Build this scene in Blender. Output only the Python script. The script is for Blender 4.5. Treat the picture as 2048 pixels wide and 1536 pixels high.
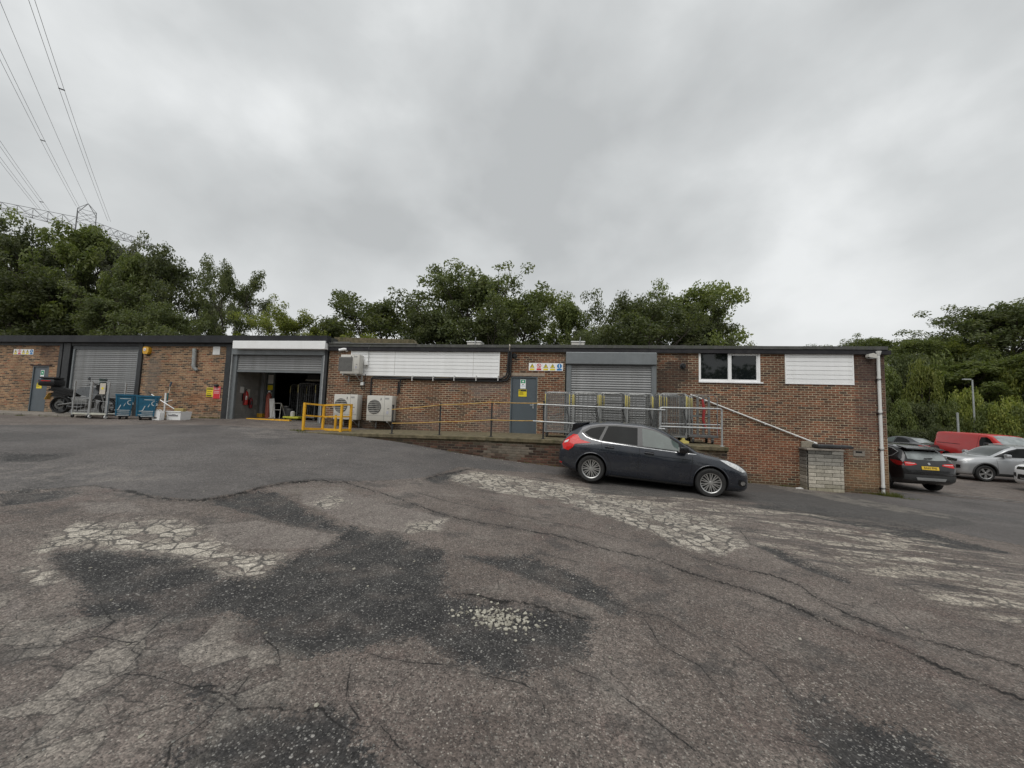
import bpy, bmesh, math, random
import numpy as np
from mathutils import Vector, Matrix
from mathutils.bvhtree import BVHTree
random.seed(7)
RNG = np.random.default_rng(7)
scn = bpy.context.scene
COL = scn.collection
for o in list(bpy.data.objects):
    bpy.data.objects.remove(o)

# ------------------------------------------------------------------ camera
CAM_YAW, CAM_PITCH, CAM_ROLL = math.radians(8.963), math.radians(4.313), math.radians(1.851)
FPX, CX, CY = 769.0, 1024.0, 768.0
EYE = Vector((0, 0, 1.6))
_f = Vector((-math.sin(CAM_YAW) * math.cos(CAM_PITCH), math.cos(CAM_YAW) * math.cos(CAM_PITCH), math.sin(CAM_PITCH)))
_r0 = Vector((math.cos(CAM_YAW), math.sin(CAM_YAW), 0))
_u0 = _r0.cross(_f)
_r = _r0 * math.cos(CAM_ROLL) + _u0 * math.sin(CAM_ROLL)
_u = -_r0 * math.sin(CAM_ROLL) + _u0 * math.cos(CAM_ROLL)
cam_d = bpy.data.cameras.new('camera')
cam = bpy.data.objects.new('camera', cam_d)
COL.objects.link(cam)
cam.matrix_world = Matrix(((_r.x, _u.x, -_f.x, EYE.x), (_r.y, _u.y, -_f.y, EYE.y), (_r.z, _u.z, -_f.z, EYE.z), (0, 0, 0, 1)))
cam_d.sensor_width = 36.0
cam_d.lens = FPX / 2048 * 36.0
cam_d.clip_start = 0.05
cam_d.clip_end = 2000
scn.camera = cam

def _ray(px, py):
    return _f + _r * ((px - CX) / FPX) - _u * ((py - CY) / FPX)
def P(px, py, y):
    """point of the survey photograph lying in the vertical plane at depth y"""
    d = _ray(px, py)
    return EYE + d * (y / d.y)
def PD(px, py, Z):
    d = _ray(px, py)
    return EYE + d * Z

# ------------------------------------------------------------------ world: overcast sky
SUN_EL, SUN_AZ = math.radians(58), math.radians(196)   # azimuth clockwise from +Y
world = bpy.data.worlds.new('World'); scn.world = world
world.use_nodes = True
wt = world.node_tree; wt.nodes.clear()
def wn(t, **k):
    n = wt.nodes.new(t)
    for a, b in k.items(): setattr(n, a, b)
    return n
def wl(a, b): wt.links.new(a, b)
w_out = wn('ShaderNodeOutputWorld'); w_bg = wn('ShaderNodeBackground')
w_bg.inputs['Strength'].default_value = 0.10
sky = wn('ShaderNodeTexSky'); sky.sky_type = 'NISHITA'; sky.sun_disc = False
sky.sun_elevation = SUN_EL; sky.sun_rotation = SUN_AZ
sky.air_density = 1.5; sky.dust_density = 4
tc = wn('ShaderNodeTexCoord'); sep = wn('ShaderNodeSeparateXYZ'); wl(tc.outputs['Generated'], sep.inputs[0])
def wmath(op, a, b=None, c=None):
    n = wn('ShaderNodeMath', operation=op)
    for i, v in enumerate((a, b, c)):
        if v is None: continue
        if isinstance(v, (int, float)): n.inputs[i].default_value = v
        else: wl(v, n.inputs[i])
    return n.outputs[0]
zc = wmath('ADD', wmath('MAXIMUM', sep.outputs['Z'], 0.0), 0.34)
cx = wmath('DIVIDE', sep.outputs['X'], zc); cy = wmath('DIVIDE', sep.outputs['Y'], zc)
comb = wn('ShaderNodeCombineXYZ'); wl(cx, comb.inputs[0]); wl(cy, comb.inputs[1])
def wnoise(scale, detail, rough, dist, off):
    m = wn('ShaderNodeMapping'); wl(tc.outputs['Generated'], m.inputs[0]); m.inputs['Location'].default_value = off
    m.inputs['Scale'].default_value = (1.0, 1.0, 1.4)
    n = wn('ShaderNodeTexNoise'); wl(m.outputs[0], n.inputs['Vector'])
    n.inputs['Scale'].default_value = scale; n.inputs['Detail'].default_value = detail
    n.inputs['Roughness'].default_value = rough; n.inputs['Distortion'].default_value = dist
    return n.outputs[0]
n_big = wnoise(1.7, 3, 0.5, 0.25, (5.5, 5.5, 5.5))
n_mid = wnoise(4.0, 5, 0.5, 0.1, (10.5, 8.5, 5.5))
cl = wmath('MULTIPLY_ADD', n_mid, 0.46, wmath('MULTIPLY', n_big, 0.54))
ramp = wn('ShaderNodeValToRGB'); wl(cl, ramp.inputs[0])
el = ramp.color_ramp.elements
el[0].position = 0.36; el[0].color = (4.55, 4.70, 4.74, 1)
el[1].position = 0.66; el[1].color = (7.5, 7.66, 7.68, 1)
e = el.new(0.52); e.color = (5.75, 5.92, 5.95, 1)
# brighter band low over the horizon
hz = wn('ShaderNodeMapRange'); wl(sep.outputs['Z'], hz.inputs[0])
hz.inputs[1].default_value = 0.0; hz.inputs[2].default_value = 0.42; hz.inputs[3].default_value = 1.0; hz.inputs[4].default_value = 0.0
hz.interpolation_type = 'SMOOTHSTEP'
hmix = wn('ShaderNodeMix', data_type='RGBA'); wl(wmath('MULTIPLY', hz.outputs[0], 0.6), hmix.inputs[0])
wl(ramp.outputs[0], hmix.inputs[6]); hmix.inputs[7].default_value = (7.9, 8.0, 8.03, 1)
smix = wn('ShaderNodeMix', data_type='RGBA'); smix.inputs[0].default_value = 0.96
wl(sky.outputs[0], smix.inputs[6]); wl(hmix.outputs[2], smix.inputs[7])
wl(smix.outputs[2], w_bg.inputs['Color']); wl(w_bg.outputs[0], w_out.inputs[0])

sun_d = bpy.data.lights.new('sun', 'SUN'); sun_d.energy = 1.5; sun_d.angle = math.radians(50); sun_d.color = (1, .98, .95)
sun = bpy.data.objects.new('sun', sun_d); COL.objects.link(sun)
_sd = Vector((math.sin(SUN_AZ) * math.cos(SUN_EL), math.cos(SUN_AZ) * math.cos(SUN_EL), math.sin(SUN_EL)))
sun.rotation_euler = _sd.to_track_quat('Z', 'Y').to_euler()
sun.location = (0, -5, 30)

scn.view_settings.view_transform = 'Standard'; scn.view_settings.look = 'None'
scn.view_settings.exposure = 0.18; scn.view_settings.gamma = 1.0
scn.view_settings.use_curve_mapping = False
scn.render.engine = 'CYCLES'
scn.cycles.max_bounces = 4; scn.cycles.diffuse_bounces = 2; scn.cycles.glossy_bounces = 2
scn.cycles.transparent_max_bounces = 4; scn.cycles.transmission_bounces = 2

# ------------------------------------------------------------------ materials
MATS = {}
class NT:
    def __init__(s, m): s.t = m.node_tree
    def n(s, t, ins=None, **k):
        n = s.t.nodes.new(t)
        for a, b in k.items(): setattr(n, a, b)
        if ins:
            for a, b in ins.items():
                if hasattr(b, 'is_linked'): s.t.links.new(b, n.inputs[a])
                else: n.inputs[a].default_value = b
        return n
    def math(s, op, *a, clamp=False):
        n = s.t.nodes.new('ShaderNodeMath'); n.operation = op; n.use_clamp = clamp
        for i, v in enumerate(a):
            if isinstance(v, (int, float)): n.inputs[i].default_value = v
            else: s.t.links.new(v, n.inputs[i])
        return n.outputs[0]
    def mix(s, f, a, b, blend='MIX'):
        n = s.t.nodes.new('ShaderNodeMix'); n.data_type = 'RGBA'; n.blend_type = blend
        for i, v in ((0, f), (6, a), (7, b)):
            if isinstance(v, (int, float)): n.inputs[i].default_value = v
            elif isinstance(v, tuple): n.inputs[i].default_value = v if len(v) == 4 else v + (1,)
            else: s.t.links.new(v, n.inputs[i])
        return n.outputs[2]
    def rng(s, v, a, b, c=0.0, d=1.0, smooth=True):
        n = s.t.nodes.new('ShaderNodeMapRange'); n.interpolation_type = 'SMOOTHSTEP' if smooth else 'LINEAR'
        s.t.links.new(v, n.inputs[0])
        for i, x in enumerate((a, b, c, d)): n.inputs[i + 1].default_value = x
        return n.outputs[0]
    def noise(s, vec, scale, detail=4, rough=.55, dist=0):
        n = s.n('ShaderNodeTexNoise', {'Scale': scale, 'Detail': detail, 'Roughness': rough, 'Distortion': dist})
        if vec is not None: s.t.links.new(vec, n.inputs['Vector'])
        return n.outputs[0]
    def link(s, a, b): s.t.links.new(a, b)
def new_mat(name):
    m = bpy.data.materials.new(name); m.use_nodes = True
    b = m.node_tree.nodes['Principled BSDF']
    return m, NT(m), b
def M(name, color=None, rough=.5, metal=0.0, var=.15, scale=6.0, bump=0.0, bscale=60, dirt=0.0, spec=.5, coat=0.0, dirtcol=(.06, .055, .045), orand=0.0):
    """procedural material: base colour with grain, patchy dirt and fine relief"""
    if name in MATS: return MATS[name]
    m, t, b = new_mat(name)
    tc = t.n('ShaderNodeTexCoord').outputs['Object']
    n1 = t.noise(tc, scale, 5, .6)
    f = t.rng(n1, .3, .7, 1 - var, 1 + var, False)
    c = t.mix(1.0, tuple(color), t.n('ShaderNodeCombineColor', {0: f, 1: f, 2: f}).outputs[0], 'MULTIPLY')
    if orand:
        k_ = t.math('MULTIPLY_ADD', t.n('ShaderNodeObjectInfo').outputs['Random'], 2 * orand, 1 - orand)
        c = t.mix(1.0, c, t.n('ShaderNodeCombineColor', {0: k_, 1: k_, 2: k_}).outputs[0], 'MULTIPLY')
    if dirt > 0:
        mpg = t.n('ShaderNodeMapping', {'Scale': (1.6, 1.6, .35)}); t.link(tc, mpg.inputs['Vector'])
        n2 = t.noise(mpg.outputs[0], scale * .5, 6, .68)
        c = t.mix(t.math('MULTIPLY', t.rng(n2, .45, .75), dirt), c, dirtcol)
    t.link(c, b.inputs['Base Color'])
    b.inputs['Metallic'].default_value = metal
    b.inputs['Specular IOR Level'].default_value = spec
    n3 = t.noise(tc, scale * 2.2, 4, .6)
    t.link(t.rng(n3, .3, .7, max(.02, rough - .07), min(1, rough + .07), False), b.inputs['Roughness'])
    if coat:
        b.inputs['Coat Weight'].default_value = coat; b.inputs['Coat Roughness'].default_value = .04
    if bump:
        bp = t.n('ShaderNodeBump', {'Strength': bump, 'Distance': .01})
        t.link(t.noise(tc, bscale, 3, .6), bp.inputs['Height']); t.link(bp.outputs[0], b.inputs['Normal'])
    MATS[name] = m
    return m
def M_emit(): pass

# ------------------------------------------------------------------ mesh helpers
class MB:
    def __init__(s): s.v = []; s.f = []; s.m = []; s.c = []; s.cur = 0; s.col = None
    def add(s, vs, fs):
        k = len(s.v); s.v += [tuple(v) for v in vs]
        for f in fs:
            s.f.append([i + k for i in f]); s.m.append(s.cur)
            if s.col is not None: s.c.append(s.col)
        return s
    def box(s, x0, x1, y0, y1, z0, z1):
        return s.add([(x0, y0, z0), (x1, y0, z0), (x1, y1, z0), (x0, y1, z0), (x0, y0, z1), (x1, y0, z1), (x1, y1, z1), (x0, y1, z1)],
                     [(0, 3, 2, 1), (4, 5, 6, 7), (0, 1, 5, 4), (1, 2, 6, 5), (2, 3, 7, 6), (3, 0, 4, 7)])
    def bbox(s, x0, x1, y0, y1, z0, z1, b=.01):
        """box with chamfered edges"""
        bm = bmesh.new(); bmesh.ops.create_cube(bm, size=1)
        for v in bm.verts: v.co = Vector(((x0 + x1) / 2 + v.co.x * (x1 - x0), (y0 + y1) / 2 + v.co.y * (y1 - y0), (z0 + z1) / 2 + v.co.z * (z1 - z0)))
        bmesh.ops.bevel(bm, geom=bm.edges[:], offset=b, segments=2, affect='EDGES', profile=.5)
        bm.verts.index_update()
        s.add([v.co[:] for v in bm.verts], [[v.index for v in f.verts] for f in bm.faces]); bm.free(); return s
    def obox(s, mat, sx, sy, sz):
        vs = [mat @ Vector((a * sx / 2, b * sy / 2, c * sz / 2)) for c in (-1, 1) for a, b in ((-1, -1), (1, -1), (1, 1), (-1, 1))]
        return s.add(vs, [(0, 3, 2, 1), (4, 5, 6, 7), (0, 1, 5, 4), (1, 2, 6, 5), (2, 3, 7, 6), (3, 0, 4, 7)])
    def bar(s, a, b, w, h=None, up=(0, 0, 1)):
        a, b = Vector(a), Vector(b); d = (b - a); L = d.length; d = d / L
        up = Vector(up)
        if abs(d.dot(up)) > .98: up = Vector((0, 1, 0))
        x = d.cross(up).normalized(); z = x.cross(d)
        m = Matrix((x, d, z)).transposed().to_4x4(); m.translation = (a + b) / 2
        return s.obox(m, w, L, h or w)
    def tube(s, pts, r, n=8, caps=True):
        pts = [Vector(p) for p in pts]; N = len(pts)
        rr = r if isinstance(r, (list, tuple)) else [r] * N
        rings = []; prev = None
        for i, p in enumerate(pts):
            if i == 0: d = pts[1] - p
            elif i == N - 1: d = p - pts[i - 1]
            else: d = (pts[i + 1] - p).normalized() + (p - pts[i - 1]).normalized()
            d = d.normalized() if d.length > 1e-9 else Vector((0, 0, 1))
            if prev is None:
                a = Vector((0, 0, 1)) if abs(d.z) < .9 else Vector((1, 0, 0))
                x = d.cross(a).normalized()
            else:
                x = (prev - d * prev.dot(d)).normalized()
            prev = x; y = d.cross(x)
            rings.append([p + (x * math.cos(2 * math.pi * k / n) + y * math.sin(2 * math.pi * k / n)) * rr[i] for k in range(n)])
        vs = [v for R in rings for v in R]
        fs = [(i * n + k, i * n + (k + 1) % n, (i + 1) * n + (k + 1) % n, (i + 1) * n + k) for i in range(N - 1) for k in range(n)]
        if caps:
            fs.append(list(range(n))[::-1]); fs.append([(N - 1) * n + k for k in range(n)])
        return s.add(vs, fs)
    def lathe(s, prof, c, axis='z', n=24, arc=None):
        """revolve (radius, height) profile about an axis through c"""
        c = Vector(c); vs = []
        for k in range(n):
            a = 2 * math.pi * k / n; ca, sa = math.cos(a), math.sin(a)
            for r, h in prof:
                v = {'z': (r * ca, r * sa, h), 'y': (r * ca, h, r * sa), 'x': (h, r * ca, r * sa)}[axis]
                vs.append(c + Vector(v))
        m = len(prof)
        fs = [(k * m + j, ((k + 1) % n) * m + j, ((k + 1) % n) * m + j + 1, k * m + j + 1) for k in range(n) for j in range(m - 1)]
        if axis == 'y': fs = [f[::-1] for f in fs]
        return s.add(vs, fs)
    def prism(s, poly, axis, a, b):
        """extrude a 2-D outline: axis 'y' -> poly is (x,z); 'x' -> (y,z); 'z' -> (x,y)"""
        def p(q, h): return {'y': (q[0], h, q[1]), 'x': (h, q[0], q[1]), 'z': (q[0], q[1], h)}[axis]
        n = len(poly); vs = [p(q, a) for q in poly] + [p(q, b) for q in poly]
        fs = [list(range(n)), list(range(n, 2 * n))[::-1]] + [(i, i + n, (i + 1) % n + n, (i + 1) % n) for i in range(n)]
        return s.add(vs, fs)
    def build(s, name, mats, parent=None, world=True, smooth=False, kind=None, fixn=False):
        me = bpy.data.meshes.new(name)
        off = wloc(parent) if (parent is not None and world) else Vector((0, 0, 0))
        v = np.array(s.v, dtype=float).reshape(-1, 3) - np.array(off)
        me.from_pydata(v.tolist(), [], s.f)
        ms = mats if isinstance(mats, (list, tuple)) else [mats]
        for m in ms: me.materials.append(m)
        if len(ms) > 1: me.polygons.foreach_set('material_index', s.m)
        if smooth:
            me.polygons.foreach_set('use_smooth', [True] * len(s.f))
        if s.c:
            at = me.color_attributes.new('bc', 'FLOAT_COLOR', 'CORNER')
            arr = []
            for f, c in zip(s.f, s.c): arr += [c[0], c[1], c[2], 1.0] * len(f)
            at.data.foreach_set('color', arr)
        if fixn:
            bm = bmesh.new(); bm.from_mesh(me); bmesh.ops.recalc_face_normals(bm, faces=bm.faces); bm.to_mesh(me); bm.free()
        if smooth: sharp(me)
        return obj(name, me, parent, kind)
def sharp(me, ang=38):
    try: me.set_sharp_from_angle(angle=math.radians(ang))
    except Exception: pass
def obj(name, me, parent=None, kind=None):
    o = bpy.data.objects.new(name, me); COL.objects.link(o)
    if parent is not None: o.parent = parent
    if kind: o['kind'] = kind
    return o
def wloc(o):
    v = Vector((0, 0, 0))
    while o is not None: v += o.location; o = o.parent
    return v
def thing(name, label, cat, loc=(0, 0, 0), rz=0.0, group=None, rx=0, ry=0):
    o = bpy.data.objects.new(name, None); COL.objects.link(o)
    o.empty_display_size = .2; o.location = loc; o.rotation_euler = (rx, ry, rz)
    return tag(o, label, cat, group)
def tag(o, label, cat, group=None):
    o['label'] = label; o['category'] = cat
    if group: o['group'] = group
    return o
def dup(o, parent=None):
    c = o.copy(); COL.objects.link(c)
    if parent is not None: c.parent = parent
    for ch in list(o.children): dup(ch, c)
    return c
def copy_thing(o, loc, rz, label, group=None):
    c = dup(o); c.location = loc; c.rotation_euler = (o.rotation_euler.x, o.rotation_euler.y, rz); c['label'] = label
    if group: c['group'] = group
    return c
def text_mesh(txt, size, mat, name, parent, mtx, extrude=.001, align='CENTER', shear=0):
    cu = bpy.data.curves.new('t', 'FONT'); cu.body = txt; cu.size = size; cu.extrude = extrude
    cu.align_x = align; cu.align_y = 'CENTER'; cu.shear = shear; cu.resolution_u = 3
    t = bpy.data.objects.new('t', cu); COL.objects.link(t)
    me = bpy.data.meshes.new_from_object(t.evaluated_get(bpy.context.evaluated_depsgraph_get()))
    bpy.data.objects.remove(t); me.name = name
    me.transform(mtx); me.materials.clear(); me.materials.append(mat)
    return obj(name, me, parent)
def face_front(x, y, z):    # text frame facing -Y
    return Matrix.Translation((x, y, z)) @ Matrix.Rotation(math.pi / 2, 4, 'X')
def smoothstep(a, b, x):
    t = np.clip((x - a) / (b - a), 0, 1); return t * t * (3 - 2 * t)
# ------------------------------------------------------------------ survey data of the yard (metres)
CTRL= [[0.0,0.0,0.0],[-26.0,13.9,0.93],[-18.0,13.9,0.95],[-13.4,13.9,0.98],[-9.8,13.9,0.92],[-8.0,11.6,0.74],[-34.0,13.9,0.9],[-5.41,11.35,0.59],[-4.26,11.35,0.44],[-2.23,11.35,0.22],[-0.31,11.35,0.1],[0.49,9.53,-0.05],[3.13,9.27,-0.14],[-20.0,12.5,0.88],[-15.0,12.5,0.9],[5.84,13.9,-0.43],[7.3,13.9,-0.5],[8.6,13.9,-0.56],[9.65,13.9,-0.6],[12.7,15.7,-0.7],[18.0,19.8,-0.75],[30.0,30.0,-0.9],[15.0,8.0,-0.6],[8.0,5.0,-0.3],[6.0,0.0,-0.2],[-8.0,0.0,0.15],[-25.0,0.0,0.4],[20.0,0.0,-0.8],[0.0,-6.0,0.0],[5.0,40.0,-0.6],[-25.0,35.0,1.3],[35.0,12.0,-1.2],[12.0,-6.0,-0.4],[-12.0,-6.0,0.3]]
POLY={
 'net': [[(-4.57,2.46),(-3.35,2.28),(-2.95,2.32),(-2.56,2.46),(-1.71,2.21),(-1.61,1.95),(-1.72,1.78),(-1.95,1.86),(-2.02,1.72),(-1.64,1.49),(-2.34,1.33)]],
 'stain': [[(-12.01,11.66),(-9.98,12.01),(-8.32,11.09),(-8.04,9.71),(-9.38,9.77)],[(-9.72,5.29),(-8.28,5.74),(-6.61,5.5),(-7.14,4.97),(-8.22,4.5)]],
 'dark': [[(-4.94,3.1),(-4.64,3.24),(-4.02,3.3),(-3.54,3.29),(-3.0,3.11),(-2.72,3.17),(-2.79,3.54),(-2.74,3.83),(-2.64,4.15),(-2.77,4.65),(-2.1,4.5),(-1.37,4.27),(-1.23,3.91),(-1.05,3.33),(-0.94,3.38),(-0.57,3.34),(-0.08,3.31),(0.21,3.25),(0.12,2.91),(0.05,2.67),(-0.45,2.43),(-0.63,2.49),(-0.97,2.6),(-1.02,2.71),(-1.21,2.58),(-1.33,2.48),(-1.63,2.31),(-1.8,2.31),(-2.0,2.41),(-2.22,2.54),(-2.5,2.66),(-2.63,2.48),(-3.07,2.42),(-3.23,2.24),(-3.58,2.41),(-3.78,2.63),(-4.28,2.76)],[(-5.09,4.84),(-4.92,5.59),(-4.55,5.57),(-3.6,4.98),(-2.84,4.61),(-2.62,4.42),(-3.07,4.42),(-3.75,4.51),(-4.34,4.65)],[(-2.03,1.94),(-1.85,1.94),(-1.65,1.87),(-1.54,1.92),(-1.35,1.92),(-1.26,1.97),(-1.06,1.9),(-0.93,1.82),(-0.76,1.68),(-1.62,1.49),(-1.72,1.61),(-1.67,1.74)],[(1.32,2.78),(1.56,2.79),(1.67,2.64),(1.93,2.56),(1.89,2.29),(1.19,2.13),(1.32,2.38),(1.31,2.59)],[(-1.11,4.19),(-0.47,4.5),(0.21,4.07),(0.54,3.62),(0.41,3.4),(0.01,3.69),(-0.29,3.86),(-0.74,4.08)],[(-2.95,7.66),(-2.75,8.69),(-2.54,9.21),(-2.55,8.07),(-2.58,7.52)],[(-7.7,4.22),(-7.69,4.51),(-6.88,4.56),(-6.7,4.23),(-6.98,3.84)],[(-11.07,6.0),(-10.17,6.13),(-9.82,6.61),(-9.47,5.65),(-9.96,5.41)],[(2.53,6.06),(2.81,5.85),(2.9,5.34),(3.07,5.09),(3.06,4.76),(2.82,5.01),(2.6,5.4)],[(3.38,8.76),(5.12,9.76),(6.12,8.91),(6.45,7.86),(6.7,7.07),(5.78,7.05),(5.22,7.82),(4.43,8.44)]] ,
 'tan': [[(-4.32,4.1),(-3.89,4.46),(-3.15,4.38),(-2.83,4.34),(-2.66,4.17),(-2.6,3.92),(-2.95,3.77),(-3.33,3.62),(-3.8,3.75)],[(-4.37,5.81),(-3.91,6.24),(-2.95,5.88),(-2.09,5.64),(-1.72,5.48),(-1.63,4.95),(-2.14,4.64),(-2.79,4.72),(-3.44,5.03),(-3.92,5.23)],[(-6.43,4.22),(-5.82,4.47),(-5.25,4.23),(-5.74,3.93)],[(-2.67,2.16),(-2.6,2.26),(-2.4,2.32),(-2.19,2.26),(-2.14,2.15),(-2.21,2.09),(-2.39,2.06)],[(-2.67,2.0),(-2.65,2.07),(-2.45,2.03),(-2.42,1.91),(-2.55,1.91)],[(-2.01,2.23),(-1.95,2.32),(-1.83,2.28),(-1.86,2.15)],[(-4.18,2.36),(-3.95,2.39),(-3.69,2.25),(-3.75,2.14)]] ,
 'pale': [[(-4.94,2.95),(-5.54,3.45),(-5.59,3.7),(-5.21,3.97),(-5.01,4.21),(-4.34,4.07),(-3.78,3.73),(-3.31,3.6),(-2.91,3.74),(-2.77,3.52),(-2.73,3.18),(-3.0,3.11),(-3.55,3.28),(-4.01,3.29),(-4.64,3.24),(-4.92,3.12),(-4.68,2.81)],[(-2.7,8.54),(-2.2,9.35),(-1.06,9.17),(0.1,9.14),(0.92,8.36),(1.79,7.87),(2.48,7.51),(2.62,6.45),(2.42,5.81),(1.86,5.29),(1.54,5.4),(1.11,6.12),(0.5,6.74),(-0.37,7.43),(-1.35,7.51),(-2.49,7.89)],[(-3.87,5.27),(-3.87,6.0),(-3.43,5.72),(-3.44,5.13)],[(-2.25,4.71),(-2.07,5.25),(-1.72,5.53),(-1.67,4.95),(-1.95,4.63)],[(-4.67,2.71),(-4.74,2.9),(-4.09,2.68),(-4.13,2.5)]] ,
 'streak': [[(2.44,8.57),(4.74,9.03),(5.83,8.04),(6.45,6.76),(5.41,5.43),(4.0,4.04),(3.66,4.5),(3.41,5.06),(2.82,5.39),(2.53,6.06),(2.38,7.2)],[(-2.54,9.21),(-0.51,9.74),(1.79,9.29),(3.5,8.82),(3.14,7.5),(1.49,7.73),(0.1,8.42),(-2.12,8.56)]] ,
 'new': [[(-7.99,4.1),(-7.33,4.57),(-7.08,4.87),(-6.39,4.77),(-5.59,4.68),(-5.16,4.8),(-4.99,5.2),(-4.98,5.66),(-4.9,6.0),(-4.65,6.43),(-4.09,6.63),(-3.41,7.25),(-2.99,7.75),(-2.73,9.41),(-0.14,10.29),(1.79,9.29),(3.89,9.54),(5.21,9.55),(6.45,8.87),(7.5,7.63),(15.66,14.33),(11.03,15.13),(4.44,10.89),(-0.3,11.22),(-4.26,11.34),(-7.04,11.52),(-12.26,11.52),(-17.75,8.93)]] ,
 'band': [[(0.42,8.61),(3.77,9.26),(4.81,9.16),(5.79,8.94),(6.36,8.22),(8.53,9.72),(8.83,11.39),(7.83,12.45),(6.4,13.83),(5.38,13.54),(0.5,10.38)]] ,
 'strip': [[(6.6,14.28),(7.4,13.53),(7.91,12.58),(8.45,11.61),(8.81,10.7),(8.24,10.01),(7.46,10.4),(6.82,11.03),(6.44,12.02),(6.07,13.29)]] ,
}
CRACKS= [[(-6.39,4.77),(-5.59,4.68),(-5.16,4.8),(-4.99,5.2),(-4.98,5.66),(-4.9,6.0),(-4.65,6.43),(-4.09,6.63),(-2.89,6.18),(-2.01,5.68),(-1.25,5.42),(-0.26,5.33),(0.38,5.01),(0.66,4.95),(0.98,4.86),(1.35,4.5),(1.79,4.24),(2.06,3.94),(2.28,3.66),(2.53,3.52),(2.6,3.33),(2.73,3.17),(2.86,3.01)],[(-7.33,4.57),(-7.08,4.87),(-6.39,4.77)],[(1.56,5.09),(1.82,4.95),(2.2,4.81),(2.38,4.57),(2.36,4.33),(2.46,4.0),(2.65,3.77),(2.94,3.66),(3.3,3.47)],[(-2.69,6.68),(-2.05,6.37),(-1.5,6.21),(-0.97,6.1),(0.11,5.84),(0.62,5.63)],[(-4.58,6.6),(-4.17,6.76),(-3.72,6.81)],[(-2.95,7.66),(-2.86,8.3),(-2.71,8.73),(-2.47,9.41)],[(-0.93,3.36),(-0.77,3.37),(-0.58,3.34),(-0.37,3.38),(-0.08,3.31),(0.11,3.28)],[(-1.18,2.41),(-0.97,2.41),(-0.75,2.45)],[(-0.5,2.42),(-0.25,2.41),(-0.16,2.35),(-0.11,2.24)],[(0.05,2.62),(0.2,2.57),(0.46,2.34),(0.62,2.18)],[(-1.39,1.93),(-1.27,1.97),(-1.13,1.9),(-1.0,1.87)],[(-0.94,1.95),(-0.77,1.84),(-0.62,1.76)],[(-2.04,1.94),(-1.85,1.94),(-1.65,1.87),(-1.54,1.92),(-1.35,1.92),(-1.26,1.97)],[(-3.37,1.93),(-3.12,2.05),(-3.04,2.18),(-2.75,2.17),(-2.67,2.32)],[(-2.49,1.95),(-2.57,2.09),(-2.66,2.11),(-2.77,2.3),(-2.86,2.47)],[(-2.94,1.9),(-2.64,1.91),(-2.33,1.96),(-2.04,1.94),(-1.85,2.0)],[(-1.69,1.53),(-1.79,1.63),(-1.76,1.74),(-1.78,1.87)],[(-1.76,1.94),(-1.81,2.09),(-1.71,2.21),(-1.83,2.33),(-2.0,2.41)],[(-0.36,4.61),(-0.1,4.55),(0.07,4.5)],[(-0.08,3.96),(0.29,3.79),(0.49,3.56),(0.8,3.48),(0.98,3.21)],[(1.24,3.15),(1.34,3.01),(1.39,2.75)],[(1.16,2.34),(1.3,2.34),(1.37,2.24)],[(-7.47,4.1),(-7.4,4.35)],[(1.54,7.96),(2.17,7.05),(2.66,6.72),(2.47,5.93),(3.01,5.54)],[(4.22,8.74),(5.0,8.53),(5.67,8.37)],[(4.27,10.76),(4.54,9.4),(5.33,8.5),(6.23,8.58),(6.72,7.83),(7.35,7.69)],[(2.4,4.28),(2.63,4.22)],[(-15.1,8.13),(-14.2,8.01),(-13.28,7.95)],[(0.49,3.61),(0.62,3.39),(0.66,3.06),(0.88,2.88),(0.94,2.62)],[(-3.58,2.57),(-3.11,2.34),(-3.04,2.18)],[(-1.29,2.27),(-1.18,2.05),(-1.04,1.95)]]
CTRL += [[-60,60,1.6],[60,60,-.9],[-60,-8,.6],[60,-8,-1.6],[0,60,.2],[22,32,-.5],[-12,30,1.1],[30,22,-.95]]
_C = np.array(CTRL, float)
def _tps(C, reg=.4):
    n = len(C); X = C[:, :2]
    d = np.linalg.norm(X[:, None] - X[None], axis=2)
    K = np.where(d > 0, d * d * np.log(d + 1e-9), 0) + np.eye(n) * reg
    Q = np.c_[np.ones(n), X]
    A = np.block([[K, Q], [Q.T, np.zeros((3, 3))]])
    w = np.linalg.solve(A, np.r_[C[:, 2], 0, 0, 0])
    def f(x, y):
        x = np.clip(np.asarray(x, float), -62, 62); y = np.clip(np.asarray(y, float), -9, 62)
        out = np.full(np.broadcast(x, y).shape, w[n]) + w[n + 1] * x + w[n + 2] * y
        for i in range(n):
            r2 = (x - X[i, 0]) ** 2 + (y - X[i, 1]) ** 2
            out = out + w[i] * .5 * r2 * np.log(r2 + 1e-12)
        return out
    return f
gz_np = _tps(_C)
def gz(x, y): return float(gz_np(np.float64(x), np.float64(y)))

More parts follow.
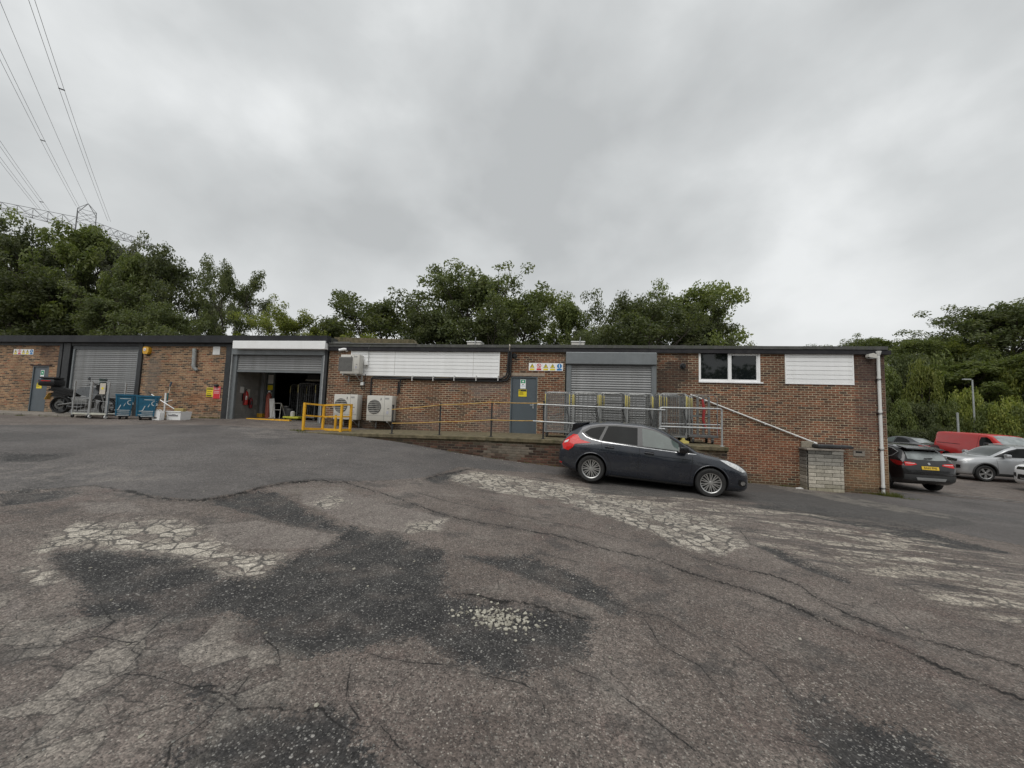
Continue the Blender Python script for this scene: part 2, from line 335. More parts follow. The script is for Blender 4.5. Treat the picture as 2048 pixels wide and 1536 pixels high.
def seg_d(px, py, a, b):
    ax, ay = a; bx, by = b; dx, dy = bx - ax, by - ay
    L = dx * dx + dy * dy + 1e-12
    t = np.clip(((px - ax) * dx + (py - ay) * dy) / L, 0, 1)
    ex, ey = px - ax - t * dx, py - ay - t * dy
    return ex * ex + ey * ey, dx * ey - dy * ex
def poly_sdf(px, py, poly):
    d2 = np.full(px.shape, 1e9); ins = np.zeros(px.shape, bool); n = len(poly)
    for i in range(n):
        a, b = poly[i], poly[(i + 1) % n]
        d, _ = seg_d(px, py, a, b); d2 = np.minimum(d2, d)
        if a[1] != b[1]:
            c = ((a[1] > py) != (b[1] > py)) & (px < (b[0] - a[0]) * (py - a[1]) / (b[1] - a[1]) + a[0])
            ins ^= c
    d = np.sqrt(d2); return np.where(ins, d, -d)
def axis(spans):
    out = []
    for a, b, s in spans: out += list(np.linspace(a, b, max(2, int(round((b - a) / s)) + 1)))[:-1]
    return np.array(out + [spans[-1][1]])
gxs = axis([(-400, -64, 84), (-64, -24, 2), (-24, -9, .35), (-9, -5.5, .07), (-5.5, 3.6, .034), (3.6, 9.5, .06), (9.5, 24, .3), (24, 64, 2), (64, 400, 84)])
gys = axis([(-200, -10, 47), (-10, .4, .9), (.4, 4.9, .03), (4.9, 10.5, .06), (10.5, 16, .16), (16, 36, .8), (36, 64, 2), (64, 600, 90)])
GX, GY = np.meshgrid(gxs, gys); nx, ny = len(gxs), len(gys)
gxf, gyf = GX.ravel(), GY.ravel()
ATT = {}
for k, pls in POLY.items():
    out = np.full(gxf.shape, -.7)
    for pl in pls:
        a = np.array(pl); m = (gxf > a[:, 0].min() - .7) & (gxf < a[:, 0].max() + .7) & (gyf > a[:, 1].min() - .7) & (gyf < a[:, 1].max() + .7)
        if m.any(): out[m] = np.maximum(out[m], poly_sdf(gxf[m], gyf[m], pl))
    ATT[k] = out
cd = np.full(gxf.shape, 9.0); cs = np.ones(gxf.shape); cwt = np.ones(gxf.shape); lip = np.zeros(gxf.shape)
def wig(pl, k):
    r = random.Random(k); out = [pl[0]]
    for a, b in zip(pl[:-1], pl[1:]):
        L = math.hypot(b[0] - a[0], b[1] - a[1]); n = max(1, int(L / .16))
        for i in range(1, n + 1):
            t = i / n; j = 0.03 if i < n else 0.0
            out.append((a[0] + (b[0] - a[0]) * t + r.uniform(-j, j), a[1] + (b[1] - a[1]) * t + r.uniform(-j, j)))
    return out
for k, pl in enumerate(CRACKS):
    pl = wig(pl, k); a = np.array(pl)
    m = np.where((gxf > a[:, 0].min() - .3) & (gxf < a[:, 0].max() + .3) & (gyf > a[:, 1].min() - .3) & (gyf < a[:, 1].max() + .3))[0]
    px, py = gxf[m], gyf[m]; bd = np.full(px.shape, 9.0); bs = np.ones(px.shape)
    for p, q in zip(pl[:-1], pl[1:]):
        d, s = seg_d(px, py, p, q); d = np.sqrt(d); u = d < bd
        bd[u] = d[u]; bs[u] = np.sign(s[u])
    u = bd < cd[m]; cd[m[u]] = bd[u]; cs[m[u]] = bs[u]; cwt[m[u]] = {0: .42, 2: .6, 6: .42, 5: .55, 12: .6}.get(k, 1.0)
    if k in (0, 2, 5, 6): lip[m] = np.maximum(lip[m], np.where(bs > 0, .018, -.010) * np.exp(-bd / .16) * (bd < .5))
ATT['crack'] = np.clip(cd, 0, .3) * cs * cwt
ATT['crackm'] = .3 - np.clip(cd, 0, .3)
GZ = gz_np(gxf, gyf)
# relief: patches worn below the old layer, a newer layer standing proud, ruts
def sm(x, a, b): return smoothstep(a, b, x)
GZ = GZ - .022 * sm(ATT['dark'], -.03, .12) + .022 * sm(ATT['new'], -.02, .03) - .008 * sm(ATT['pale'], -.05, .1)
GZ = GZ + lip
GZ = GZ + .010 * np.sin(gxf * 1.7 + np.sin(gyf * 1.1) * 1.3) * np.sin(gyf * 1.9 + .7 * np.sin(gxf)) * (np.abs(gxf) < 24)
GZ = GZ - .02 * np.exp(-(((gxf + .50) / .50) ** 2 + ((gyf - 3.08) / .26) ** 2))      # pothole
GZ = GZ - .03 * np.exp(-(((gxf - 1.55) / .5) ** 2 + ((gyf - 2.6) / .3) ** 2))
me = bpy.data.meshes.new('ground')
idx = np.arange(nx * ny).reshape(ny, nx)
fq = np.stack([idx[:-1, :-1], idx[:-1, 1:], idx[1:, 1:], idx[1:, :-1]], -1).reshape(-1, 4)
me.vertices.add(nx * ny); me.vertices.foreach_set('co', np.stack([gxf, gyf, GZ], -1).ravel())
me.loops.add(fq.size); me.loops.foreach_set('vertex_index', fq.ravel().astype(np.int32))
me.polygons.add(len(fq)); me.polygons.foreach_set('loop_start', np.arange(0, fq.size, 4, dtype=np.int32))
me.polygons.foreach_set('loop_total', np.full(len(fq), 4, dtype=np.int32))
me.update(calc_edges=True); me.polygons.foreach_set('use_smooth', [True] * len(fq))
for k, v in ATT.items():
    a = me.attributes.new(k, 'FLOAT', 'POINT'); a.data.foreach_set('value', v.astype(np.float32))

def ground_material():
    m, t, b = new_mat('asphalt_yard')
    pos = t.n('ShaderNodeTexCoord').outputs['Object']
    A = {k: t.n('ShaderNodeAttribute', attribute_name=k).outputs['Fac'] for k in ATT}
    j1 = t.math('MULTIPLY_ADD', t.noise(pos, 5, 5, .7), .30, -.15)
    j2 = t.math('MULTIPLY_ADD', t.noise(pos, 26, 4, .65), .10, -.05)
    jit = t.math('ADD', j1, j2)
    v0_ = t.n('ShaderNodeTexVoronoi', {'Scale': 62.0}); t.link(pos, v0_.inputs['Vector'])
    gj = t.math('MULTIPLY_ADD', t.n('ShaderNodeSeparateColor', {0: v0_.outputs['Color']}).outputs[0], .07, -.035)
    jit = t.math('ADD', jit, gj)
    def mask(k, a=-.012, bb=.022, g=1.0): return t.rng(t.math('ADD', A[k], t.math('MULTIPLY', jit, g)), a, bb)
    def vor(scale, feat='F1', vec=None, rnd=1.0):
        n = t.n('ShaderNodeTexVoronoi', {'Scale': scale, 'Randomness': rnd}, feature=feat); t.link(vec or pos, n.inputs['Vector']); return n
    big = t.noise(pos, .55, 4, .6); mid = t.noise(pos, 3.2, 4, .68); fine = t.noise(pos, 75, 4, .7)
    v1 = vor(95); v2 = vor(42); v3 = vor(180)
    def chan(v): return t.n('ShaderNodeSeparateColor', {0: v.outputs['Color']})
    c1, c2, c3 = chan(v1), chan(v2), chan(v3)
    # aggregate grain shared by all layers
    grain = t.math('MULTIPLY_ADD', fine, 1.1, .45)
    stone = t.math('MULTIPLY', t.math('GREATER_THAN', c1.outputs[0], .76), t.rng(v1.outputs['Distance'], .55, .3))
    stone2 = t.math('MULTIPLY', t.math('GREATER_THAN', c2.outputs[0], .90), t.rng(v2.outputs['Distance'], .5, .25))
    pit = t.math('MULTIPLY', t.math('GREATER_THAN', c1.outputs[1], .80), t.rng(v1.outputs['Distance'], .6, .25))
    def vec3(f): return t.n('ShaderNodeCombineColor', {0: f, 1: f, 2: f}).outputs[0]
    # old worn surface, brown grey
    old = t.mix(t.rng(big, .35, .68), (.110, .089, .077), (.180, .152, .133))
    old = t.mix(t.math('MULTIPLY', t.rng(mid, .42, .72), .55), old, (.092, .080, .073))
    old = t.mix(t.math('MULTIPLY', t.rng(t.noise(pos, 1.3, 5, .6), .52, .72), .5), old, (.130, .090, .078))
    old = t.mix(t.math('MULTIPLY', stone, .66), old, (.32, .30, .265))
    old = t.mix(t.math('MULTIPLY', stone2, .55), old, (.27, .245, .215))
    old = t.mix(t.math('MULTIPLY', pit, .75), old, (.026, .024, .023))
    col = old
    # newer smoother grey layer further back
    nw = t.mix(t.rng(big, .35, .7), (.092, .084, .080), (.128, .118, .112))
    nw = t.mix(t.math('MULTIPLY', t.rng(mid, .5, .8), .4), nw, (.072, .069, .067))
    nw = t.mix(t.math('MULTIPLY', t.rng(t.noise(pos, .9, 4, .68), .5, .7), .55), nw, (.135, .122, .113))
    nw = t.mix(t.math('MULTIPLY', t.rng(t.noise(pos, .45, 5, .6), .48, .36), .6), nw, (.066, .063, .061))
    nw = t.mix(t.math('MULTIPLY', stone, .28), nw, (.22, .21, .2))
    m_new = mask('new', g=.45)
    col = t.mix(m_new, col, nw)
    # smooth tan patches
    tan = t.mix(t.rng(mid, .3, .7), (.165, .142, .128), (.215, .19, .168))
    tan = t.mix(t.math('MULTIPLY', pit, .6), tan, (.03, .028, .027))
    tan = t.mix(t.math('MULTIPLY', stone, .3), tan, (.33, .30, .27))
    m_tan = mask('tan', -.02, .06, .6)
    blot = t.math('MULTIPLY', t.rng(t.noise(pos, 2.3, 5, .66), .54, .66), t.math('SUBTRACT', 1.0, m_new))
    col = t.mix(t.math('MULTIPLY', blot, .45), col, (.215, .192, .168))
    dkb = t.math('MULTIPLY', t.rng(t.noise(pos, 1.7, 5, .7), .46, .36), t.math('SUBTRACT', 1.0, t.math('MULTIPLY', m_new, .6)))
    col = t.mix(t.math('MULTIPLY', dkb, .6), col, (.058, .054, .051))
    col = t.mix(t.math('MULTIPLY', m_tan, .85), col, tan)
    # exposed dark base with loose chippings
    dk = t.mix(t.rng(mid, .35, .7), (.027, .026, .026), (.056, .053, .050))
    dk = t.mix(t.math('MULTIPLY', t.math('GREATER_THAN', c1.outputs[0], .84), t.rng(v1.outputs['Distance'], .6, .35)), dk, (.17, .165, .155))
    dk = t.mix(t.math('MULTIPLY', t.math('MULTIPLY', t.math('GREATER_THAN', c2.outputs[0], .93), t.rng(v2.outputs['Distance'], .45, .3)), .8), dk, (.30, .29, .27))
    m_dark = mask('dark', -.035, .045, 1.35)
    brk = t.rng(t.noise(pos, 2.1, 5, .6), .36, .52)          # worn-through areas inside the patch
    m_dark2 = t.math('MULTIPLY', m_dark, t.math('MULTIPLY_ADD', brk, .42, .58))
    col = t.mix(m_dark2, col, dk)
    # pale alligator-cracked concrete
    warp = t.n('ShaderNodeVectorMath', operation='MULTIPLY_ADD'); nz = t.n('ShaderNodeTexNoise', {'Scale': 3.0, 'Detail': 4}); t.link(pos, nz.inputs['Vector'])
    t.link(nz.outputs['Color'], warp.inputs[0]); warp.inputs[1].default_value = (.20, .20, .20); t.link(pos, warp.inputs[2])
    ve = vor(5.2, 'DISTANCE_TO_EDGE', warp.outputs[0]); ve2 = vor(11.5, 'DISTANCE_TO_EDGE', warp.outputs[0])
    cell = vor(5.2, 'F1', warp.outputs[0]); cc = chan(cell)
    wid = t.math('MULTIPLY_ADD', t.noise(pos, 9, 4, .75), .20, -.055)
    line = t.rng(t.math('SUBTRACT', ve.outputs['Distance'], wid), .05, -.02)
    line2 = t.math('MULTIPLY', t.rng(t.math('SUBTRACT', ve2.outputs['Distance'], wid), .02, -.03), t.rng(t.noise(pos, 1.7, 3, .6), .45, .6))
    line = t.math('MAXIMUM', line, line2)
    pal = t.mix(cc.outputs[0], (.32, .288, .242), (.48, .44, .375))
    pal = t.mix(t.math('MULTIPLY', t.rng(t.noise(pos, 14, 5, .7), .5, .75), .6), pal, (.17, .155, .135))
    pal = t.mix(t.math('MULTIPLY', line, .92), pal, (.070, .065, .060))
    keep = t.rng(t.math('MULTIPLY_ADD', cc.outputs[1], .45, t.math('MULTIPLY', t.noise(pos, 4.5, 4, .7), 1.1)), .50, .78)
    m_pale = t.math('MULTIPLY', mask('pale', -.05, .14, 1.5), t.math('MULTIPLY_ADD', keep, .80, .16))
    col = t.mix(m_pale, col, pal)
    # streaky pale wear downhill on the right
    mp = t.n('ShaderNodeMapping', {'Scale': (.55, 2.6, 1), 'Rotation': (0, 0, -.1)}); t.link(pos, mp.inputs['Vector'])
    sn = t.noise(mp.outputs[0], 1.9, 6, .68, .6)
    m_str = t.math('MULTIPLY', mask('streak', -.15, .3, 1.2), t.rng(sn, .49, .57))
    strc = t.mix(t.rng(mid, .3, .7), (.31, .275, .228), (.46, .415, .345))
    strc = t.mix(t.math('MULTIPLY', line, .8), strc, (.06, .056, .052))
    col = t.mix(t.math('MULTIPLY', m_str, .9), col, strc)
    m_sdk = t.math('MULTIPLY', mask('streak', -.15, .3, 1.2), t.rng(sn, .43, .36))
    col = t.mix(t.math('MULTIPLY', m_sdk, .7), col, (.052, .05, .049))
    # darker new strip beside the wall and its concrete edging
    col = t.mix(t.math('MULTIPLY', mask('band', -.03, .05, .5), .8), col, t.mix(t.rng(mid, .3, .7), (.062, .059, .056), (.083, .079, .075)))
    m_st = t.math('MULTIPLY', mask('strip', -.02, .06, .35), t.rng(mid, .25, .5))
    col = t.mix(t.math('MULTIPLY', t.math('MULTIPLY', m_st, t.rng(t.noise(pos, 2.8, 4, .7), .34, .55)), .85), col, (.175, .16, .14))
    # dense net of cracked plates at lower left
    m_net = mask('net', -.25, .15, 1.3)
    vn = vor(3.6, 'DISTANCE_TO_EDGE', warp.outputs[0]); vn2 = vor(8.5, 'DISTANCE_TO_EDGE', warp.outputs[0])
    wn_ = t.math('MULTIPLY_ADD', t.noise(pos, 11, 4, .78), .10, -.042)
    nl_ = t.math('MAXIMUM', t.rng(t.math('SUBTRACT', vn.outputs['Distance'], wn_), .016, -.006), t.math('MULTIPLY', t.rng(t.math('SUBTRACT', vn2.outputs['Distance'], wn_), .022, -.008), t.rng(t.noise(pos, 2.6, 4, .6), .48, .58)))
    cn = chan(vor(3.6, 'F1', warp.outputs[0]))
    col = t.mix(t.math('MULTIPLY', m_net, t.math('MULTIPLY', t.rng(t.math('MULTIPLY_ADD', cn.outputs[0], .4, t.noise(pos, 3.5, 4, .7)), .62, .82), .75)), col, (.25, .225, .195))
    col = t.mix(t.math('MULTIPLY', m_net, t.math('MULTIPLY', t.rng(t.noise(pos, 2.2, 5, .74), .50, .40), .42)), col, (.075, .070, .065))
    col = t.mix(t.math('MULTIPLY', m_net, t.math('MULTIPLY', nl_, .7)), col, (.036, .033, .030))
    col = t.mix(t.math('MULTIPLY', mask('stain', -.5, .3, 1.6), t.math('MULTIPLY', t.rng(t.noise(pos, 2.4, 5, .7), .46, .6), .7)), col, (.19, .172, .155))
    # cracks
    cw = t.math('MULTIPLY_ADD', t.noise(pos, 5.0, 4, .75), .026, -.0108)
    ca = t.math('ABSOLUTE', t.math('ADD', A['crack'], t.math('MULTIPLY_ADD', t.noise(pos, 30, 4, .7), .026, -.013)))
    cm = t.math('MULTIPLY', t.rng(t.math('SUBTRACT', ca, cw), .005, -.002), t.math('GREATER_THAN', A['crackm'], .16))
    hal = t.math('MULTIPLY', t.rng(t.math('SUBTRACT', ca, cw), .07, 0.0), t.math('GREATER_THAN', A['crackm'], .16))
    # hairline net everywhere on the old layer
    vh = vor(1.7, 'DISTANCE_TO_EDGE', warp.outputs[0])
    hair = t.math('MULTIPLY', t.rng(vh.outputs['Distance'], .014, .003), t.rng(t.noise(pos, 1.1, 4, .6), .47, .6))
    vh2 = vor(4.4, 'DISTANCE_TO_EDGE', warp.outputs[0])
    hair = t.math('MAXIMUM', hair, t.math('MULTIPLY', t.rng(vh2.outputs['Distance'], .03, .008), t.rng(t.noise(pos, .8, 5, .65), .53, .62)))
    hair = t.math('MULTIPLY', hair, t.math('SUBTRACT', 1.0, t.math('MULTIPLY', m_new, .85)))
    hair = t.math('MULTIPLY', hair, t.math('SUBTRACT', 1.0, m_dark))
    cm = t.math('MAXIMUM', cm, t.math('MULTIPLY', hair, .5))
    col = t.mix(t.math('MULTIPLY', hal, .28), col, (.045, .042, .04))
    col = t.mix(t.math('MULTIPLY', cm, .93), col, (.014, .013, .012))
    g = t.math('MULTIPLY', t.rng(fine, .25, .75, .58, 1.42, False), t.math('MULTIPLY', t.math('MULTIPLY_ADD', c1.outputs[2], .78, .61), t.math('MULTIPLY_ADD', c2.outputs[2], .46, .77)))
    col = t.mix(1.0, col, vec3(g), 'MULTIPLY')
    t.link(col, b.inputs['Base Color'])
    # damp sheen in places
    rg = t.math('SUBTRACT', .9, t.math('MULTIPLY', t.rng(t.noise(pos, .35, 4, .55), .45, .7), .22))
    t.link(rg, b.inputs['Roughness']); b.inputs['Specular IOR Level'].default_value = .4
    h = t.math('MULTIPLY_ADD', v1.outputs['Distance'], -.55, t.math('MULTIPLY', fine, .5))
    h = t.math('MULTIPLY_ADD', v2.outputs['Distance'], -.35, h)
    bp = t.n('ShaderNodeBump', {'Strength': 1.0, 'Distance': .009}); t.link(h, bp.inputs['Height']); t.link(bp.outputs[0], b.inputs['Normal'])
    return m
me.materials.append(ground_material())
ground = obj('ground', me, None, 'structure')
# ------------------------------------------------------------------ buildings
from mathutils import noise as MN
WY = 13.93
def X(px, py=760, y=WY): return P(px, py, y).x
def Z(px, py, y=WY): return P(px, py, y).z
m_black = M('black_paint', (.022, .024, .026), .55, var=.3, dirt=.25, dirtcol=(.09, .085, .08))
m_fascia = M('dark_fascia', (.022, .021, .024), .6, spec=.3, var=.25, dirt=.3, dirtcol=(.08, .078, .075))
m_gutter = M('grey_gutter', (.075, .075, .07), .6, var=.3, dirt=.6, dirtcol=(.05, .06, .03), bump=.3)
m_white = M('white_plastic', (.90, .905, .90), .42, var=.04, dirt=.16, dirtcol=(.5, .49, .44), scale=2, orand=.025)
m_whitep = M('white_paint', (.72, .72, .70), .45, var=.08, dirt=.35, dirtcol=(.4, .38, .33), scale=3)
m_cream = M('cream_metal', (.56, .545, .50), .45, var=.05, dirt=.25, dirtcol=(.34, .32, .28), scale=3)
m_greymet = M('grey_steel', (.20, .215, .222), .42, .3, var=.1, dirt=.3, scale=3, dirtcol=(.12, .12, .11))
m_slat = M('shutter_steel', (.235, .238, .238), .45, .25, var=.12, dirt=.4, scale=2.5, dirtcol=(.11, .105, .095), orand=.09)
m_doorg = M('slate_door_paint', (.085, .105, .120), .42, var=.08, dirt=.15, scale=2)
m_galv = M('galvanised_steel', (.42, .43, .43), .42, .55, var=.18, dirt=.35, scale=9, dirtcol=(.22, .2, .18))
m_cagef = M('cage_tube', (.31, .315, .31), .4, .4, var=.2, dirt=.4, scale=7, dirtcol=(.15, .13, .11))
m_cage = M('cage_steel', (.24, .245, .24), .45, .35, var=.2, dirt=.45, scale=7, dirtcol=(.13, .11, .09))
m_yellow = M('yellow_paint', (.78, .42, .025), .45, var=.1, dirt=.55, scale=6, dirtcol=(.30, .17, .05))
m_yelpl = M('yellow_plastic', (.62, .53, .16), .5, var=.12, dirt=.2, scale=6, dirtcol=(.4, .33, .12))
m_yelsign = M('yellow_sign', (.78, .62, .02), .4, var=.06)
m_red = M('red_sign', (.62, .03, .04), .4, var=.08)
m_redp = M('red_paint', (.42, .03, .025), .35, var=.1)
m_green = M('green_sign', (.02, .30, .14), .4, var=.05)
m_blue = M('blue_sign', (.02, .20, .48), .4, var=.05)
m_dark = M('dark_rubber', (.016, .016, .017), .6, var=.3)
m_blkpl = M('black_plastic', (.02, .021, .022), .45, var=.2)
m_concrete = M('concrete', (.23, .205, .175), .85, var=.25, scale=3, dirt=.6, bump=.6, bscale=40, dirtcol=(.10, .09, .07))
m_moss = M('mossy_concrete', (.14, .115, .068), .9, var=.45, scale=7, dirt=.95, bump=.9, bscale=35, dirtcol=(.055, .058, .02))
m_wood = M('wood_pale', (.55, .5, .42), .6, var=.15, scale=10)
m_glass, _t, _b = new_mat('window_glass'); MATS['window_glass'] = m_glass
_b.inputs['Base Color'].default_value = (.008, .011, .012, 1); _b.inputs['Roughness'].default_value = .03; _b.inputs['Specular IOR Level'].default_value = .6

def brick_material(name, attr_rough=.85):
    m, t, b = new_mat(name)
    tc = t.n('ShaderNodeTexCoord').outputs['Object']; gp = t.n('ShaderNodeNewGeometry').outputs['Position']
    c = t.n('ShaderNodeAttribute', attribute_name='bc').outputs['Color']
    f = t.rng(t.noise(gp, 45, 4, .7), .25, .75, .72, 1.28, False)
    g = t.rng(t.noise(gp, 9, 4, .6), .3, .7, .82, 1.18, False)
    f = t.math('MULTIPLY', f, g)
    c = t.mix(1.0, c, t.n('ShaderNodeCombineColor', {0: f, 1: f, 2: f}).outputs[0], 'MULTIPLY')
    t.link(c, b.inputs['Base Color']); b.inputs['Roughness'].default_value = attr_rough; b.inputs['Specular IOR Level'].default_value = .25
    bp = t.n('ShaderNodeBump', {'Strength': .6, 'Distance': .006}); t.link(t.noise(gp, 60, 4, .7), bp.inputs['Height']); t.link(bp.outputs[0], b.inputs['Normal'])
    return m
m_brick = brick_material('brick_clay'); m_mortar = brick_material('brick_mortar', .95)
def lerp3(a, b, t): return tuple(a[i] + (b[i] - a[i]) * t for i in range(3))
def mul3(a, k): return tuple(x * k for x in a)
def nz(x, y, z=0): return MN.noise(Vector((x, y, z)))
def blob(x, z, cx, cz, rx, rz, soft=.5, nf=1.5, na=.5):
    d = math.hypot((x - cx) / rx, (z - cz) / rz) + na * nz(x * nf, z * nf, cx)
    return float(smoothstep(1 + soft * .5, 1 - soft, d))
def stain_right(c, x, z):
    c = mul3(c, 1 + .20 * nz(x * .5, z * .5, 3))
    c = mul3(c, 1 - .55 * max(0.0, nz(x * 2.7, z * .25, 5)) * float(smoothstep(2.4, 3.9, z)))
    c = mul3(c, 1 + .22 * nz(x * 1.6, z * 1.1, 8)); c = (c[0] * .95, c[1] * 1.02, c[2] * .98)
    c = lerp3(c, (.05, .036, .034), .62 * blob(x, z, 9.5, 3.55, .75, .7))
    c = lerp3(c, (.085, .06, .058), .45 * blob(x, z, 9.55, 2.4, .6, 1.4))
    c = lerp3(c, (.035, .028, .024), .72 * blob(x, z, 3.35, 3.0, .75, 1.0, na=.8))
    c = lerp3(c, (.24, .20, .18), .52 * blob(x, z, -3.2, 2.55, 1.1, .5, na=.9))
    c = lerp3(c, (.20, .165, .15), .42 * blob(x, z, -2.9, 1.15, 1.0, .6, na=1.0))
    c = lerp3(c, (.19, .15, .13), .35 * blob(x, z, -6.0, 1.0, 1.6, .4, na=1.0))
    c = lerp3(c, (.03, .026, .02), .6 * blob(x, z, -7.5, .95, 1.9, .32, na=.6))
    c = lerp3(c, (.03, .024, .02), .4 * blob(x, z, -7.9, 2.2, .25, .7, na=.5))
    c = lerp3(c, (.27, .18, .10), .5 * blob(x, z, 9.4, .0, .8, .75, na=.6))
    c = lerp3(c, (.24, .085, .045), .35 * blob(x, z, 6.4, .5, 1.6, .8, na=.7))
    c = lerp3(c, (.17, .15, .12), .6 * blob(x, z, 9.1, .6, .35, .3, na=.5))
    if x > 3: 
        h = z - gz(x, WY)
        c = lerp3(c, (.055, .05, .03), .6 * float(smoothstep(.35, .05, h + .2 * nz(x * 2, z * 2))))
    return c
def stain_left(c, x, z):
    c = mul3(c, 1 + .20 * nz(x * .6, z * .6, 9))
    c = mul3(c, 1 - .5 * max(0.0, nz(x * 2.4, z * .25, 15)) * float(smoothstep(2.8, 4.1, z)))
    c = mul3(c, 1 + .2 * nz(x * 1.6, z * 1.1, 18))
    c = lerp3(c, (.07, .04, .035), .5 * blob(x, z, -23.6, 3.75, .6, .6))
    c = lerp3(c, (.2, .175, .15), .5 * blob(x, z, -17.9, 2.6, .45, 1.2))
    c = lerp3(c, (.33, .14, .06), .4 * blob(x, z, -15.4, 1.75, .9, .25))
    c = lerp3(c, (.27, .23, .17), .45 * float(smoothstep(1.35, 1.0, z + .15 * nz(x * 2, z * 2))))
    return c
PAL_R = [((0.208, 0.083, 0.050), 8), ((0.170, 0.071, 0.044), 6), ((0.132, 0.060, 0.040), 5), ((0.258, 0.099, 0.055), 3), ((0.101, 0.052, 0.039), 4), ((0.189, 0.088, 0.055), 5), ((0.076, 0.044, 0.035), 2)]
PAL_L = [((0.299, 0.175, 0.101), 7), ((0.247, 0.140, 0.082), 6), ((0.206, 0.110, 0.068), 5), ((0.118, 0.075, 0.054), 5), ((0.340, 0.195, 0.113), 3), ((0.278, 0.115, 0.064), 2), ((0.077, 0.054, 0.043), 4)]
def pick(pal, r):
    t = r.uniform(0, sum(w for _, w in pal))
    for c, w in pal:
        t -= w
        if t <= 0: return mul3(c, r.uniform(.82, 1.18))
    return pal[0][0]
BW, BH, JT = .225, .075, .0175
def brick_list(x0, x1, z0, z1, holes, pal, stain, seed, zfloor=None, bw=BW, bh=BH, jt=JT):
    r = random.Random(seed); out = []; k0 = math.floor(z0 / bh)
    k = k0
    while k * bh + jt < z1:
        za, zb = k * bh + jt, min((k + 1) * bh, z1)
        off = (bw / 2 if k % 2 else 0) + r.uniform(-.008, .008)
        # free intervals in this course
        iv = [(x0, x1)]
        for h in holes:
            if zb > h[2] + .02 and za < h[3] - .02:
                nv = []
                for a, b in iv:
                    if h[1] <= a or h[0] >= b: nv.append((a, b)); continue
                    if h[0] > a: nv.append((a, h[0]))
                    if h[1] < b: nv.append((h[1], b))
                iv = nv
        for a, b in iv:
            i = math.floor((a - off) / bw)
            while i * bw + off < b:
                p, q = max(a, i * bw + off) + jt / 2, min(b, (i + 1) * bw + off) - jt / 2
                i += 1
                if q - p < .035: continue
                xm, zm = (p + q) / 2, (za + zb) / 2
                if zfloor and zb < zfloor(xm) - .03: continue
                dp = r.uniform(0, .004)
                out.append((p, q, za, zb, dp, stain(pick(pal, r), xm, zm)))
        k += 1
    return out
def lay_bricks(parent, bl, yf, single=300, proud=.005, depth=.04, key=None, mat=None):
    """the nearest bricks one object each (sharing a few meshes), the rest one piece"""
    mat = mat or m_brick
    key = key or (lambda b: (b[1] - b[0]) * (b[3] - b[2]) / max(1, Vector(((b[0] + b[1]) / 2, yf, b[2] - 1.6)).length_squared))
    full = [b for b in bl if (b[1] - b[0]) > .17]
    ind = set(id(b) for b in sorted(full, key=key, reverse=True)[:single])
    mb = MB(); base = wloc(parent)
    for b in bl:
        y = yf - proud - b[4]
        if id(b) in ind:
            w, h = b[1] - b[0], b[3] - b[2]
            one = MB(); one.col = b[5]
            # slightly irregular, chamfer-faced clay block
            e = .004; r = random.Random(int(b[0] * 977 + b[2] * 7919))
            j = lambda: r.uniform(-.0022, .0022)
            fr = [(-w / 2 + e + j(), 0, -h / 2 + e + j()), (w / 2 - e + j(), 0, -h / 2 + e + j()), (w / 2 - e + j(), 0, h / 2 - e + j()), (-w / 2 + e + j(), 0, h / 2 - e + j())]
            md = [(-w / 2, e, -h / 2), (w / 2, e, -h / 2), (w / 2, e, h / 2), (-w / 2, e, h / 2)]
            bk = [(a, depth, c) for a, _, c in md]
            one.add(fr + md + bk, [(0, 1, 2, 3)] + [(i, i + 4, (i + 1) % 4 + 4, (i + 1) % 4) for i in range(4)] + [(i + 4, i + 8, (i + 1) % 4 + 8, (i + 1) % 4 + 4) for i in range(4)])
            o = one.build('brick', mat, parent, world=False)
            o.location = Vector(((b[0] + b[1]) / 2, y, (b[2] + b[3]) / 2)) - base
        else:
            mb.col = b[5]
            x0, x1, z0, z1 = b[:4]; e = .003
            vs = [(x0 + e, y, z0 + e), (x1 - e, y, z0 + e), (x1 - e, y, z1 - e), (x0 + e, y, z1 - e), (x0, y + depth, z0), (x1, y + depth, z0), (x1, y + depth, z1), (x0, y + depth, z1)]
            mb.add(vs, [(0, 1, 2, 3)] + [(i, i + 4, (i + 1) % 4 + 4, (i + 1) % 4) for i in range(4)])
    if mb.v: mb.build('brickwork', mat, parent, kind='stuff')
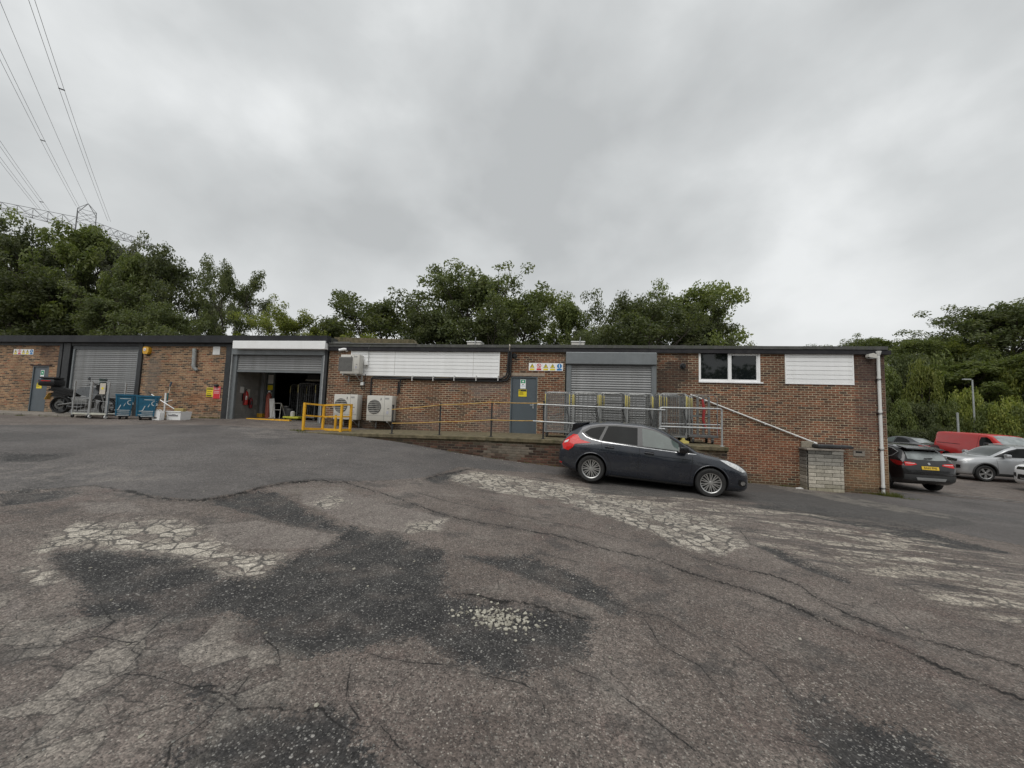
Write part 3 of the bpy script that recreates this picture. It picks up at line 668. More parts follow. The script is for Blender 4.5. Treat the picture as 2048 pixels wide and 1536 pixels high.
def wall_sheet(parent, name, x0, x1, z0, z1, holes, y, mcol, stain, thick=.22, cell=.3, extra_x=()):
    """mortar bed of a wall: front, reveals of its openings and the back"""
    def cuts(a, b, c): 
        s = sorted(set([a, b] + [v for v in c if a < v < b])); out = []
        for p, q in zip(s[:-1], s[1:]):
            n = max(1, int((q - p) / cell)); out += [p + (q - p) * i / n for i in range(n)]
        return out + [b]
    xs = cuts(x0, x1, [h[0] for h in holes] + [h[1] for h in holes]); zs = cuts(z0, z1, [h[2] for h in holes] + [h[3] for h in holes])
    inh = lambda xm, zm: any(h[0] < xm < h[1] and h[2] < zm < h[3] for h in holes)
    mb = MB(); nx, nz_ = len(xs) - 1, len(zs) - 1
    G = [[inh((xs[i] + xs[i + 1]) / 2, (zs[k] + zs[k + 1]) / 2) for k in range(nz_)] for i in range(nx)]
    get = lambda i, k: True if not (0 <= i < nx and 0 <= k < nz_) else G[i][k]
    yb = y + thick
    for i in range(nx):
        for k in range(nz_):
            if G[i][k]: continue
            a, b, c, d = xs[i], xs[i + 1], zs[k], zs[k + 1]
            mb.col = stain(mul3(mcol, 1), (a + b) / 2, (c + d) / 2)
            mb.add([(a, y, c), (b, y, c), (b, y, d), (a, y, d)], [(0, 1, 2, 3)])
            mb.add([(a, yb, c), (b, yb, c), (b, yb, d), (a, yb, d)], [(3, 2, 1, 0)])
            if get(i - 1, k): mb.add([(a, y, c), (a, yb, c), (a, yb, d), (a, y, d)], [(3, 2, 1, 0)])
            if get(i + 1, k): mb.add([(b, y, c), (b, yb, c), (b, yb, d), (b, y, d)], [(0, 1, 2, 3)])
            if get(i, k - 1): mb.add([(a, y, c), (b, y, c), (b, yb, c), (a, yb, c)], [(3, 2, 1, 0)])
            if get(i, k + 1): mb.add([(a, y, d), (b, y, d), (b, yb, d), (a, yb, d)], [(0, 1, 2, 3)])
    return mb.build(name, m_mortar, parent)
def slat_mesh(w, pitch):
    n = 7; prof = []
    for i in range(n):
        t = i / (n - 1); prof.append((-.012 * math.sin(math.pi * min(1, t / .82)) if t < .82 else .004, t * pitch))
    prof[-1] = (.004, pitch * .985)
    mb = MB()
    vs = [(-w / 2, y, z) for y, z in prof] + [(w / 2, y, z) for y, z in prof]
    mb.add(vs, [(i, i + n, i + n + 1, i + 1) for i in range(n - 1)])
    me = bpy.data.meshes.new('slat'); me.from_pydata(mb.v, [], mb.f); me.materials.append(m_slat)
    me.polygons.foreach_set('use_smooth', [True] * len(me.polygons)); return me
def roller(parent, label_name, x0, x1, z0, z1, pitch, y, rail=.07, boxz=None, frame_mat=None, zguide=None):
    fm = frame_mat or m_greymet; zg = z0 if zguide is None else zguide
    root = MB().bbox(x0 - rail, x1 + rail, y - .09, y + .05, z1 + .02, boxz, .012).build('roller_shutter', fm, parent) if boxz else MB().box(x0 - rail, x1 + rail, y - .045, y + .05, z1 + .001, z1 + .05).build('roller_shutter', fm, parent)
    for a, b in ((x0 - rail, x0 + .02), (x1 - .02, x1 + rail)):
        f = MB(); f.box(a, b, y - .05, y + .03, zg, z1); f.box(a + .012, b - .012, y - .062, y - .05, zg, z1 - .005)
        f.build('guide_rail', fm, root)
    me = slat_mesh(x1 - x0, pitch); base = wloc(parent)
    n = int((z1 - z0) / pitch)
    z = z1 - n * pitch
    for k in range(n):
        o = obj('slat', me, root); o.location = Vector(((x0 + x1) / 2, y - .005 + .002 * math.sin(k * 2.1), z + k * pitch)) - base
    MB().box(x0, x1, y - .03, y + .015, z - .07, z - .002).build('bottom_bar', fm, root)
    return root

# ---- right hand unit
RX0, RX1 = -9.62, 9.87
R = thing('brick_workshop', 'long low red brick workshop with white cladding, window and grey roller door', 'building', (0, WY, .9))
zf_r = Z(1000, 704)          # underside of the fascia
ztop_r = Z(1000, 690.5)
pl = (X(702, 725), X(999.5, 725), Z(850, 753), zf_r + .03)
dr = (X(1020.5, 805), X(1074, 805), Z(1045, 869.5), Z(1045, 752.5))
sh = (X(1130.5, 735), X(1313, 735), dr[2] - .02, Z(1220, 705))
wi = (X(1397.5, 735), X(1520, 735), Z(1458, 763.5), Z(1458, 704))
pr = (X(1569.5, 735), X(1706.5, 735), Z(1638, 769), Z(1638, 704.5))
HR = [pl, dr, sh, wi, pr]
wall_sheet(R, 'wall', RX0, RX1, -1.0, zf_r + .06, HR, WY, (.47, .37, .275), stain_right)
lay_bricks(R, brick_list(RX0, RX1 - .005, -1.0, zf_r + .05, HR, PAL_R, stain_right, 11, lambda x: gz(x, WY) if (x > 4.2 or x < -9) else .72), WY)
f = MB(); f.box(RX1 - .22, RX1, WY + .23, 27, -1.2, zf_r + .06); f.box(RX0, RX0 + .2, WY + .23, 27, .3, zf_r + .06); f.box(RX0, RX1, 26.8, 27, -1.2, zf_r + .06)
mm = M('far_wall_brick', (.16, .08, .06), .9, var=.3, scale=12, bump=.5); f.build('side_wall', mm, R)
MB().box(RX0 + .15, RX1 + .12, WY + .02, 27.1, zf_r + .062, ztop_r - .05).build('roof', M('roof_felt', (.08, .08, .078), .9, var=.3, dirt=.4, dirtcol=(.05, .07, .03)), R)
f = MB(); f.box(RX0, 9.92, WY - .10, WY + .02, zf_r, zf_r + .145); f.box(9.92, 10.0, WY - .10, 27.1, zf_r, zf_r + .13); f.build('fascia', m_fascia, R)
f = MB()
xs = RX0
while xs < 9.9:                                   # felt edging laid in lengths
    xe = min(xs + 1.22, 10.02); r = random.Random(int(xs * 100))
    f.box(xs + .004, xe, WY - .125 + r.uniform(-.004, .004), WY + .06, zf_r + .147 + r.uniform(-.006, .006), ztop_r + r.uniform(-.008, .008)); xs = xe
f.build('roof_edge', m_gutter, R)
def clad(parent, hole, n, label=None, battens=()):
    a, b, c, d = hole; fw = .035; y = WY
    f = MB(); f.box(a, a + fw, y - .03, y + .1, c, d); f.box(b - fw, b, y - .03, y + .1, c, d); f.box(a + fw, b - fw, y - .03, y + .1, c, c + fw * .8); f.box(a + fw, b - fw, y - .03, y + .1, d - fw * .8, d)
    f.box(a, b, y + .1, y + .11, c, d)
    root = f.build('cladding_panel', m_white, parent); h = (d - c - fw * 1.6) / n
    me = None; base = wloc(parent)
    for k in range(n):
        if me is None:
            w = b - a - 2 * fw; mb = MB()
            mb.prism([(-.018, .006), (-.018, h - .016), (.006, h - .004), (.006, h), (.03, h), (.03, 0), (-.01, 0)], 'x', -w / 2, w / 2)
            me = bpy.data.meshes.new('board'); me.from_pydata(mb.v, [], mb.f); me.materials.append(m_white)
            bm = bmesh.new(); bm.from_mesh(me); bmesh.ops.recalc_face_normals(bm, faces=bm.faces); bm.to_mesh(me); bm.free()
        o = obj('board', me, root); o.location = Vector(((a + b) / 2, y, c + fw * .8 + k * h)) - base
    for x in battens:
        MB().box(x - .012, x + .012, y - .024, y - .019, c + fw, d - fw).build('joint_strip', m_whitep, root)
    return root
clad(R, pl, 7, battens=(X(947, 725), X(700 + 90, 725)))
clad(R, pr, 7)
# window
a, b, c, d = wi; fw = .062
f = MB(); y0, y1 = WY - .015, WY + .08
f.box(a, a + fw, y0, y1, c, d); f.box(b - fw, b, y0, y1, c, d); f.box(a + fw, b - fw, y0, y1, c, c + fw * 1.25); f.box(a + fw, b - fw, y0, y1, d - fw * .7, d)
mx = X(1458.5, 735); f.box(mx - .04, mx + .045, y0 + .003, y1, c + fw * 1.25, d - fw * .7)
win = f.build('window', m_white, R)
f = MB(); f.box(a - .01, b + .07, WY - .06, WY + .05, c - .045, c - .002); f.build('sill', m_white, win)
f = MB(); f.box(mx + .05, b - fw - .005, y0 + .012, y1 - .02, d - fw * .7 - .075, d - fw * .7 - .004); f.box(mx + .05, mx + .07, y0 + .012, y1 - .02, c + fw * 1.25, d - fw * .7 - .08); f.box(b - fw - .045, b - fw - .005, y0 + .012, y1 - .02, c + fw * 1.25, d - fw * .7 - .08)
f.build('sash', m_white, win)
MB().box(a + fw, mx - .04, WY + .035, WY + .045, c + fw, d - fw * .7).build('pane', m_glass, win)
MB().box(mx + .05, b - fw, WY + .035, WY + .045, c + fw, d - fw * .7).build('pane', m_glass, win)
MB().box(a - .3, b + .3, WY + .6, WY + .7, c - .3, d + .1).build('dark_backing', M('dim_interior', (.03, .035, .034), .9, var=.5, scale=4), win)  # dark-coloured sheet standing in for the dim room behind the panes
# personnel door
a, b, c, d = dr
f = MB(); fw = .055; f.box(a, a + fw, WY - .005, WY + .12, c, d); f.box(b - fw, b, WY - .005, WY + .12, c, d); f.box(a + fw, b - fw, WY - .005, WY + .12, d - fw, d)
dfr = f.build('door_frame', m_doorg, R)
MB().bbox(a + fw + .004, b - fw - .004, WY + .028, WY + .075, c + .01, d - fw - .004, .004).build('door_leaf', m_doorg, dfr)
f = MB(); hx, hz = X(1066, 812), Z(1066, 812); f.bbox(hx - .025, hx + .025, WY + .018, WY + .03, hz - .09, hz + .09, .004); f.tube([(hx, WY + .03, hz + .03), (hx, WY - .03, hz + .03), (hx - .11, WY - .03, hz + .03)], .011, 8)
f.build('handle', m_galv, dfr)
MB().box(X(1006, 747), X(1090, 747), WY - .02, WY + .1, d + .012, d + .012 + .1).build('lintel', M('lintel_concrete', (.33, .27, .21), .9, var=.2, scale=8, bump=.4), R)
# roller door
a, b, c, d = sh
roller(R, '', a + .20, b - .16, c, Z(1220, 731), .085, WY - .02, rail=.15)
f = MB(); f.bbox(a + .02, b - .02, WY - .17, WY + .1, Z(1220, 730) , d - .015, .02); f.build('shutter_box', m_greymet, R)
MB().box(a - .02, b + .02, WY - .13, WY + .1, d - .01, zf_r - .002).build('dark_lintel', m_black, R)
MB().box(a, b, WY + .12, WY + .2, c - .2, d).build('shutter_backing', m_black, R)
# roof furniture
for nm, px0, px1, lab in (('roof_light', 934, 961, 'pale boxy rooflight poking above the roof edge over the long white cladding'), ('roof_light', 1143, 1169, 'pale boxy rooflight poking above the roof edge over the grey roller door')):
    yb = 17.0; xa, xb = P(px0, 688, yb).x, P(px1, 688, yb).x; zt = P(px0, 684.5, yb).z
    t = thing(nm, lab, 'rooflight', ((xa + xb) / 2, yb, ztop_r), group='rooflights on the flat roof')
    MB().bbox(xa, xb, yb, yb + .6, ztop_r - .05, zt, .02).build('kerb_box', m_cream, t)
    MB().bbox(xa - .03, xb + .03, yb - .03, yb + .63, zt + .001, zt + .05, .02).build('cover', m_whitep, t)
    MB().tube([((xa + xb) / 2, yb - .05, ztop_r - .05), ((xa + xb) / 2 + .1, yb - .05, zt + .22)], .02, 6).build('vent_pole', m_galv, t)

# ---- left hand unit
L = thing('brick_unit', 'yellow brown brick unit with black posts, roller door and open loading bay', 'building', (-18, WY, .95))
LX0 = -42.0
zfl = Z(300, 691); zfl_t = Z(300, 673)
cA0, cA1 = X(115.5, 760), X(139.5, 760)
s1 = (cA1, X(273.5, 760))
cB1 = X(282, 760)
cC0, cC1 = X(450.5, 760), X(460.5, 760)
cD0, cD1 = X(648, 760), RX0 + .0
bay = (cC1, cD0, .5, zfl)
dl = (X(61, 780), X(93, 780), Z(75, 823), Z(80, 732))
HL = [dl, (cA0, cB1, .2, zfl + .2), (cC0, RX0, .2, zfl + .2)]
wall_sheet(L, 'wall', LX0, RX0, .2, zfl + .04, HL, WY, (.47, .37, .25), stain_left)
lay_bricks(L, brick_list(LX0, cC0, .6, zfl + .02, HL, PAL_L, stain_left, 23, lambda x: .85), WY)
f = MB()
f.box(LX0, RX0 + .02, WY - .24, WY + .02, zfl + .1, zfl_t); L_f = f.build('fascia', M('slate_fascia', (.024, .025, .028), .6, var=.3, dirt=.3, dirtcol=(.055, .055, .052), scale=2, spec=.25), L)
MB().box(LX0, RX0 + .02, WY - .05, WY + .06, zfl - .03, zfl + .1).build('soffit_board', m_black, L)
MB().box(LX0, RX0 + .02, WY + .03, 26, zfl + .1, zfl_t - .03).build('roof', MATS['roof_felt'], L)
for x0_, x1_ in ((cA0, cA0 + .17), (cA0 + .24, cA1 - .06), (s1[1] + .02, cB1), (cC0, cC1), (cD0 + .02, RX0 - .03)):
    MB().box(x0_, x1_, WY - .07, WY + .14, .8, zfl + .09).build('post', m_black, L)
MB().box(cA0 + .17, cA0 + .24, WY, WY + .1, .8, zfl).build('post_filler', m_fascia, L)
roller(L, '', s1[0] + .12, s1[1] - .05, .9, Z(210, 699), .09, WY + .03, rail=.08)
MB().bbox(s1[0], s1[1], WY - .02, WY + .18, Z(210, 698.5), zfl - .04, .015).build('shutter_box', M('dark_steel', (.06, .065, .068), .45, .3, var=.2), L)
MB().box(s1[0], s1[1], WY + .15, WY + .2, .6, zfl).build('shutter_backing', m_black, L)
# open bay
b0, b1 = cC1, cD0
zb_top, zb_cur, zb_open = Z(560, 697.5), Z(560, 710), Z(560, 747.5)
MB().bbox(P(465, 690, WY - .3).x, P(650, 690, WY - .3).x, WY - .30, WY + .05, P(560, 697.5, WY - .3).z, P(560, 681.5, WY - .3).z, .01).build('fascia_board', m_white, L)
MB().box(b0, b1, WY - .06, WY + .05, zb_cur, zb_top - .004).build('bay_lintel', m_greymet, L)
roller(L, '', b0 + .2, b1 - .17, zb_open + .08, zb_cur, .092, WY + .09, rail=.16, zguide=.93)
for xq in (b0, b1 - .05): MB().box(xq, xq + .05, WY - .05, WY + .1, .93, zb_cur - .002).build('door_jamb', m_galv, L)
MB().box(b0 - .2, b1 + .2, WY - .25, 22, .6, .955).build('bay_floor', M('floor_concrete', (.16, .15, .135), .8, var=.2, dirt=.4, scale=2), L)
m_block = M('blockwork', (.24, .235, .22), .9, var=.15, scale=2, bump=.3)
lw = b0 + .05
wl_ = MB().box(lw - .2, lw, WY + .15, 15.35, .9, 4.2).build('block_wall', M('block_joint', (.30, .29, .27), .95), L)
bme = None
for row in range(15):
    for q in range(3):
        a = WY + .16 + q * .45 - (.22 if row % 2 else 0); e_ = min(a + .44, 15.34); a = max(a, WY + .16)
        if e_ - a < .1: continue
        MB().box(lw, lw + .012, a, e_ - .01, .955 + row * .215, .955 + row * .215 + .205).build('concrete_block', m_block, wl_)
m_in = M('bay_interior_paint', (.16, .16, .15), .9, var=.3, scale=1.5)
f = MB(); f.box(lw - 4, b1 + .9, 21.8, 22, .9, 4.2); f.box(b1 + .7, b1 + .9, WY + .25, 21.8, .9, 4.2); f.box(lw - 4.2, lw - 4, 15.3, 21.8, .9, 4.2); f.box(lw - 4, lw, 15.36, 15.5, .9, 4.2); f.box(lw - 4.2, b1 + .9, WY + .16, 22, 4.2, 4.25)
f.build('inner_wall', m_in, L)
colx = P(530, 780, 15.6).x
f = MB(); f.box(colx - .2, colx + .02, 15.5, 15.75, .955, 4.0); f.build('inner_column', M('inner_grey', (.27, .28, .29), .7, var=.15), L)
f = MB(); f.box(colx + .05, colx + .45, 15.62, 15.68, .955, 3.9); f.build('notice_board', M('board_slate', (.10, .12, .12), .7, var=.15), L)
f = MB(); f.box(LX0, LX0 + .2, WY + .25, 26, .3, zfl); f.box(LX0, RX0, 25.8, 26, .3, zfl); f.box(RX0 - .25, RX0 - .02, 22.2, 26, .3, zfl); f.build('back_wall', mm, L)
# parapet stepping up behind the right unit
t = thing('roof_upstand', 'weathered mossy concrete upstand standing on the roof behind the wall air conditioner', 'parapet', (X(668, 680), WY + .3, ztop_r))
ya = WY + .45; f = MB(); xa, xb = P(668, 682, ya).x, P(826, 684, ya).x
f.prism([(xa, ztop_r - .02), (xb + .22, ztop_r - .02), (xb, P(820, 679, ya).z), (xa, P(668, 674, ya).z)], 'y', ya, ya + .3); f.build('slab', m_moss, t, fixn=True)
MB().tube([(RX0 + .05, WY - .13, ztop_r + .02), (xb + .4, WY - .12, ztop_r + .005)], .03, 6).build('cap_pipe', m_gutter, t)
# left door
a, b, c, d = dl
f = MB(); fw = .05; f.box(a, a + fw, WY - .005, WY + .12, c, d); f.box(b - fw, b, WY - .005, WY + .12, c, d); f.box(a + fw, b - fw, WY - .005, WY + .12, d - fw, d)
dfr = f.build('door_frame', m_doorg, L)
MB().bbox(a + fw + .004, b - fw - .004, WY + .028, WY + .075, c + .01, d - fw - .004, .004).build('door_leaf', m_doorg, dfr)
MB().box(a - .12, b + .14, WY - .05, WY + .04, d + .01, d + .055).build('drip_strip', M('rust_brown', (.05, .03, .025), .8), L)
# ------------------------------------------------------------------ vehicles
def pchip(xk, yk, x):
    xk, yk = np.asarray(xk, float), np.asarray(yk, float)
    h = np.diff(xk); d = np.diff(yk) / h; n = len(xk); m = np.zeros(n)
    for i in range(1, n - 1):
        if d[i - 1] * d[i] > 0:
            w1, w2 = 2 * h[i] + h[i - 1], h[i] + 2 * h[i - 1]
            m[i] = (w1 + w2) / (w1 / d[i - 1] + w2 / d[i])
    m[0], m[-1] = d[0], d[-1]
    i = np.clip(np.searchsorted(xk, x) - 1, 0, n - 2); t = (x - xk[i]) / h[i]
    return yk[i] * (1 + 2 * t) * (1 - t) ** 2 + m[i] * h[i] * t * (1 - t) ** 2 + yk[i + 1] * t * t * (3 - 2 * t) + m[i + 1] * h[i] * t * t * (t - 1)
def section(q):
    zb, W, zs, ws, ze, wt, zt = q
    H = zs - zb
    return [(0, zb), (W * .80, zb), (W * .945, zb + .05), (W * .985, zb + H * .22), (W, zb + H * .50), (W * .985 + ws * .01, zb + H * .78), (ws, zs),
            (ws + (wt - ws) * .38, zs + (ze - zs) * .42), (wt, ze), (wt * .90, ze + (zt - ze) * .55), (wt * .5, ze + (zt - ze) * .92), (0, zt)]
def cr(pts, sub):
    P_ = [Vector((a[0], a[1])) for a in pts]; out = []
    P_ = [2 * P_[0] - P_[1]] + P_ + [2 * P_[-1] - P_[-2]]
    for i in range(1, len(P_) - 2):
        p0, p1, p2, p3 = P_[i - 1:i + 3]
        # centripetal-ish: shorten tangents to avoid overshoot
        l = (p2 - p1).length
        m1 = (p2 - p0); m1 = m1 / max(1e-6, m1.length) * l * .8
        m2 = (p3 - p1); m2 = m2 / max(1e-6, m2.length) * l * .8
        for k in range(sub):
            t = k / sub
            out.append(p1 * (2 * t ** 3 - 3 * t * t + 1) + m1 * (t ** 3 - 2 * t * t + t) + p2 * (-2 * t ** 3 + 3 * t * t) + m2 * (t ** 3 - t * t))
    out.append(P_[-2]); return out
class CarBody:
    def __init__(s, table, arches, mat, well_mat, parent, step=.05):
        T = np.array(sorted(table), float); xk = T[:, 0]
        xs = sorted(set(list(np.round(np.arange(xk[0], xk[-1], step), 3)) + list(xk)))
        vs = []; nv = None
        for x in xs:
            q = [pchip(xk, T[:, i], np.array([x]))[0] for i in range(1, 8)]
            half = cr(section(q), 4)
            ring = [(x, -p.x, p.y) for p in half] + [(x, p.x, p.y) for p in half[::-1][1:-1]]
            nv = len(ring); vs += ring
        n = len(xs)
        fs = [(i * nv + k, i * nv + (k + 1) % nv, (i + 1) * nv + (k + 1) % nv, (i + 1) * nv + k) for i in range(n - 1) for k in range(nv)]
        fs += [list(range(nv))[::-1], [(n - 1) * nv + k for k in range(nv)]]
        me = bpy.data.meshes.new('body'); me.from_pydata(vs, [], fs)
        bm = bmesh.new(); bm.from_mesh(me); bmesh.ops.recalc_face_normals(bm, faces=bm.faces); bm.to_mesh(me)
        s.bvh = BVHTree.FromBMesh(bm); bm.free()
        me.materials.append(mat); me.materials.append(well_mat)
        me.polygons.foreach_set('use_smooth', [True] * len(me.polygons))
        o = obj('body', me, None); s.o = o
        if arches:
            cb = MB()
            for (ax, az, r, yi) in arches:
                for sg in (-1, 1):
                    m = 40; ring0 = [(ax + r * math.cos(2 * math.pi * k / m), sg * yi, az + r * math.sin(2 * math.pi * k / m)) for k in range(m)]
                    ring1 = [(a, sg * 1.4, b) for a, _, b in ring0]
                    fsx = [(k, (k + 1) % m, (k + 1) % m + m, k + m) for k in range(m)] + [list(range(m))[::-1], list(range(m, 2 * m))]
                    cb.add(ring0 + ring1, fsx if sg < 0 else [f[::-1] for f in fsx])
            c = cb.build('cut', well_mat, None, fixn=True)
            md = o.modifiers.new('b', 'BOOLEAN'); md.object = c; md.operation = 'DIFFERENCE'; md.solver = 'EXACT'
            try: md.material_mode = 'TRANSFER'
            except Exception: pass
            dg = bpy.context.evaluated_depsgraph_get()
            nm = bpy.data.meshes.new_from_object(o.evaluated_get(dg)); o.modifiers.clear(); o.data = nm; nm.name = 'body'
            bpy.data.objects.remove(c)
        sharp(o.data, 50)
        o.parent = parent
    def hit(s, p, d):
        h = s.bvh.ray_cast(Vector(p), Vector(d)); return (h[0], h[1]) if h[0] is not None else (None, None)
    def patch(s, name, poly, proj, mat, off=.004, grid=.05, mats=None, parent=None, sub=1):
        """panel following the body: poly in (x,z) for 'R'/'L', (x,y) for 'T', (y,z) for 'F'/'B'"""
        bm = bmesh.new()
        if sub > 1: poly = [(p.x, p.y) for p in cr(list(poly) + [poly[0]], sub)[:-1]]
        vv = [bm.verts.new((a, b, 0)) for a, b in poly]; bm.faces.new(vv)
        for ax in (0, 1):
            lo, hi = min(v[ax] for v in poly), max(v[ax] for v in poly); n = int((hi - lo) / grid)
            for i in range(1, n + 1):
                c = lo + (hi - lo) * i / (n + 1); co = [0, 0, 0]; no = [0, 0, 0]; co[ax] = c; no[ax] = 1
                bmesh.ops.bisect_plane(bm, geom=bm.verts[:] + bm.edges[:] + bm.faces[:], plane_co=co, plane_no=no)
        D = {'R': (0, 1, 0), 'L': (0, -1, 0), 'T': (0, 0, -1), 'F': (-1, 0, 0), 'B': (1, 0, 0)}[proj]
        bad = []; nrm = {}
        for v in bm.verts:
            a, b = v.co.x, v.co.y
            o_ = {'R': (a, -3, b), 'L': (a, 3, b), 'T': (a, b, 4), 'F': (4, a, b), 'B': (-4, a, b)}[proj]
            h, n = s.hit(o_, D)
            if h is None: bad.append(v); continue
            if n.dot(Vector(D)) > 0: n = -n
            v.co = h + n * off; nrm[v] = n
        if bad: bmesh.ops.delete(bm, geom=bad, context='VERTS')
        bm.normal_update()
        # skirt down into the body so that the panel has thickness
        be = [e for e in bm.edges if len(e.link_faces) == 1]
        if be:
            r = bmesh.ops.extrude_edge_only(bm, edges=be)
            for v in r['geom']:
                if isinstance(v, bmesh.types.BMVert):
                    src = [e.other_vert(v) for e in v.link_edges if e.other_vert(v) in nrm]
                    if src: v.co = src[0].co - nrm[src[0]] * (off + .012)
        bmesh.ops.recalc_face_normals(bm, faces=bm.faces)
        # orient outwards
        if bm.faces:
            fsum = sum((f.normal.dot(-Vector(D)) * f.calc_area() for f in bm.faces))
            if fsum < 0: bmesh.ops.reverse_faces(bm, faces=bm.faces)
        me = bpy.data.meshes.new(name); bm.to_mesh(me); bm.free(); me.materials.append(mat)
        me.polygons.foreach_set('use_smooth', [True] * len(me.polygons)); sharp(me, 35)
        return obj(name, me, parent or s.o.parent)
    def strip(s, name, pts, w, proj, mat, off=.003, parent=None):
        """narrow strip along a polyline"""
        P_ = [Vector(p) for p in pts]; l, r = [], []
        for i, p in enumerate(P_):
            d = (P_[min(i + 1, len(P_) - 1)] - P_[max(i - 1, 0)]).normalized(); n = Vector((-d.y, d.x)) * w / 2
            l.append((p + n)[:]); r.append((p - n)[:])
        return s.patch(name, l + r[::-1], proj, mat, off, .08, parent=parent)
CARW = {}
def wheel_meshes(key, R, W, rim, spokes, style, rim_mat, tyre_mat, dark_mat):
    if key in CARW: return CARW[key]
    t = MB().lathe([(rim * .97, -W / 2 + .012), (rim * 1.03, -W / 2 + .002), (R * .90, -W / 2), (R * .975, -W / 2 + .022), (R, -W / 2 + .055), (R, W / 2 - .055), (R * .975, W / 2 - .022), (R * .9, W / 2), (rim, W / 2)], (0, 0, 0), 'y', 44)
    to = t.build('tyre', tyre_mat, None, smooth=True); tm = to.data; bpy.data.objects.remove(to)
    f = MB(); f.cur = 0
    f.lathe([(rim * .985, -W / 2 + .006), (rim, -W / 2 + .004), (rim * .93, -W / 2 + .012), (rim * .90, -W / 2 + .05)], (0, 0, 0), 'y', 44)
    f.lathe([(rim * .20, -W / 2 + .018), (rim * .17, -W / 2 + .008), (.001, -W / 2 + .006)], (0, 0, 0), 'y', 20)
    yo = -W / 2 + .014
    def sp(a0, a1, w0, w1, r0=.13, r1=.93):
        p = (rim * r0 * math.cos(a0), rim * r0 * math.sin(a0)); q = (rim * r1 * math.cos(a1), rim * r1 * math.sin(a1))
        d = Vector((q[0] - p[0], q[1] - p[1])).normalized(); n = Vector((-d.y, d.x))
        A = [(p[0] + n.x * w0, yo + .004, p[1] + n.y * w0), (p[0] - n.x * w0, yo + .004, p[1] - n.y * w0), (q[0] - n.x * w1, yo, q[1] - n.y * w1), (q[0] + n.x * w1, yo, q[1] + n.y * w1)]
        B = [(x, y + .03, z) for x, y, z in A]
        f.add(A + B, [(0, 1, 2, 3), (7, 6, 5, 4), (0, 4, 5, 1), (1, 5, 6, 2), (2, 6, 7, 3), (3, 7, 4, 0)])
    for k in range(spokes):
        a = 2 * math.pi * k / spokes + .15
        if style == 'double':
            sp(a, a + .13, .008, .009); sp(a, a - .13, .008, .009)
        elif style == 'wide': sp(a, a, .028, .05)
        else: sp(a, a, .013, .016)
    f.cur = 1
    f.lathe([(rim * .93, -W / 2 + .06), (rim * .5, -W / 2 + .075), (.001, -W / 2 + .075)], (0, 0, 0), 'y', 24)
    fo = f.build('rim', [rim_mat, dark_mat], None, fixn=True); fm = fo.data; bpy.data.objects.remove(fo)
    CARW[key] = (tm, fm); return CARW[key]
def add_wheels(root, key, ax_f, ax_r, track, R, W, rim, spokes, style, rim_mat=None):
    tm, fm = wheel_meshes(key, R, W, rim, spokes, style, rim_mat or MATS['alloy'], MATS['tyre_rubber'], MATS['wheel_dark'])
    for ax in (ax_f, ax_r):
        for sg in (-1, 1):
            w = obj('wheel', tm, root); w.location = (ax, sg * track, R); w.rotation_euler = (0, ax * 1.3, 0 if sg < 0 else math.pi)
            obj('rim', fm, w)
def car_paint(name, col, metal=.25, rough=.28, coat=.6):
    m, t, b = new_mat(name)
    tc = t.n('ShaderNodeTexCoord').outputs['Object']
    c = t.mix(t.math('MULTIPLY', t.rng(t.noise(tc, 3, 5, .6), .45, .8), .12), tuple(col), (.12, .11, .10))
    fl = t.noise(tc, 900, 1, .5)
    t.link(c, b.inputs['Base Color']); b.inputs['Metallic'].default_value = metal
    t.link(t.rng(t.noise(tc, 2.5, 4, .6), .3, .75, rough, rough + .12, False), b.inputs['Roughness'])
    b.inputs['Coat Weight'].default_value = coat; b.inputs['Coat Roughness'].default_value = .05
    MATS[name] = m; return m
M('tyre_rubber', (.018, .018, .018), .75, var=.25, dirt=.3, scale=12, dirtcol=(.05, .045, .04))
M('alloy', (.52, .52, .51), .35, .8, var=.1, dirt=.25, scale=14, dirtcol=(.2, .19, .18))
M('wheel_dark', (.012, .012, .012), .6)
m_well = M('wheel_well', (.008, .008, .008), .9)
m_chrome = M('chrome', (.72, .72, .72), .15, .95, var=.05)
m_gloss = M('gloss_black', (.010, .010, .011), .12, var=.1)
def glass_mat(name, col, rough=.04, spec=.5):
    m, t, b = new_mat(name); tc = t.n('ShaderNodeTexCoord').outputs['Object']
    c = t.mix(t.rng(t.noise(tc, 2.2, 3, .6), .35, .7), tuple(x * .75 for x in col), tuple(x * 1.25 for x in col))
    t.link(c, b.inputs['Base Color']); b.inputs['Roughness'].default_value = rough; b.inputs['Specular IOR Level'].default_value = spec
    MATS[name] = m; return m
m_gtint = glass_mat('tinted_glass', (.010, .011, .011), .05, .10)
m_glight = glass_mat('clear_car_glass', (.060, .085, .076))
m_gscr = glass_mat('windscreen_glass', (.045, .055, .052))
m_gpale = glass_mat('painted_sky_glass', (.24, .265, .265))  # sky reflection painted into the pale base colour of these screens
m_tail = M('tail_lamp_red', (.55, .012, .010), .15, var=.25, scale=25)
m_taild = M('tail_lamp_dark_red', (.16, .006, .006), .15, var=.25, scale=25)
m_lens = M('clear_lens', (.62, .63, .63), .12, .1, var=.35, scale=28)
m_plate_y = M('plate_yellow', (.75, .50, .04), .4, var=.05)
m_plate_w = M('plate_white', (.7, .7, .68), .4, var=.05)
m_trim = M('grey_trim', (.035, .036, .036), .6, var=.2)
m_alu = M('satin_trim', (.40, .41, .41), .35, .6, var=.1)

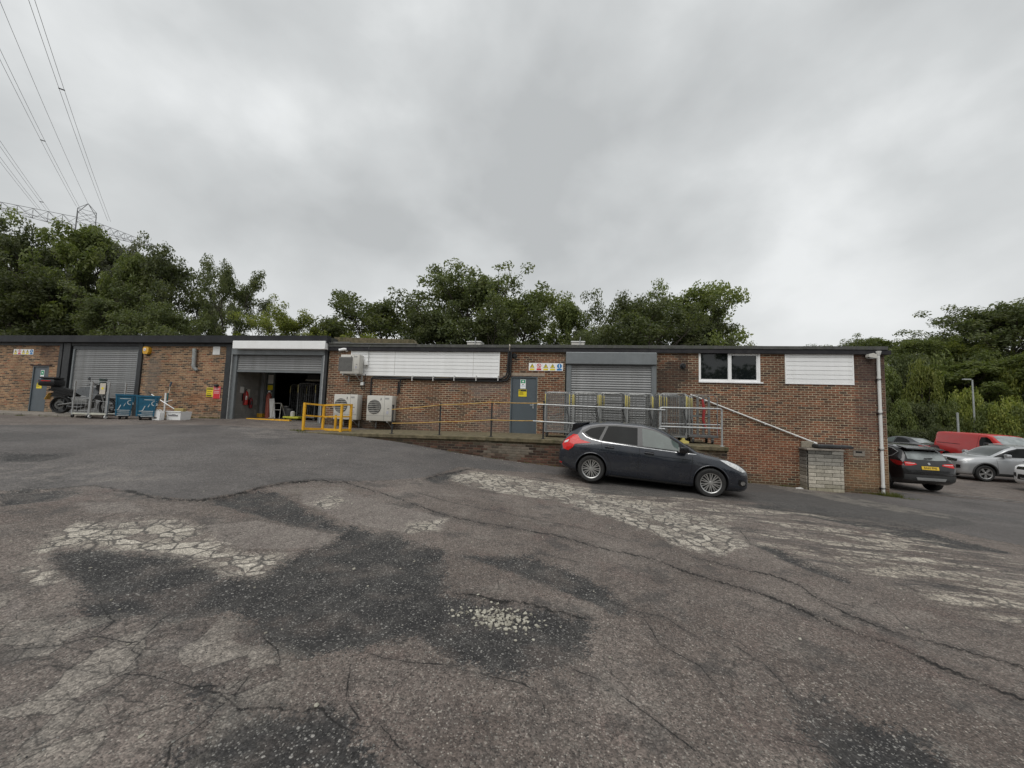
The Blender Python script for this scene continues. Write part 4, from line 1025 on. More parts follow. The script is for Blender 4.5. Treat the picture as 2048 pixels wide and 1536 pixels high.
HATCH = [(2.195, .34, .46, .52, .44, .55, .38, .57), (2.12, .20, .68, .60, .645, .64, .58, .68), (1.95, .17, .815, .70, .77, .735, .72, .785), (1.55, .17, .885, .81, .835, .845, .78, .895),
         (1.10, .17, .90, .88, .855, .92, .79, .975), (.82, .17, .905, .915, .86, 1.06, .75, 1.11), (.45, .17, .908, .93, .862, 1.275, .69, 1.325), (.10, .17, .91, .945, .862, 1.412, .635, 1.46),
         (-.25, .17, .91, .96, .86, 1.452, .62, 1.500), (-.80, .17, .91, .98, .855, 1.448, .605, 1.500), (-1.30, .18, .91, 1.01, .84, 1.395, .59, 1.452), (-1.62, .19, .905, 1.03, .815, 1.325, .585, 1.392),
         (-1.80, .22, .885, 1.02, .79, 1.215, .60, 1.27), (-1.96, .27, .85, .98, .76, 1.07, .64, 1.10), (-2.05, .31, .80, .90, .725, .925, .64, .95), (-2.12, .36, .74, .78, .69, .81, .62, .835), (-2.16, .40, .60, .60, .56, .63, .50, .65)]
def zscale(tab, k, dz=0, kx=1.0, kw=1.0): return [(x * kx, zb * k + dz, W * kw, zs * k + dz, ws * kw, ze * k + dz, wt * kw, zt * k + dz) for x, zb, W, zs, ws, ze, wt, zt in tab]
def place_car(t, x, y, heading, zc=None, pitch=None, wb=1.32):
    c, s_ = math.cos(heading), math.sin(heading)
    zf, zr = gz(x + c * wb, y + s_ * wb) + .012, gz(x - c * wb, y - s_ * wb) + .012
    zl, zr2 = gz(x - s_ * .75, y + c * .75), gz(x + s_ * .75, y - c * .75)
    t.location = (x, y, (zf + zr) / 2 if zc is None else zc)
    pit = -math.atan2(zf - zr, 2 * wb) if pitch is None else pitch
    rol = math.atan2(zl - zr2, 1.5)
    m = Matrix.Rotation(heading, 4, 'Z') @ Matrix.Rotation(pit, 4, 'Y') @ Matrix.Rotation(rol, 4, 'X')
    t.rotation_euler = m.to_euler()

def hatchback():
    t = thing('hatchback', 'charcoal blue five door hatchback parked nose right below the caged loading platform', 'car')
    paint = car_paint('charcoal_paint', (.013, .017, .026), .2, .22, .9)
    B = CarBody(HATCH, [(1.324, .335, .365, .60), (-1.324, .335, .365, .60)], paint, m_well, t)
    SW = [('R', 0), ('L', 0)]
    for pj, _ in SW:
        B.patch('window_surround', [(.99, .935), (.70, 1.115), (.42, 1.27), (.12, 1.388), (-.25, 1.425), (-.80, 1.420), (-1.15, 1.392), (-1.42, 1.325), (-1.62, 1.20), (-1.45, 1.055), (-1.1, 1.005), (-.3, .965), (.5, .942)], pj, m_gloss, .004)
        B.patch('front_window', [(.62, .962), (.62, 1.115), (.42, 1.225), (.14, 1.345), (-.10, 1.385), (-.20, 1.390), (-.17, .985)], pj, m_glight, .008)
        B.patch('front_quarter_window', [(.92, .955), (.70, 1.085), (.67, .962)], pj, m_gtint, .008)
        B.patch('rear_window', [(-.29, .990), (-.30, 1.393), (-.80, 1.388), (-.98, 1.374), (-1.12, 1.025)], pj, m_gtint, .008)
        B.patch('quarter_window', [(-1.05, 1.358), (-1.19, 1.035), (-1.42, 1.09), (-1.54, 1.175), (-1.40, 1.28), (-1.2, 1.335)], pj, m_gtint, .008)
        B.strip('chrome_strip', [(1.0, .918), (.5, .928), (-.3, .954), (-1.1, .992), (-1.35, 1.025), (-1.50, 1.07), (-1.60, 1.145)], .015, pj, m_chrome, .010)
        B.strip('door_gap', [(.93, .93), (.90, .55), (.86, .25)], .008, pj, m_well, .0025)
        B.strip('door_gap', [(-.235, .975), (-.25, .6), (-.25, .25)], .008, pj, m_well, .0025)
        B.strip('door_gap', [(-1.13, 1.02), (-1.10, .85), (-.98, .68), (-.88, .5), (-.84, .25)], .008, pj, m_well, .0025)
        B.strip('sill_gap', [(.88, .235), (-.84, .235)], .012, pj, m_well, .0025)
        B.strip('shoulder_crease', [(.95, .80), (.2, .815), (-.6, .845), (-1.5, .885)], .010, pj, paint, .006)
        B.patch('sill_trim', [(.92, .19), (.9, .225), (-.9, .225), (-.92, .19)], pj, m_trim, .008)
        for hx, hz in ((-.02, .845), (-.92, .885)):
            sg = -1 if pj == 'R' else 1
            h, n = B.hit((hx, sg * 3, hz), (0, -sg, 0)); B.patch('handle_recess', [(hx - .10, hz - .035), (hx - .10, hz + .03), (hx + .10, hz + .03), (hx + .10, hz - .035)], pj, m_well, .002)
            MB().bbox(hx - .115, hx + .105, min(h.y, h.y + sg * .045), max(h.y, h.y + sg * .045), hz - .014, hz + .016, .008).build('door_handle', paint, t, world=False)
        B.patch('tail_lamp', [(-1.38, .945), (-1.62, .99), (-1.71, 1.10), (-1.81, 1.10), (-1.93, 1.01), (-2.03, .915), (-2.06, .83), (-2.02, .735), (-1.90, .71), (-1.80, .79), (-1.75, .88), (-1.60, .905)], pj, m_tail, .012)
        B.patch('reversing_lamp', [(-1.90, .965), (-1.99, .925), (-2.02, .87), (-1.93, .90)], pj, m_lens, .017)
        B.patch('headlamp', [(1.50, .845), (1.66, .835), (1.84, .775), (1.98, .70), (2.06, .635), (1.97, .625), (1.84, .675), (1.68, .745)], pj, m_lens, .010)
        B.patch('headlamp_bulb_ring', [(1.90, .725), (1.97, .69), (1.95, .655), (1.88, .69)], pj, m_chrome, .015)
        B.patch('fog_lamp_surround', [(1.90, .46), (2.03, .45), (2.09, .40), (2.06, .32), (1.95, .31), (1.89, .37)], pj, m_gloss, .006)
        B.patch('fog_lamp', [(1.95, .42), (2.01, .43), (2.05, .39), (2.03, .35), (1.97, .34), (1.94, .38)], pj, m_chrome, .016)
        B.patch('rear_reflector', [(-2.04, .40), (-2.13, .415), (-2.13, .375), (-2.05, .36)], pj, m_tail, .008)
        sg = -1 if pj == 'R' else 1
        # arch lips
        for ax in (1.324, -1.324):
            arc = []
            for k in range(0, 19):
                a = math.radians(-8 + 196 * k / 18); xx, zz = ax + .378 * math.cos(a), .335 + .378 * math.sin(a)
                h, n = B.hit((xx, sg * 3, zz), (0, -sg, 0))
                if h is not None: arc.append(h + Vector((0, sg * .004, 0)))
            MB().tube(arc, .013, 6).build('arch_lip', paint, t, world=False, smooth=True)
        mr = MB(); mx, mz = .70, 1.01
        mr.bbox(mx - .10, mx + .10, min(sg * .93, sg * 1.10), max(sg * .93, sg * 1.10), mz - .075, mz + .07, .035)
        mo = mr.build('door_mirror', m_gloss, t, world=False, smooth=True)
        MB().box(mx - .104, mx - .100, min(sg * .95, sg * 1.08), max(sg * .95, sg * 1.08), mz - .055, mz + .05).build('mirror_glass', m_chrome, mo, world=False)
        MB().bar((mx + .02, sg * .84, mz - .07), (mx + .02, sg * .97, mz - .05), .07, .04).build('mirror_arm', m_gloss, mo, world=False)
    B.patch('windscreen', [(1.05, -.60), (1.12, -.3), (1.14, 0), (1.12, .3), (1.05, .60), (.62, .60), (.20, .52), (.13, .25), (.12, 0), (.13, -.25), (.20, -.52), (.62, -.60)], 'T', m_gscr, .006, .09)
    B.patch('rear_screen', [(-.52, 1.09), (-.46, 1.31), (.46, 1.31), (.52, 1.09)], 'B', m_gtint, .006, .08)
    B.patch('grille', [(-.52, .28), (-.44, .46), (.44, .46), (.52, .28)], 'F', m_gloss, .006, .08)
    sp = MB(); sp.prism([(-1.46, 1.43), (-1.60, 1.41), (-1.84, 1.36), (-1.85, 1.335), (-1.60, 1.36)], 'y', -.585, .585); sp.build('roof_spoiler', paint, t, world=False, fixn=True)
    for sg in (-1, 1):
        MB().prism([(-1.60, 1.36), (-1.855, 1.345), (-1.875, 1.17), (-1.82, 1.17)], 'y', min(sg * .588, sg * .61), max(sg * .588, sg * .61)).build('spoiler_fin', m_gloss, t, world=False, fixn=True)
    MB().tube([(-1.25, 0, 1.46), (-1.42, 0, 1.64)], .006, 6).build('aerial', m_dark, t, world=False)
    MB().tube([(1.02, -.45, 1.0), (.93, -.08, 1.075)], .009, 6).build('wiper', m_dark, t, world=False)
    B.patch('rear_bumper_trim', [(-.55, .42), (-.55, .58), (.55, .58), (.55, .42)], 'B', m_trim, .006, .08)
    B.patch('badge_rear', [(-.06, .965), (0, .99), (.06, .965), (0, .94)], 'B', m_chrome, .01)
    add_wheels(t, 'hatch', 1.324, -1.324, .795, .325, .215, .222, 10, 'double')
    return t
hb = hatchback()
place_car(hb, 1.86, 10.38, math.radians(-5))

SUV = [(2.20, .42, .50, .66, .48, .70, .42, .74), (2.12, .26, .74, .82, .70, .87, .64, .92), (1.92, .24, .86, .92, .80, .96, .76, 1.00), (1.50, .24, .905, .98, .85, 1.02, .80, 1.06), (1.05, .24, .91, 1.02, .86, 1.06, .80, 1.11),
       (.78, .24, .91, 1.05, .865, 1.20, .75, 1.26), (.42, .24, .91, 1.07, .865, 1.42, .68, 1.47), (.08, .24, .91, 1.08, .865, 1.52, .64, 1.575), (-.3, .24, .91, 1.09, .86, 1.545, .63, 1.605), (-1.0, .24, .91, 1.11, .855, 1.53, .62, 1.595),
       (-1.55, .25, .91, 1.13, .84, 1.48, .61, 1.545), (-1.86, .27, .90, 1.13, .82, 1.38, .61, 1.455), (-2.02, .31, .875, 1.10, .80, 1.20, .66, 1.25), (-2.12, .36, .84, 1.02, .78, 1.05, .70, 1.08), (-2.18, .40, .80, .88, .76, .92, .70, .94), (-2.23, .46, .68, .66, .65, .69, .60, .71)]
def suv(name_label, paint, key, spokes, style, full_rear=True, full_front=True, group=None, clad=m_trim):
    t = thing('parked_suv', name_label, 'car', group=group)
    B = CarBody(SUV, [(1.335, .37, .40, .60), (-1.335, .37, .40, .60)], paint, m_well, t)
    for pj in ('R', 'L'):
        sg = -1 if pj == 'R' else 1
        B.patch('window_surround', [(1.0, 1.075), (.70, 1.24), (.40, 1.385), (.08, 1.485), (-.3, 1.512), (-1.0, 1.498), (-1.5, 1.448), (-1.78, 1.35), (-1.66, 1.165), (-1.1, 1.135), (0, 1.10)], pj, m_gloss, .004)
        B.patch('front_window', [(.74, 1.105), (.40, 1.325), (.10, 1.445), (-.16, 1.475), (-.13, 1.115)], pj, m_gtint, .008)
        B.patch('rear_window', [(-.24, 1.12), (-.25, 1.478), (-.95, 1.462), (-1.07, 1.15)], pj, m_gtint, .008)
        B.patch('quarter_window', [(-1.16, 1.152), (-1.05, 1.455), (-1.45, 1.41), (-1.66, 1.32), (-1.60, 1.185)], pj, m_gtint, .008)
        B.strip('window_trim', [(.98, 1.065), (0, 1.09), (-1.1, 1.125), (-1.6, 1.155), (-1.73, 1.20), (-1.80, 1.35), (-1.52, 1.46), (-1.0, 1.51), (-.3, 1.524), (.08, 1.50)], .02, pj, m_alu, .009)
        B.strip('door_gap', [(-.2, 1.09), (-.2, .35)], .008, pj, m_well, .0025); B.strip('door_gap', [(.95, 1.05), (.9, .35)], .008, pj, m_well, .0025)
        B.strip('shoulder_crease', [(1.0, .93), (0, .96), (-1.6, 1.0)], .016, pj, paint, .008)
        B.patch('sill_cladding', [(.95, .26), (.93, .38), (-.93, .38), (-.95, .26)], pj, clad, .008)
        for ax in (1.335, -1.335):
            arc = []
            for k in range(0, 21):
                a = math.radians(-10 + 200 * k / 20); h, n = B.hit((ax + .425 * math.cos(a), sg * 3, .37 + .425 * math.sin(a)), (0, -sg, 0))
                if h is not None: arc.append(h)
            MB().tube(arc, .034, 6).build('arch_cladding', clad, t, world=False, smooth=True)
        for hx in (-.05, -.98):
            h, n = B.hit((hx, sg * 3, .985), (0, -sg, 0)); MB().bbox(hx - .11, hx + .11, min(h.y, h.y + sg * .04), max(h.y, h.y + sg * .04), .97, 1.0, .008).build('door_handle', paint, t, world=False)
        MB().tube([(.1, sg * .60, 1.575), (-.3, sg * .61, 1.625), (-1.0, sg * .60, 1.615), (-1.5, sg * .59, 1.56)], .018, 6).build('roof_rail', m_alu, t, world=False, smooth=True)
        mr = MB(); mr.bbox(.58, .76, min(sg * .93, sg * 1.11), max(sg * .93, sg * 1.11), 1.08, 1.24, .04); mo = mr.build('door_mirror', paint, t, world=False, smooth=True)
        MB().bar((.68, sg * .83, 1.09), (.68, sg * .97, 1.11), .07, .04).build('mirror_arm', m_blkpl, mo, world=False)
        if full_rear:
            B.patch('tail_lamp', [(-1.72, 1.055), (-1.95, 1.06), (-2.10, 1.03), (-2.17, .97), (-2.18, .90), (-2.02, .90), (-1.86, .97)], pj, m_taild, .012)
        if full_front:
            B.patch('headlamp', [(1.62, 1.0), (1.82, .965), (2.05, .89), (2.13, .83), (2.05, .80), (1.85, .86)], pj, m_lens, .010)
    B.patch('windscreen', [(1.00, -.62), (1.08, -.3), (1.10, 0), (1.08, .3), (1.00, .62), (.55, .60), (.20, .55), (.12, .25), (.11, 0), (.12, -.25), (.20, -.55), (.55, -.60)], 'T', m_gscr, .006, .09)
    if full_rear:
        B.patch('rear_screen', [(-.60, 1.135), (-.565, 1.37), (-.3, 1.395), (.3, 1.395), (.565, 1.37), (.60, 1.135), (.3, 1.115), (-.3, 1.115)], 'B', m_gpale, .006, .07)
        for sg in (-1, 1):
            B.patch('boot_lamp', [(sg * .38, .955), (sg * .42, 1.0), (sg * .60, 1.03), (sg * .74, 1.03), (sg * .74, .90), (sg * .60, .91)], 'B', m_tail, .012, .05)
            B.strip('lamp_bar', [(sg * .44, .985), (sg * .72, .985)], .016, 'B', m_lens, .018)
        B.patch('number_plate', [(-.26, .80), (-.26, .91), (.26, .91), (.26, .80)], 'B', m_plate_y, .018, .2)
        B.patch('bumper_cladding', [(-.78, .43), (-.78, .62), (.78, .62), (.78, .43)], 'B', clad, .010, .08)
        B.patch('skid_trim', [(-.42, .45), (-.46, .53), (.46, .53), (.42, .45)], 'B', m_alu, .022, .08)
        B.strip('boot_gap', [(-.70, .70), (0, .685), (.70, .70)], .012, 'B', m_well, .003)
        B.patch('badge', [(.04 * math.cos(a * .785), 1.0 + .04 * math.sin(a * .785)) for a in range(8)], 'B', m_alu, .012, .2)
        MB().tube([(-2.10, -.15, 1.19), (-2.13, .12, 1.17)], .016, 6).build('rear_wiper', m_dark, t, world=False)
        MB().prism([(-1.62, 1.575), (-2.04, 1.50), (-2.06, 1.465), (-1.7, 1.52)], 'y', -.60, .60).build('roof_spoiler', m_gloss, t, world=False, fixn=True)
        # plate characters
        h, n = B.hit((-4, 0, .855), (1, 0, 0)); nn = -n if n.x > 0 else n
        zax = nn.normalized(); xax = Vector((0, -1, 0)); yax = zax.cross(xax).normalized()
        mm_ = Matrix((xax, yax, zax)).transposed().to_4x4(); mm_.translation = h + nn * .022
        text_mesh('BA65 FME', .095, m_dark, 'plate_characters', t, mm_, .001)
        text_mesh('', .05, m_dark, 'x', t, mm_) if False else None
    if full_front:
        B.patch('grille', [(-.60, .80), (-.58, .90), (0, .93), (.58, .90), (.60, .80)], 'F', m_gloss, .008, .07)
        for z in (.825, .855, .885): B.strip('grille_bar', [(-.57, z), (0, z + .01), (.57, z)], .010, 'F', m_chrome, .016)
        B.patch('lower_intake', [(-.55, .42), (-.50, .62), (.50, .62), (.55, .42)], 'F', m_gloss, .006, .08)
        B.patch('front_skid_trim', [(-.40, .44), (-.42, .49), (.42, .49), (.40, .44)], 'F', m_alu, .016, .08)
        B.patch('number_plate', [(-.26, .66), (-.26, .77), (.26, .77), (.26, .66)], 'F', m_plate_w, .016, .2)
        for sg in (-1, 1): B.patch('fog_intake', [(sg * .58, .50), (sg * .60, .66), (sg * .74, .66), (sg * .74, .52)], 'F', m_gloss, .008, .06)
        B.patch('badge', [(.05 * math.cos(a * .785), .875 + .05 * math.sin(a * .785)) for a in range(8)], 'F', m_chrome, .022, .2)
    add_wheels(t, key, 1.335, -1.335, .79, .35, .225, .24, spokes, style)
    return t
blackp = car_paint('black_paint_gloss', (.005, .005, .006), .1, .18, .5)
silverp = car_paint('silver_paint', (.50, .51, .52), .65, .32, .6)
redp = car_paint('red_van_paint', (.46, .016, .014), .0, .34, .5)
whitep = car_paint('white_car_paint', (.74, .74, .74), .0, .3, .6)
greyp = car_paint('dark_saloon_paint', (.022, .024, .028), .3, .22, .8)
s1c = suv('black sport utility car beside the end wall showing tail lamps and a yellow plate', blackp, 'suvb', 5, 'wide', True, False)
place_car(s1c, 12.02, 17.55, math.radians(92))
s2c = suv('silver sport utility car facing left in front of the red van', silverp, 'suvs', 5, 'wide', False, True)
place_car(s2c, 19.45, 20.95, math.radians(175))
s3c = suv('nose of a white car at the right edge of the yard', whitep, 'suvs', 5, 'wide', False, True)
s3c.name = 'white_car'
place_car(s3c, 19.45, 17.55, math.radians(178))

SAL = [(2.30, .36, .50, .56, .48, .60, .42, .62), (2.2, .22, .74, .66, .70, .70, .64, .73), (1.95, .18, .86, .76, .82, .79, .76, .83), (1.3, .17, .91, .86, .86, .89, .80, .93), (.95, .17, .91, .90, .86, .95, .79, .99), (.3, .17, .91, .93, .86, 1.22, .66, 1.28), (-.1, .17, .91, .95, .86, 1.345, .60, 1.40),
       (-.5, .17, .91, .96, .86, 1.365, .59, 1.43), (-1.0, .17, .91, .98, .85, 1.30, .59, 1.375), (-1.6, .18, .91, 1.0, .83, 1.06, .64, 1.13), (-1.85, .19, .90, .99, .82, 1.01, .70, 1.05), (-2.2, .24, .84, .94, .77, .96, .68, .99), (-2.33, .34, .74, .80, .70, .83, .62, .86), (-2.38, .42, .60, .60, .56, .62, .5, .64)]
def saloon():
    t = thing('parked_saloon', 'dark grey saloon car parked beside the back of the red van', 'car')
    B = CarBody(SAL, [(1.38, .335, .365, .6), (-1.38, .335, .365, .6)], greyp, m_well, t)
    for pj in ('R', 'L'):
        B.patch('side_window', [(.78, .955), (.30, 1.175), (-.08, 1.30), (-.24, 1.322), (-.22, .975)], pj, m_glight, .006)
        B.patch('rear_side_window', [(-.31, .98), (-.33, 1.325), (-.7, 1.315), (-1.02, 1.24), (-1.36, 1.05), (-1.3, 1.01)], pj, m_gtint, .006)
        B.patch('tail_lamp', [(-1.95, .93), (-2.25, .93), (-2.31, .86), (-2.25, .80), (-2.05, .84)], pj, m_tail, .01)
        sg = -1 if pj == 'R' else 1
        MB().bbox(.52, .70, min(sg * .92, sg * 1.08), max(sg * .92, sg * 1.08), .96, 1.08, .03).build('door_mirror', greyp, t, world=False)
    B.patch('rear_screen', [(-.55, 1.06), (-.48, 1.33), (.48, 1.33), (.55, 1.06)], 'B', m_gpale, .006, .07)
    B.patch('windscreen', [(.95, -.62), (1.02, 0), (.95, .62), (.1, .5), (.02, 0), (.1, -.5)], 'T', m_gscr, .006, .09)
    for sg in (-1, 1): B.patch('boot_lamp', [(sg * .45, .80), (sg * .45, .90), (sg * .74, .92), (sg * .74, .80)], 'B', m_tail, .01)
    add_wheels(t, 'sal', 1.38, -1.38, .79, .325, .215, .22, 7, 'thin')
    return t
sc = saloon(); place_car(sc, 23.0, 31.3, math.radians(98))
VAN = [(2.47, .38, .62, .80, .60, .86, .54, .88), (2.36, .24, .84, .94, .80, 1.0, .74, 1.04), (2.10, .22, .95, 1.06, .90, 1.12, .82, 1.17), (1.78, .22, .97, 1.12, .93, 1.22, .84, 1.29), (1.40, .22, .975, 1.16, .935, 1.52, .82, 1.58), (1.0, .22, .975, 1.18, .935, 1.78, .80, 1.85),
       (.65, .22, .975, 1.2, .935, 1.87, .80, 1.94), (0, .22, .975, 1.2, .935, 1.89, .81, 1.96), (-1.9, .22, .975, 1.2, .935, 1.89, .81, 1.955), (-2.38, .24, .97, 1.2, .93, 1.87, .81, 1.92), (-2.50, .30, .95, 1.18, .91, 1.80, .80, 1.84), (-2.52, .34, .93, 1.16, .89, 1.76, .78, 1.79)]
def van():
    t = thing('panel_van', 'red panel van with a pale windscreen parked behind the silver car', 'van')
    B = CarBody(VAN, [(1.56, .34, .38, .6), (-1.54, .34, .38, .6)], redp, m_well, t, step=.08)
    for pj in ('R', 'L'):
        sg = -1 if pj == 'R' else 1
        B.patch('cab_window', [(1.42, 1.20), (1.30, 1.36), (1.0, 1.66), (.82, 1.76), (.50, 1.74), (.44, 1.50), (.50, 1.24), (.9, 1.20)], pj, m_gtint, .006)
        B.strip('door_gap', [(.36, 1.82), (.34, .3)], .012, pj, m_well, .003); B.strip('door_gap', [(1.5, 1.15), (1.48, .75)], .012, pj, m_well, .003)
        B.strip('side_rub_strip', [(1.1, .62), (-1.1, .62)], .08, pj, m_trim, .012); B.strip('slide_rail', [(-.7, 1.22), (-2.3, 1.22)], .03, pj, m_well, .004)
        B.patch('headlamp', [(1.85, 1.0), (2.1, .98), (2.36, .88), (2.36, .76), (2.1, .84)], pj, m_lens, .01)
        mr = MB(); mr.bbox(1.05, 1.22, min(sg * 1.0, sg * 1.20), max(sg * 1.0, sg * 1.20), 1.18, 1.46, .04); mo = mr.build('door_mirror', m_blkpl, t, world=False)
        MB().bar((1.15, sg * .9, 1.22), (1.15, sg * 1.05, 1.25), .08, .05).build('mirror_arm', m_blkpl, mo, world=False)
        B.patch('rear_lamp', [(-2.40, .9), (-2.50, .9), (-2.50, 1.35), (-2.40, 1.35)], pj, m_tail, .01)
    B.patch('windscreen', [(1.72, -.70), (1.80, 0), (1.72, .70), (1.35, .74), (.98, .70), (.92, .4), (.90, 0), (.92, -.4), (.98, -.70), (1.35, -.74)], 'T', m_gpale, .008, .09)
    B.patch('grille', [(-.45, .76), (-.5, .92), (.5, .92), (.45, .76)], 'F', m_gloss, .008, .08); B.patch('bumper', [(-.7, .34), (-.7, .62), (.7, .62), (.7, .34)], 'F', m_trim, .012, .08)
    MB().tube([(1.85, .4, 1.27), (1.70, -.15, 1.34)], .014, 6).build('wiper', m_dark, t, world=False)
    add_wheels(t, 'van', 1.56, -1.54, .83, .34, .22, .21, 6, 'thin', M('steel_wheel', (.2, .2, .2), .5, .4))
    return t
vn = van(); place_car(vn, 24.30, 26.9, math.radians(-93), wb=1.55)
# ------------------------------------------------------------------ loading platform with ramp
FY = 11.40
def deck(x, y=FY):
    z = float(np.interp(x, [-9.3, -8.4, -6.5, -2.7, 5], [.70, .775, .81, .86, .86]))
    return z + .02 * (y - FY) / 2.5 * (1 if x > -8 else 0)
PXR = P(1456, 897, FY).x
Pf = thing('loading_platform', 'raised mossy platform with ramp and low brick retaining wall behind the hatchback', 'platform', (-2, FY, .2))
mb = MB(); xs = [-9.3, -8.9, -8.4, -7.5, -6.5, -5.5, -4.5, -3.5, -2.7, -1.5, 0, 1.5, 3, PXR]
vs = []
for x in xs:
    w = .03 * nz(x * 2, 4)
    vs += [(x, FY - .05 + w, deck(x) - .10), (x, FY - .055 + w, deck(x) - .015), (x, FY - .03 + w, deck(x)), (x, WY - .01, deck(x, WY)), (x, WY - .01, -.6), (x, FY - .05 + w, -.6 if x < -8 else deck(x) - .10)]
n = len(xs)
mb.add(vs, [(i * 6 + k, i * 6 + k + 1, (i + 1) * 6 + k + 1, (i + 1) * 6 + k) for i in range(n - 1) for k in range(5)] + [[(n - 1) * 6 + k for k in range(6)], [k for k in range(6)][::-1]])
mb.build('slab', m_moss, Pf, fixn=True)
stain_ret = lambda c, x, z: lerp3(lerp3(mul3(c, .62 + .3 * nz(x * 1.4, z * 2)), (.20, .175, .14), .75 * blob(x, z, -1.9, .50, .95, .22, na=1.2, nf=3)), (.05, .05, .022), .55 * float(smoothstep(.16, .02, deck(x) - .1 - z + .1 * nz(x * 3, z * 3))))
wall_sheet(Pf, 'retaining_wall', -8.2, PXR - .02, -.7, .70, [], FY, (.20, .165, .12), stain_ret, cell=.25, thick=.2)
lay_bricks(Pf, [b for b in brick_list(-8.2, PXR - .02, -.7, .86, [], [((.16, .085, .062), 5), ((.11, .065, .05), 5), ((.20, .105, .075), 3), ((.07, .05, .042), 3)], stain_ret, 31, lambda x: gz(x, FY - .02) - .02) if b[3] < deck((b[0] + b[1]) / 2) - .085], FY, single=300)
# black posts and yellow rails of the ramp
RY = 11.5
posts = [(785, 811.5), (880, 808.5), (983, 803.5), (1087, 804)]
g1 = thing('ramp_railing', 'black railing posts joined by two slack yellow rails up the ramp to the grey door', 'railing', (P(930, 840, RY).x, RY, .85))
prev = None; tops = []
for px, py in posts:
    x, zt = P(px, 840, RY).x, P(px, py, RY).z; tops.append((x, zt, deck(x, RY)))
    f = MB(); f.tube([(x, RY, deck(x, RY) - .05), (x, RY, zt + .03)], .025, 8); f.lathe([(.034, -.03), (.034, .03)], (x, RY, zt), 'z', 10); f.lathe([(.034, -.03), (.034, .03)], (x, RY, P(px, 842, RY).z), 'z', 10)
    f.bbox(x - .055, x + .055, RY - .055, RY + .055, deck(x, RY) - .001, deck(x, RY) + .015, .004); f.build('post', m_black, g1)
for pys in ([819, 810, 804.5, 806.5], [846.5, 843.8, 839.8, 841.5]):
    pts = []
    for (px, _), py in zip(posts, pys): pts.append(Vector((P(px, py, RY).x, RY - .03, P(px, py, RY).z)))
    path = []
    for a_, b_ in zip(pts[:-1], pts[1:]):
        for k in range(6):
            q = a_.lerp(b_, k / 6); q.z -= .012 * math.sin(math.pi * k / 6); path.append(q)
    MB().tube(path + [pts[-1]], .013, 8).build('rail', M('dull_yellow_rail', (.50, .30, .07), .55, var=.2, dirt=.5, scale=8, dirtcol=(.25, .16, .06)), g1, smooth=True)
# galvanised railing on the front edge of the platform
g2 = thing('platform_railing', 'galvanised two rail tube railing along the platform front behind the hatchback roof', 'railing', (P(1300, 840, RY).x, RY, .86))
x0_, x1_, x2_ = P(1075, 808, RY - .06).x, P(1320, 820, RY).x, P(1443.5, 820, RY).x
for p0, p1 in (((1075, 808.5), (1330, 820)), ((1066, 842), (1330, 858))):
    a_, b_ = P(*p0, RY - .07), P(*p1, RY - .05); MB().tube([a_, b_], .022, 8).build('rail', m_galv, g2, smooth=True)
zt1, zt2, zl1, zl2 = P(1320, 815, RY).z, P(1443, 818, RY).z, P(1320, 853, RY).z, P(1443, 857, RY).z
for x, zt in ((x1_, zt1), (x2_, zt2)):
    f = MB(); f.tube([(x, RY, .84), (x, RY, zt - .02)], .026, 8); f.build('post', m_galv, g2, smooth=True); MB().lathe([(.05, 0), (.05, .012), (.03, .03)], (x, RY, .861), 'z', 12).build('base_flange', m_galv, g2)
MB().tube([(x1_ - .0, RY, zt1 - .05), (x1_ + .02, RY, zt1 - .012), (x1_ + .06, RY, zt1), (x2_ - .06, RY, zt2), (x2_ - .015, RY, zt2 - .01), (x2_, RY, zt2 - .06)], .026, 8).build('top_rail', m_galv, g2, smooth=True)
MB().tube([(x1_, RY, zl1), (x2_, RY, zl2)], .026, 8).build('rail', m_galv, g2, smooth=True)
MB().tube([P(1322, 847, RY + .8), P(1440, 850, RY + .8)], .02, 8).build('inner_rail', m_galv, g2, smooth=True)

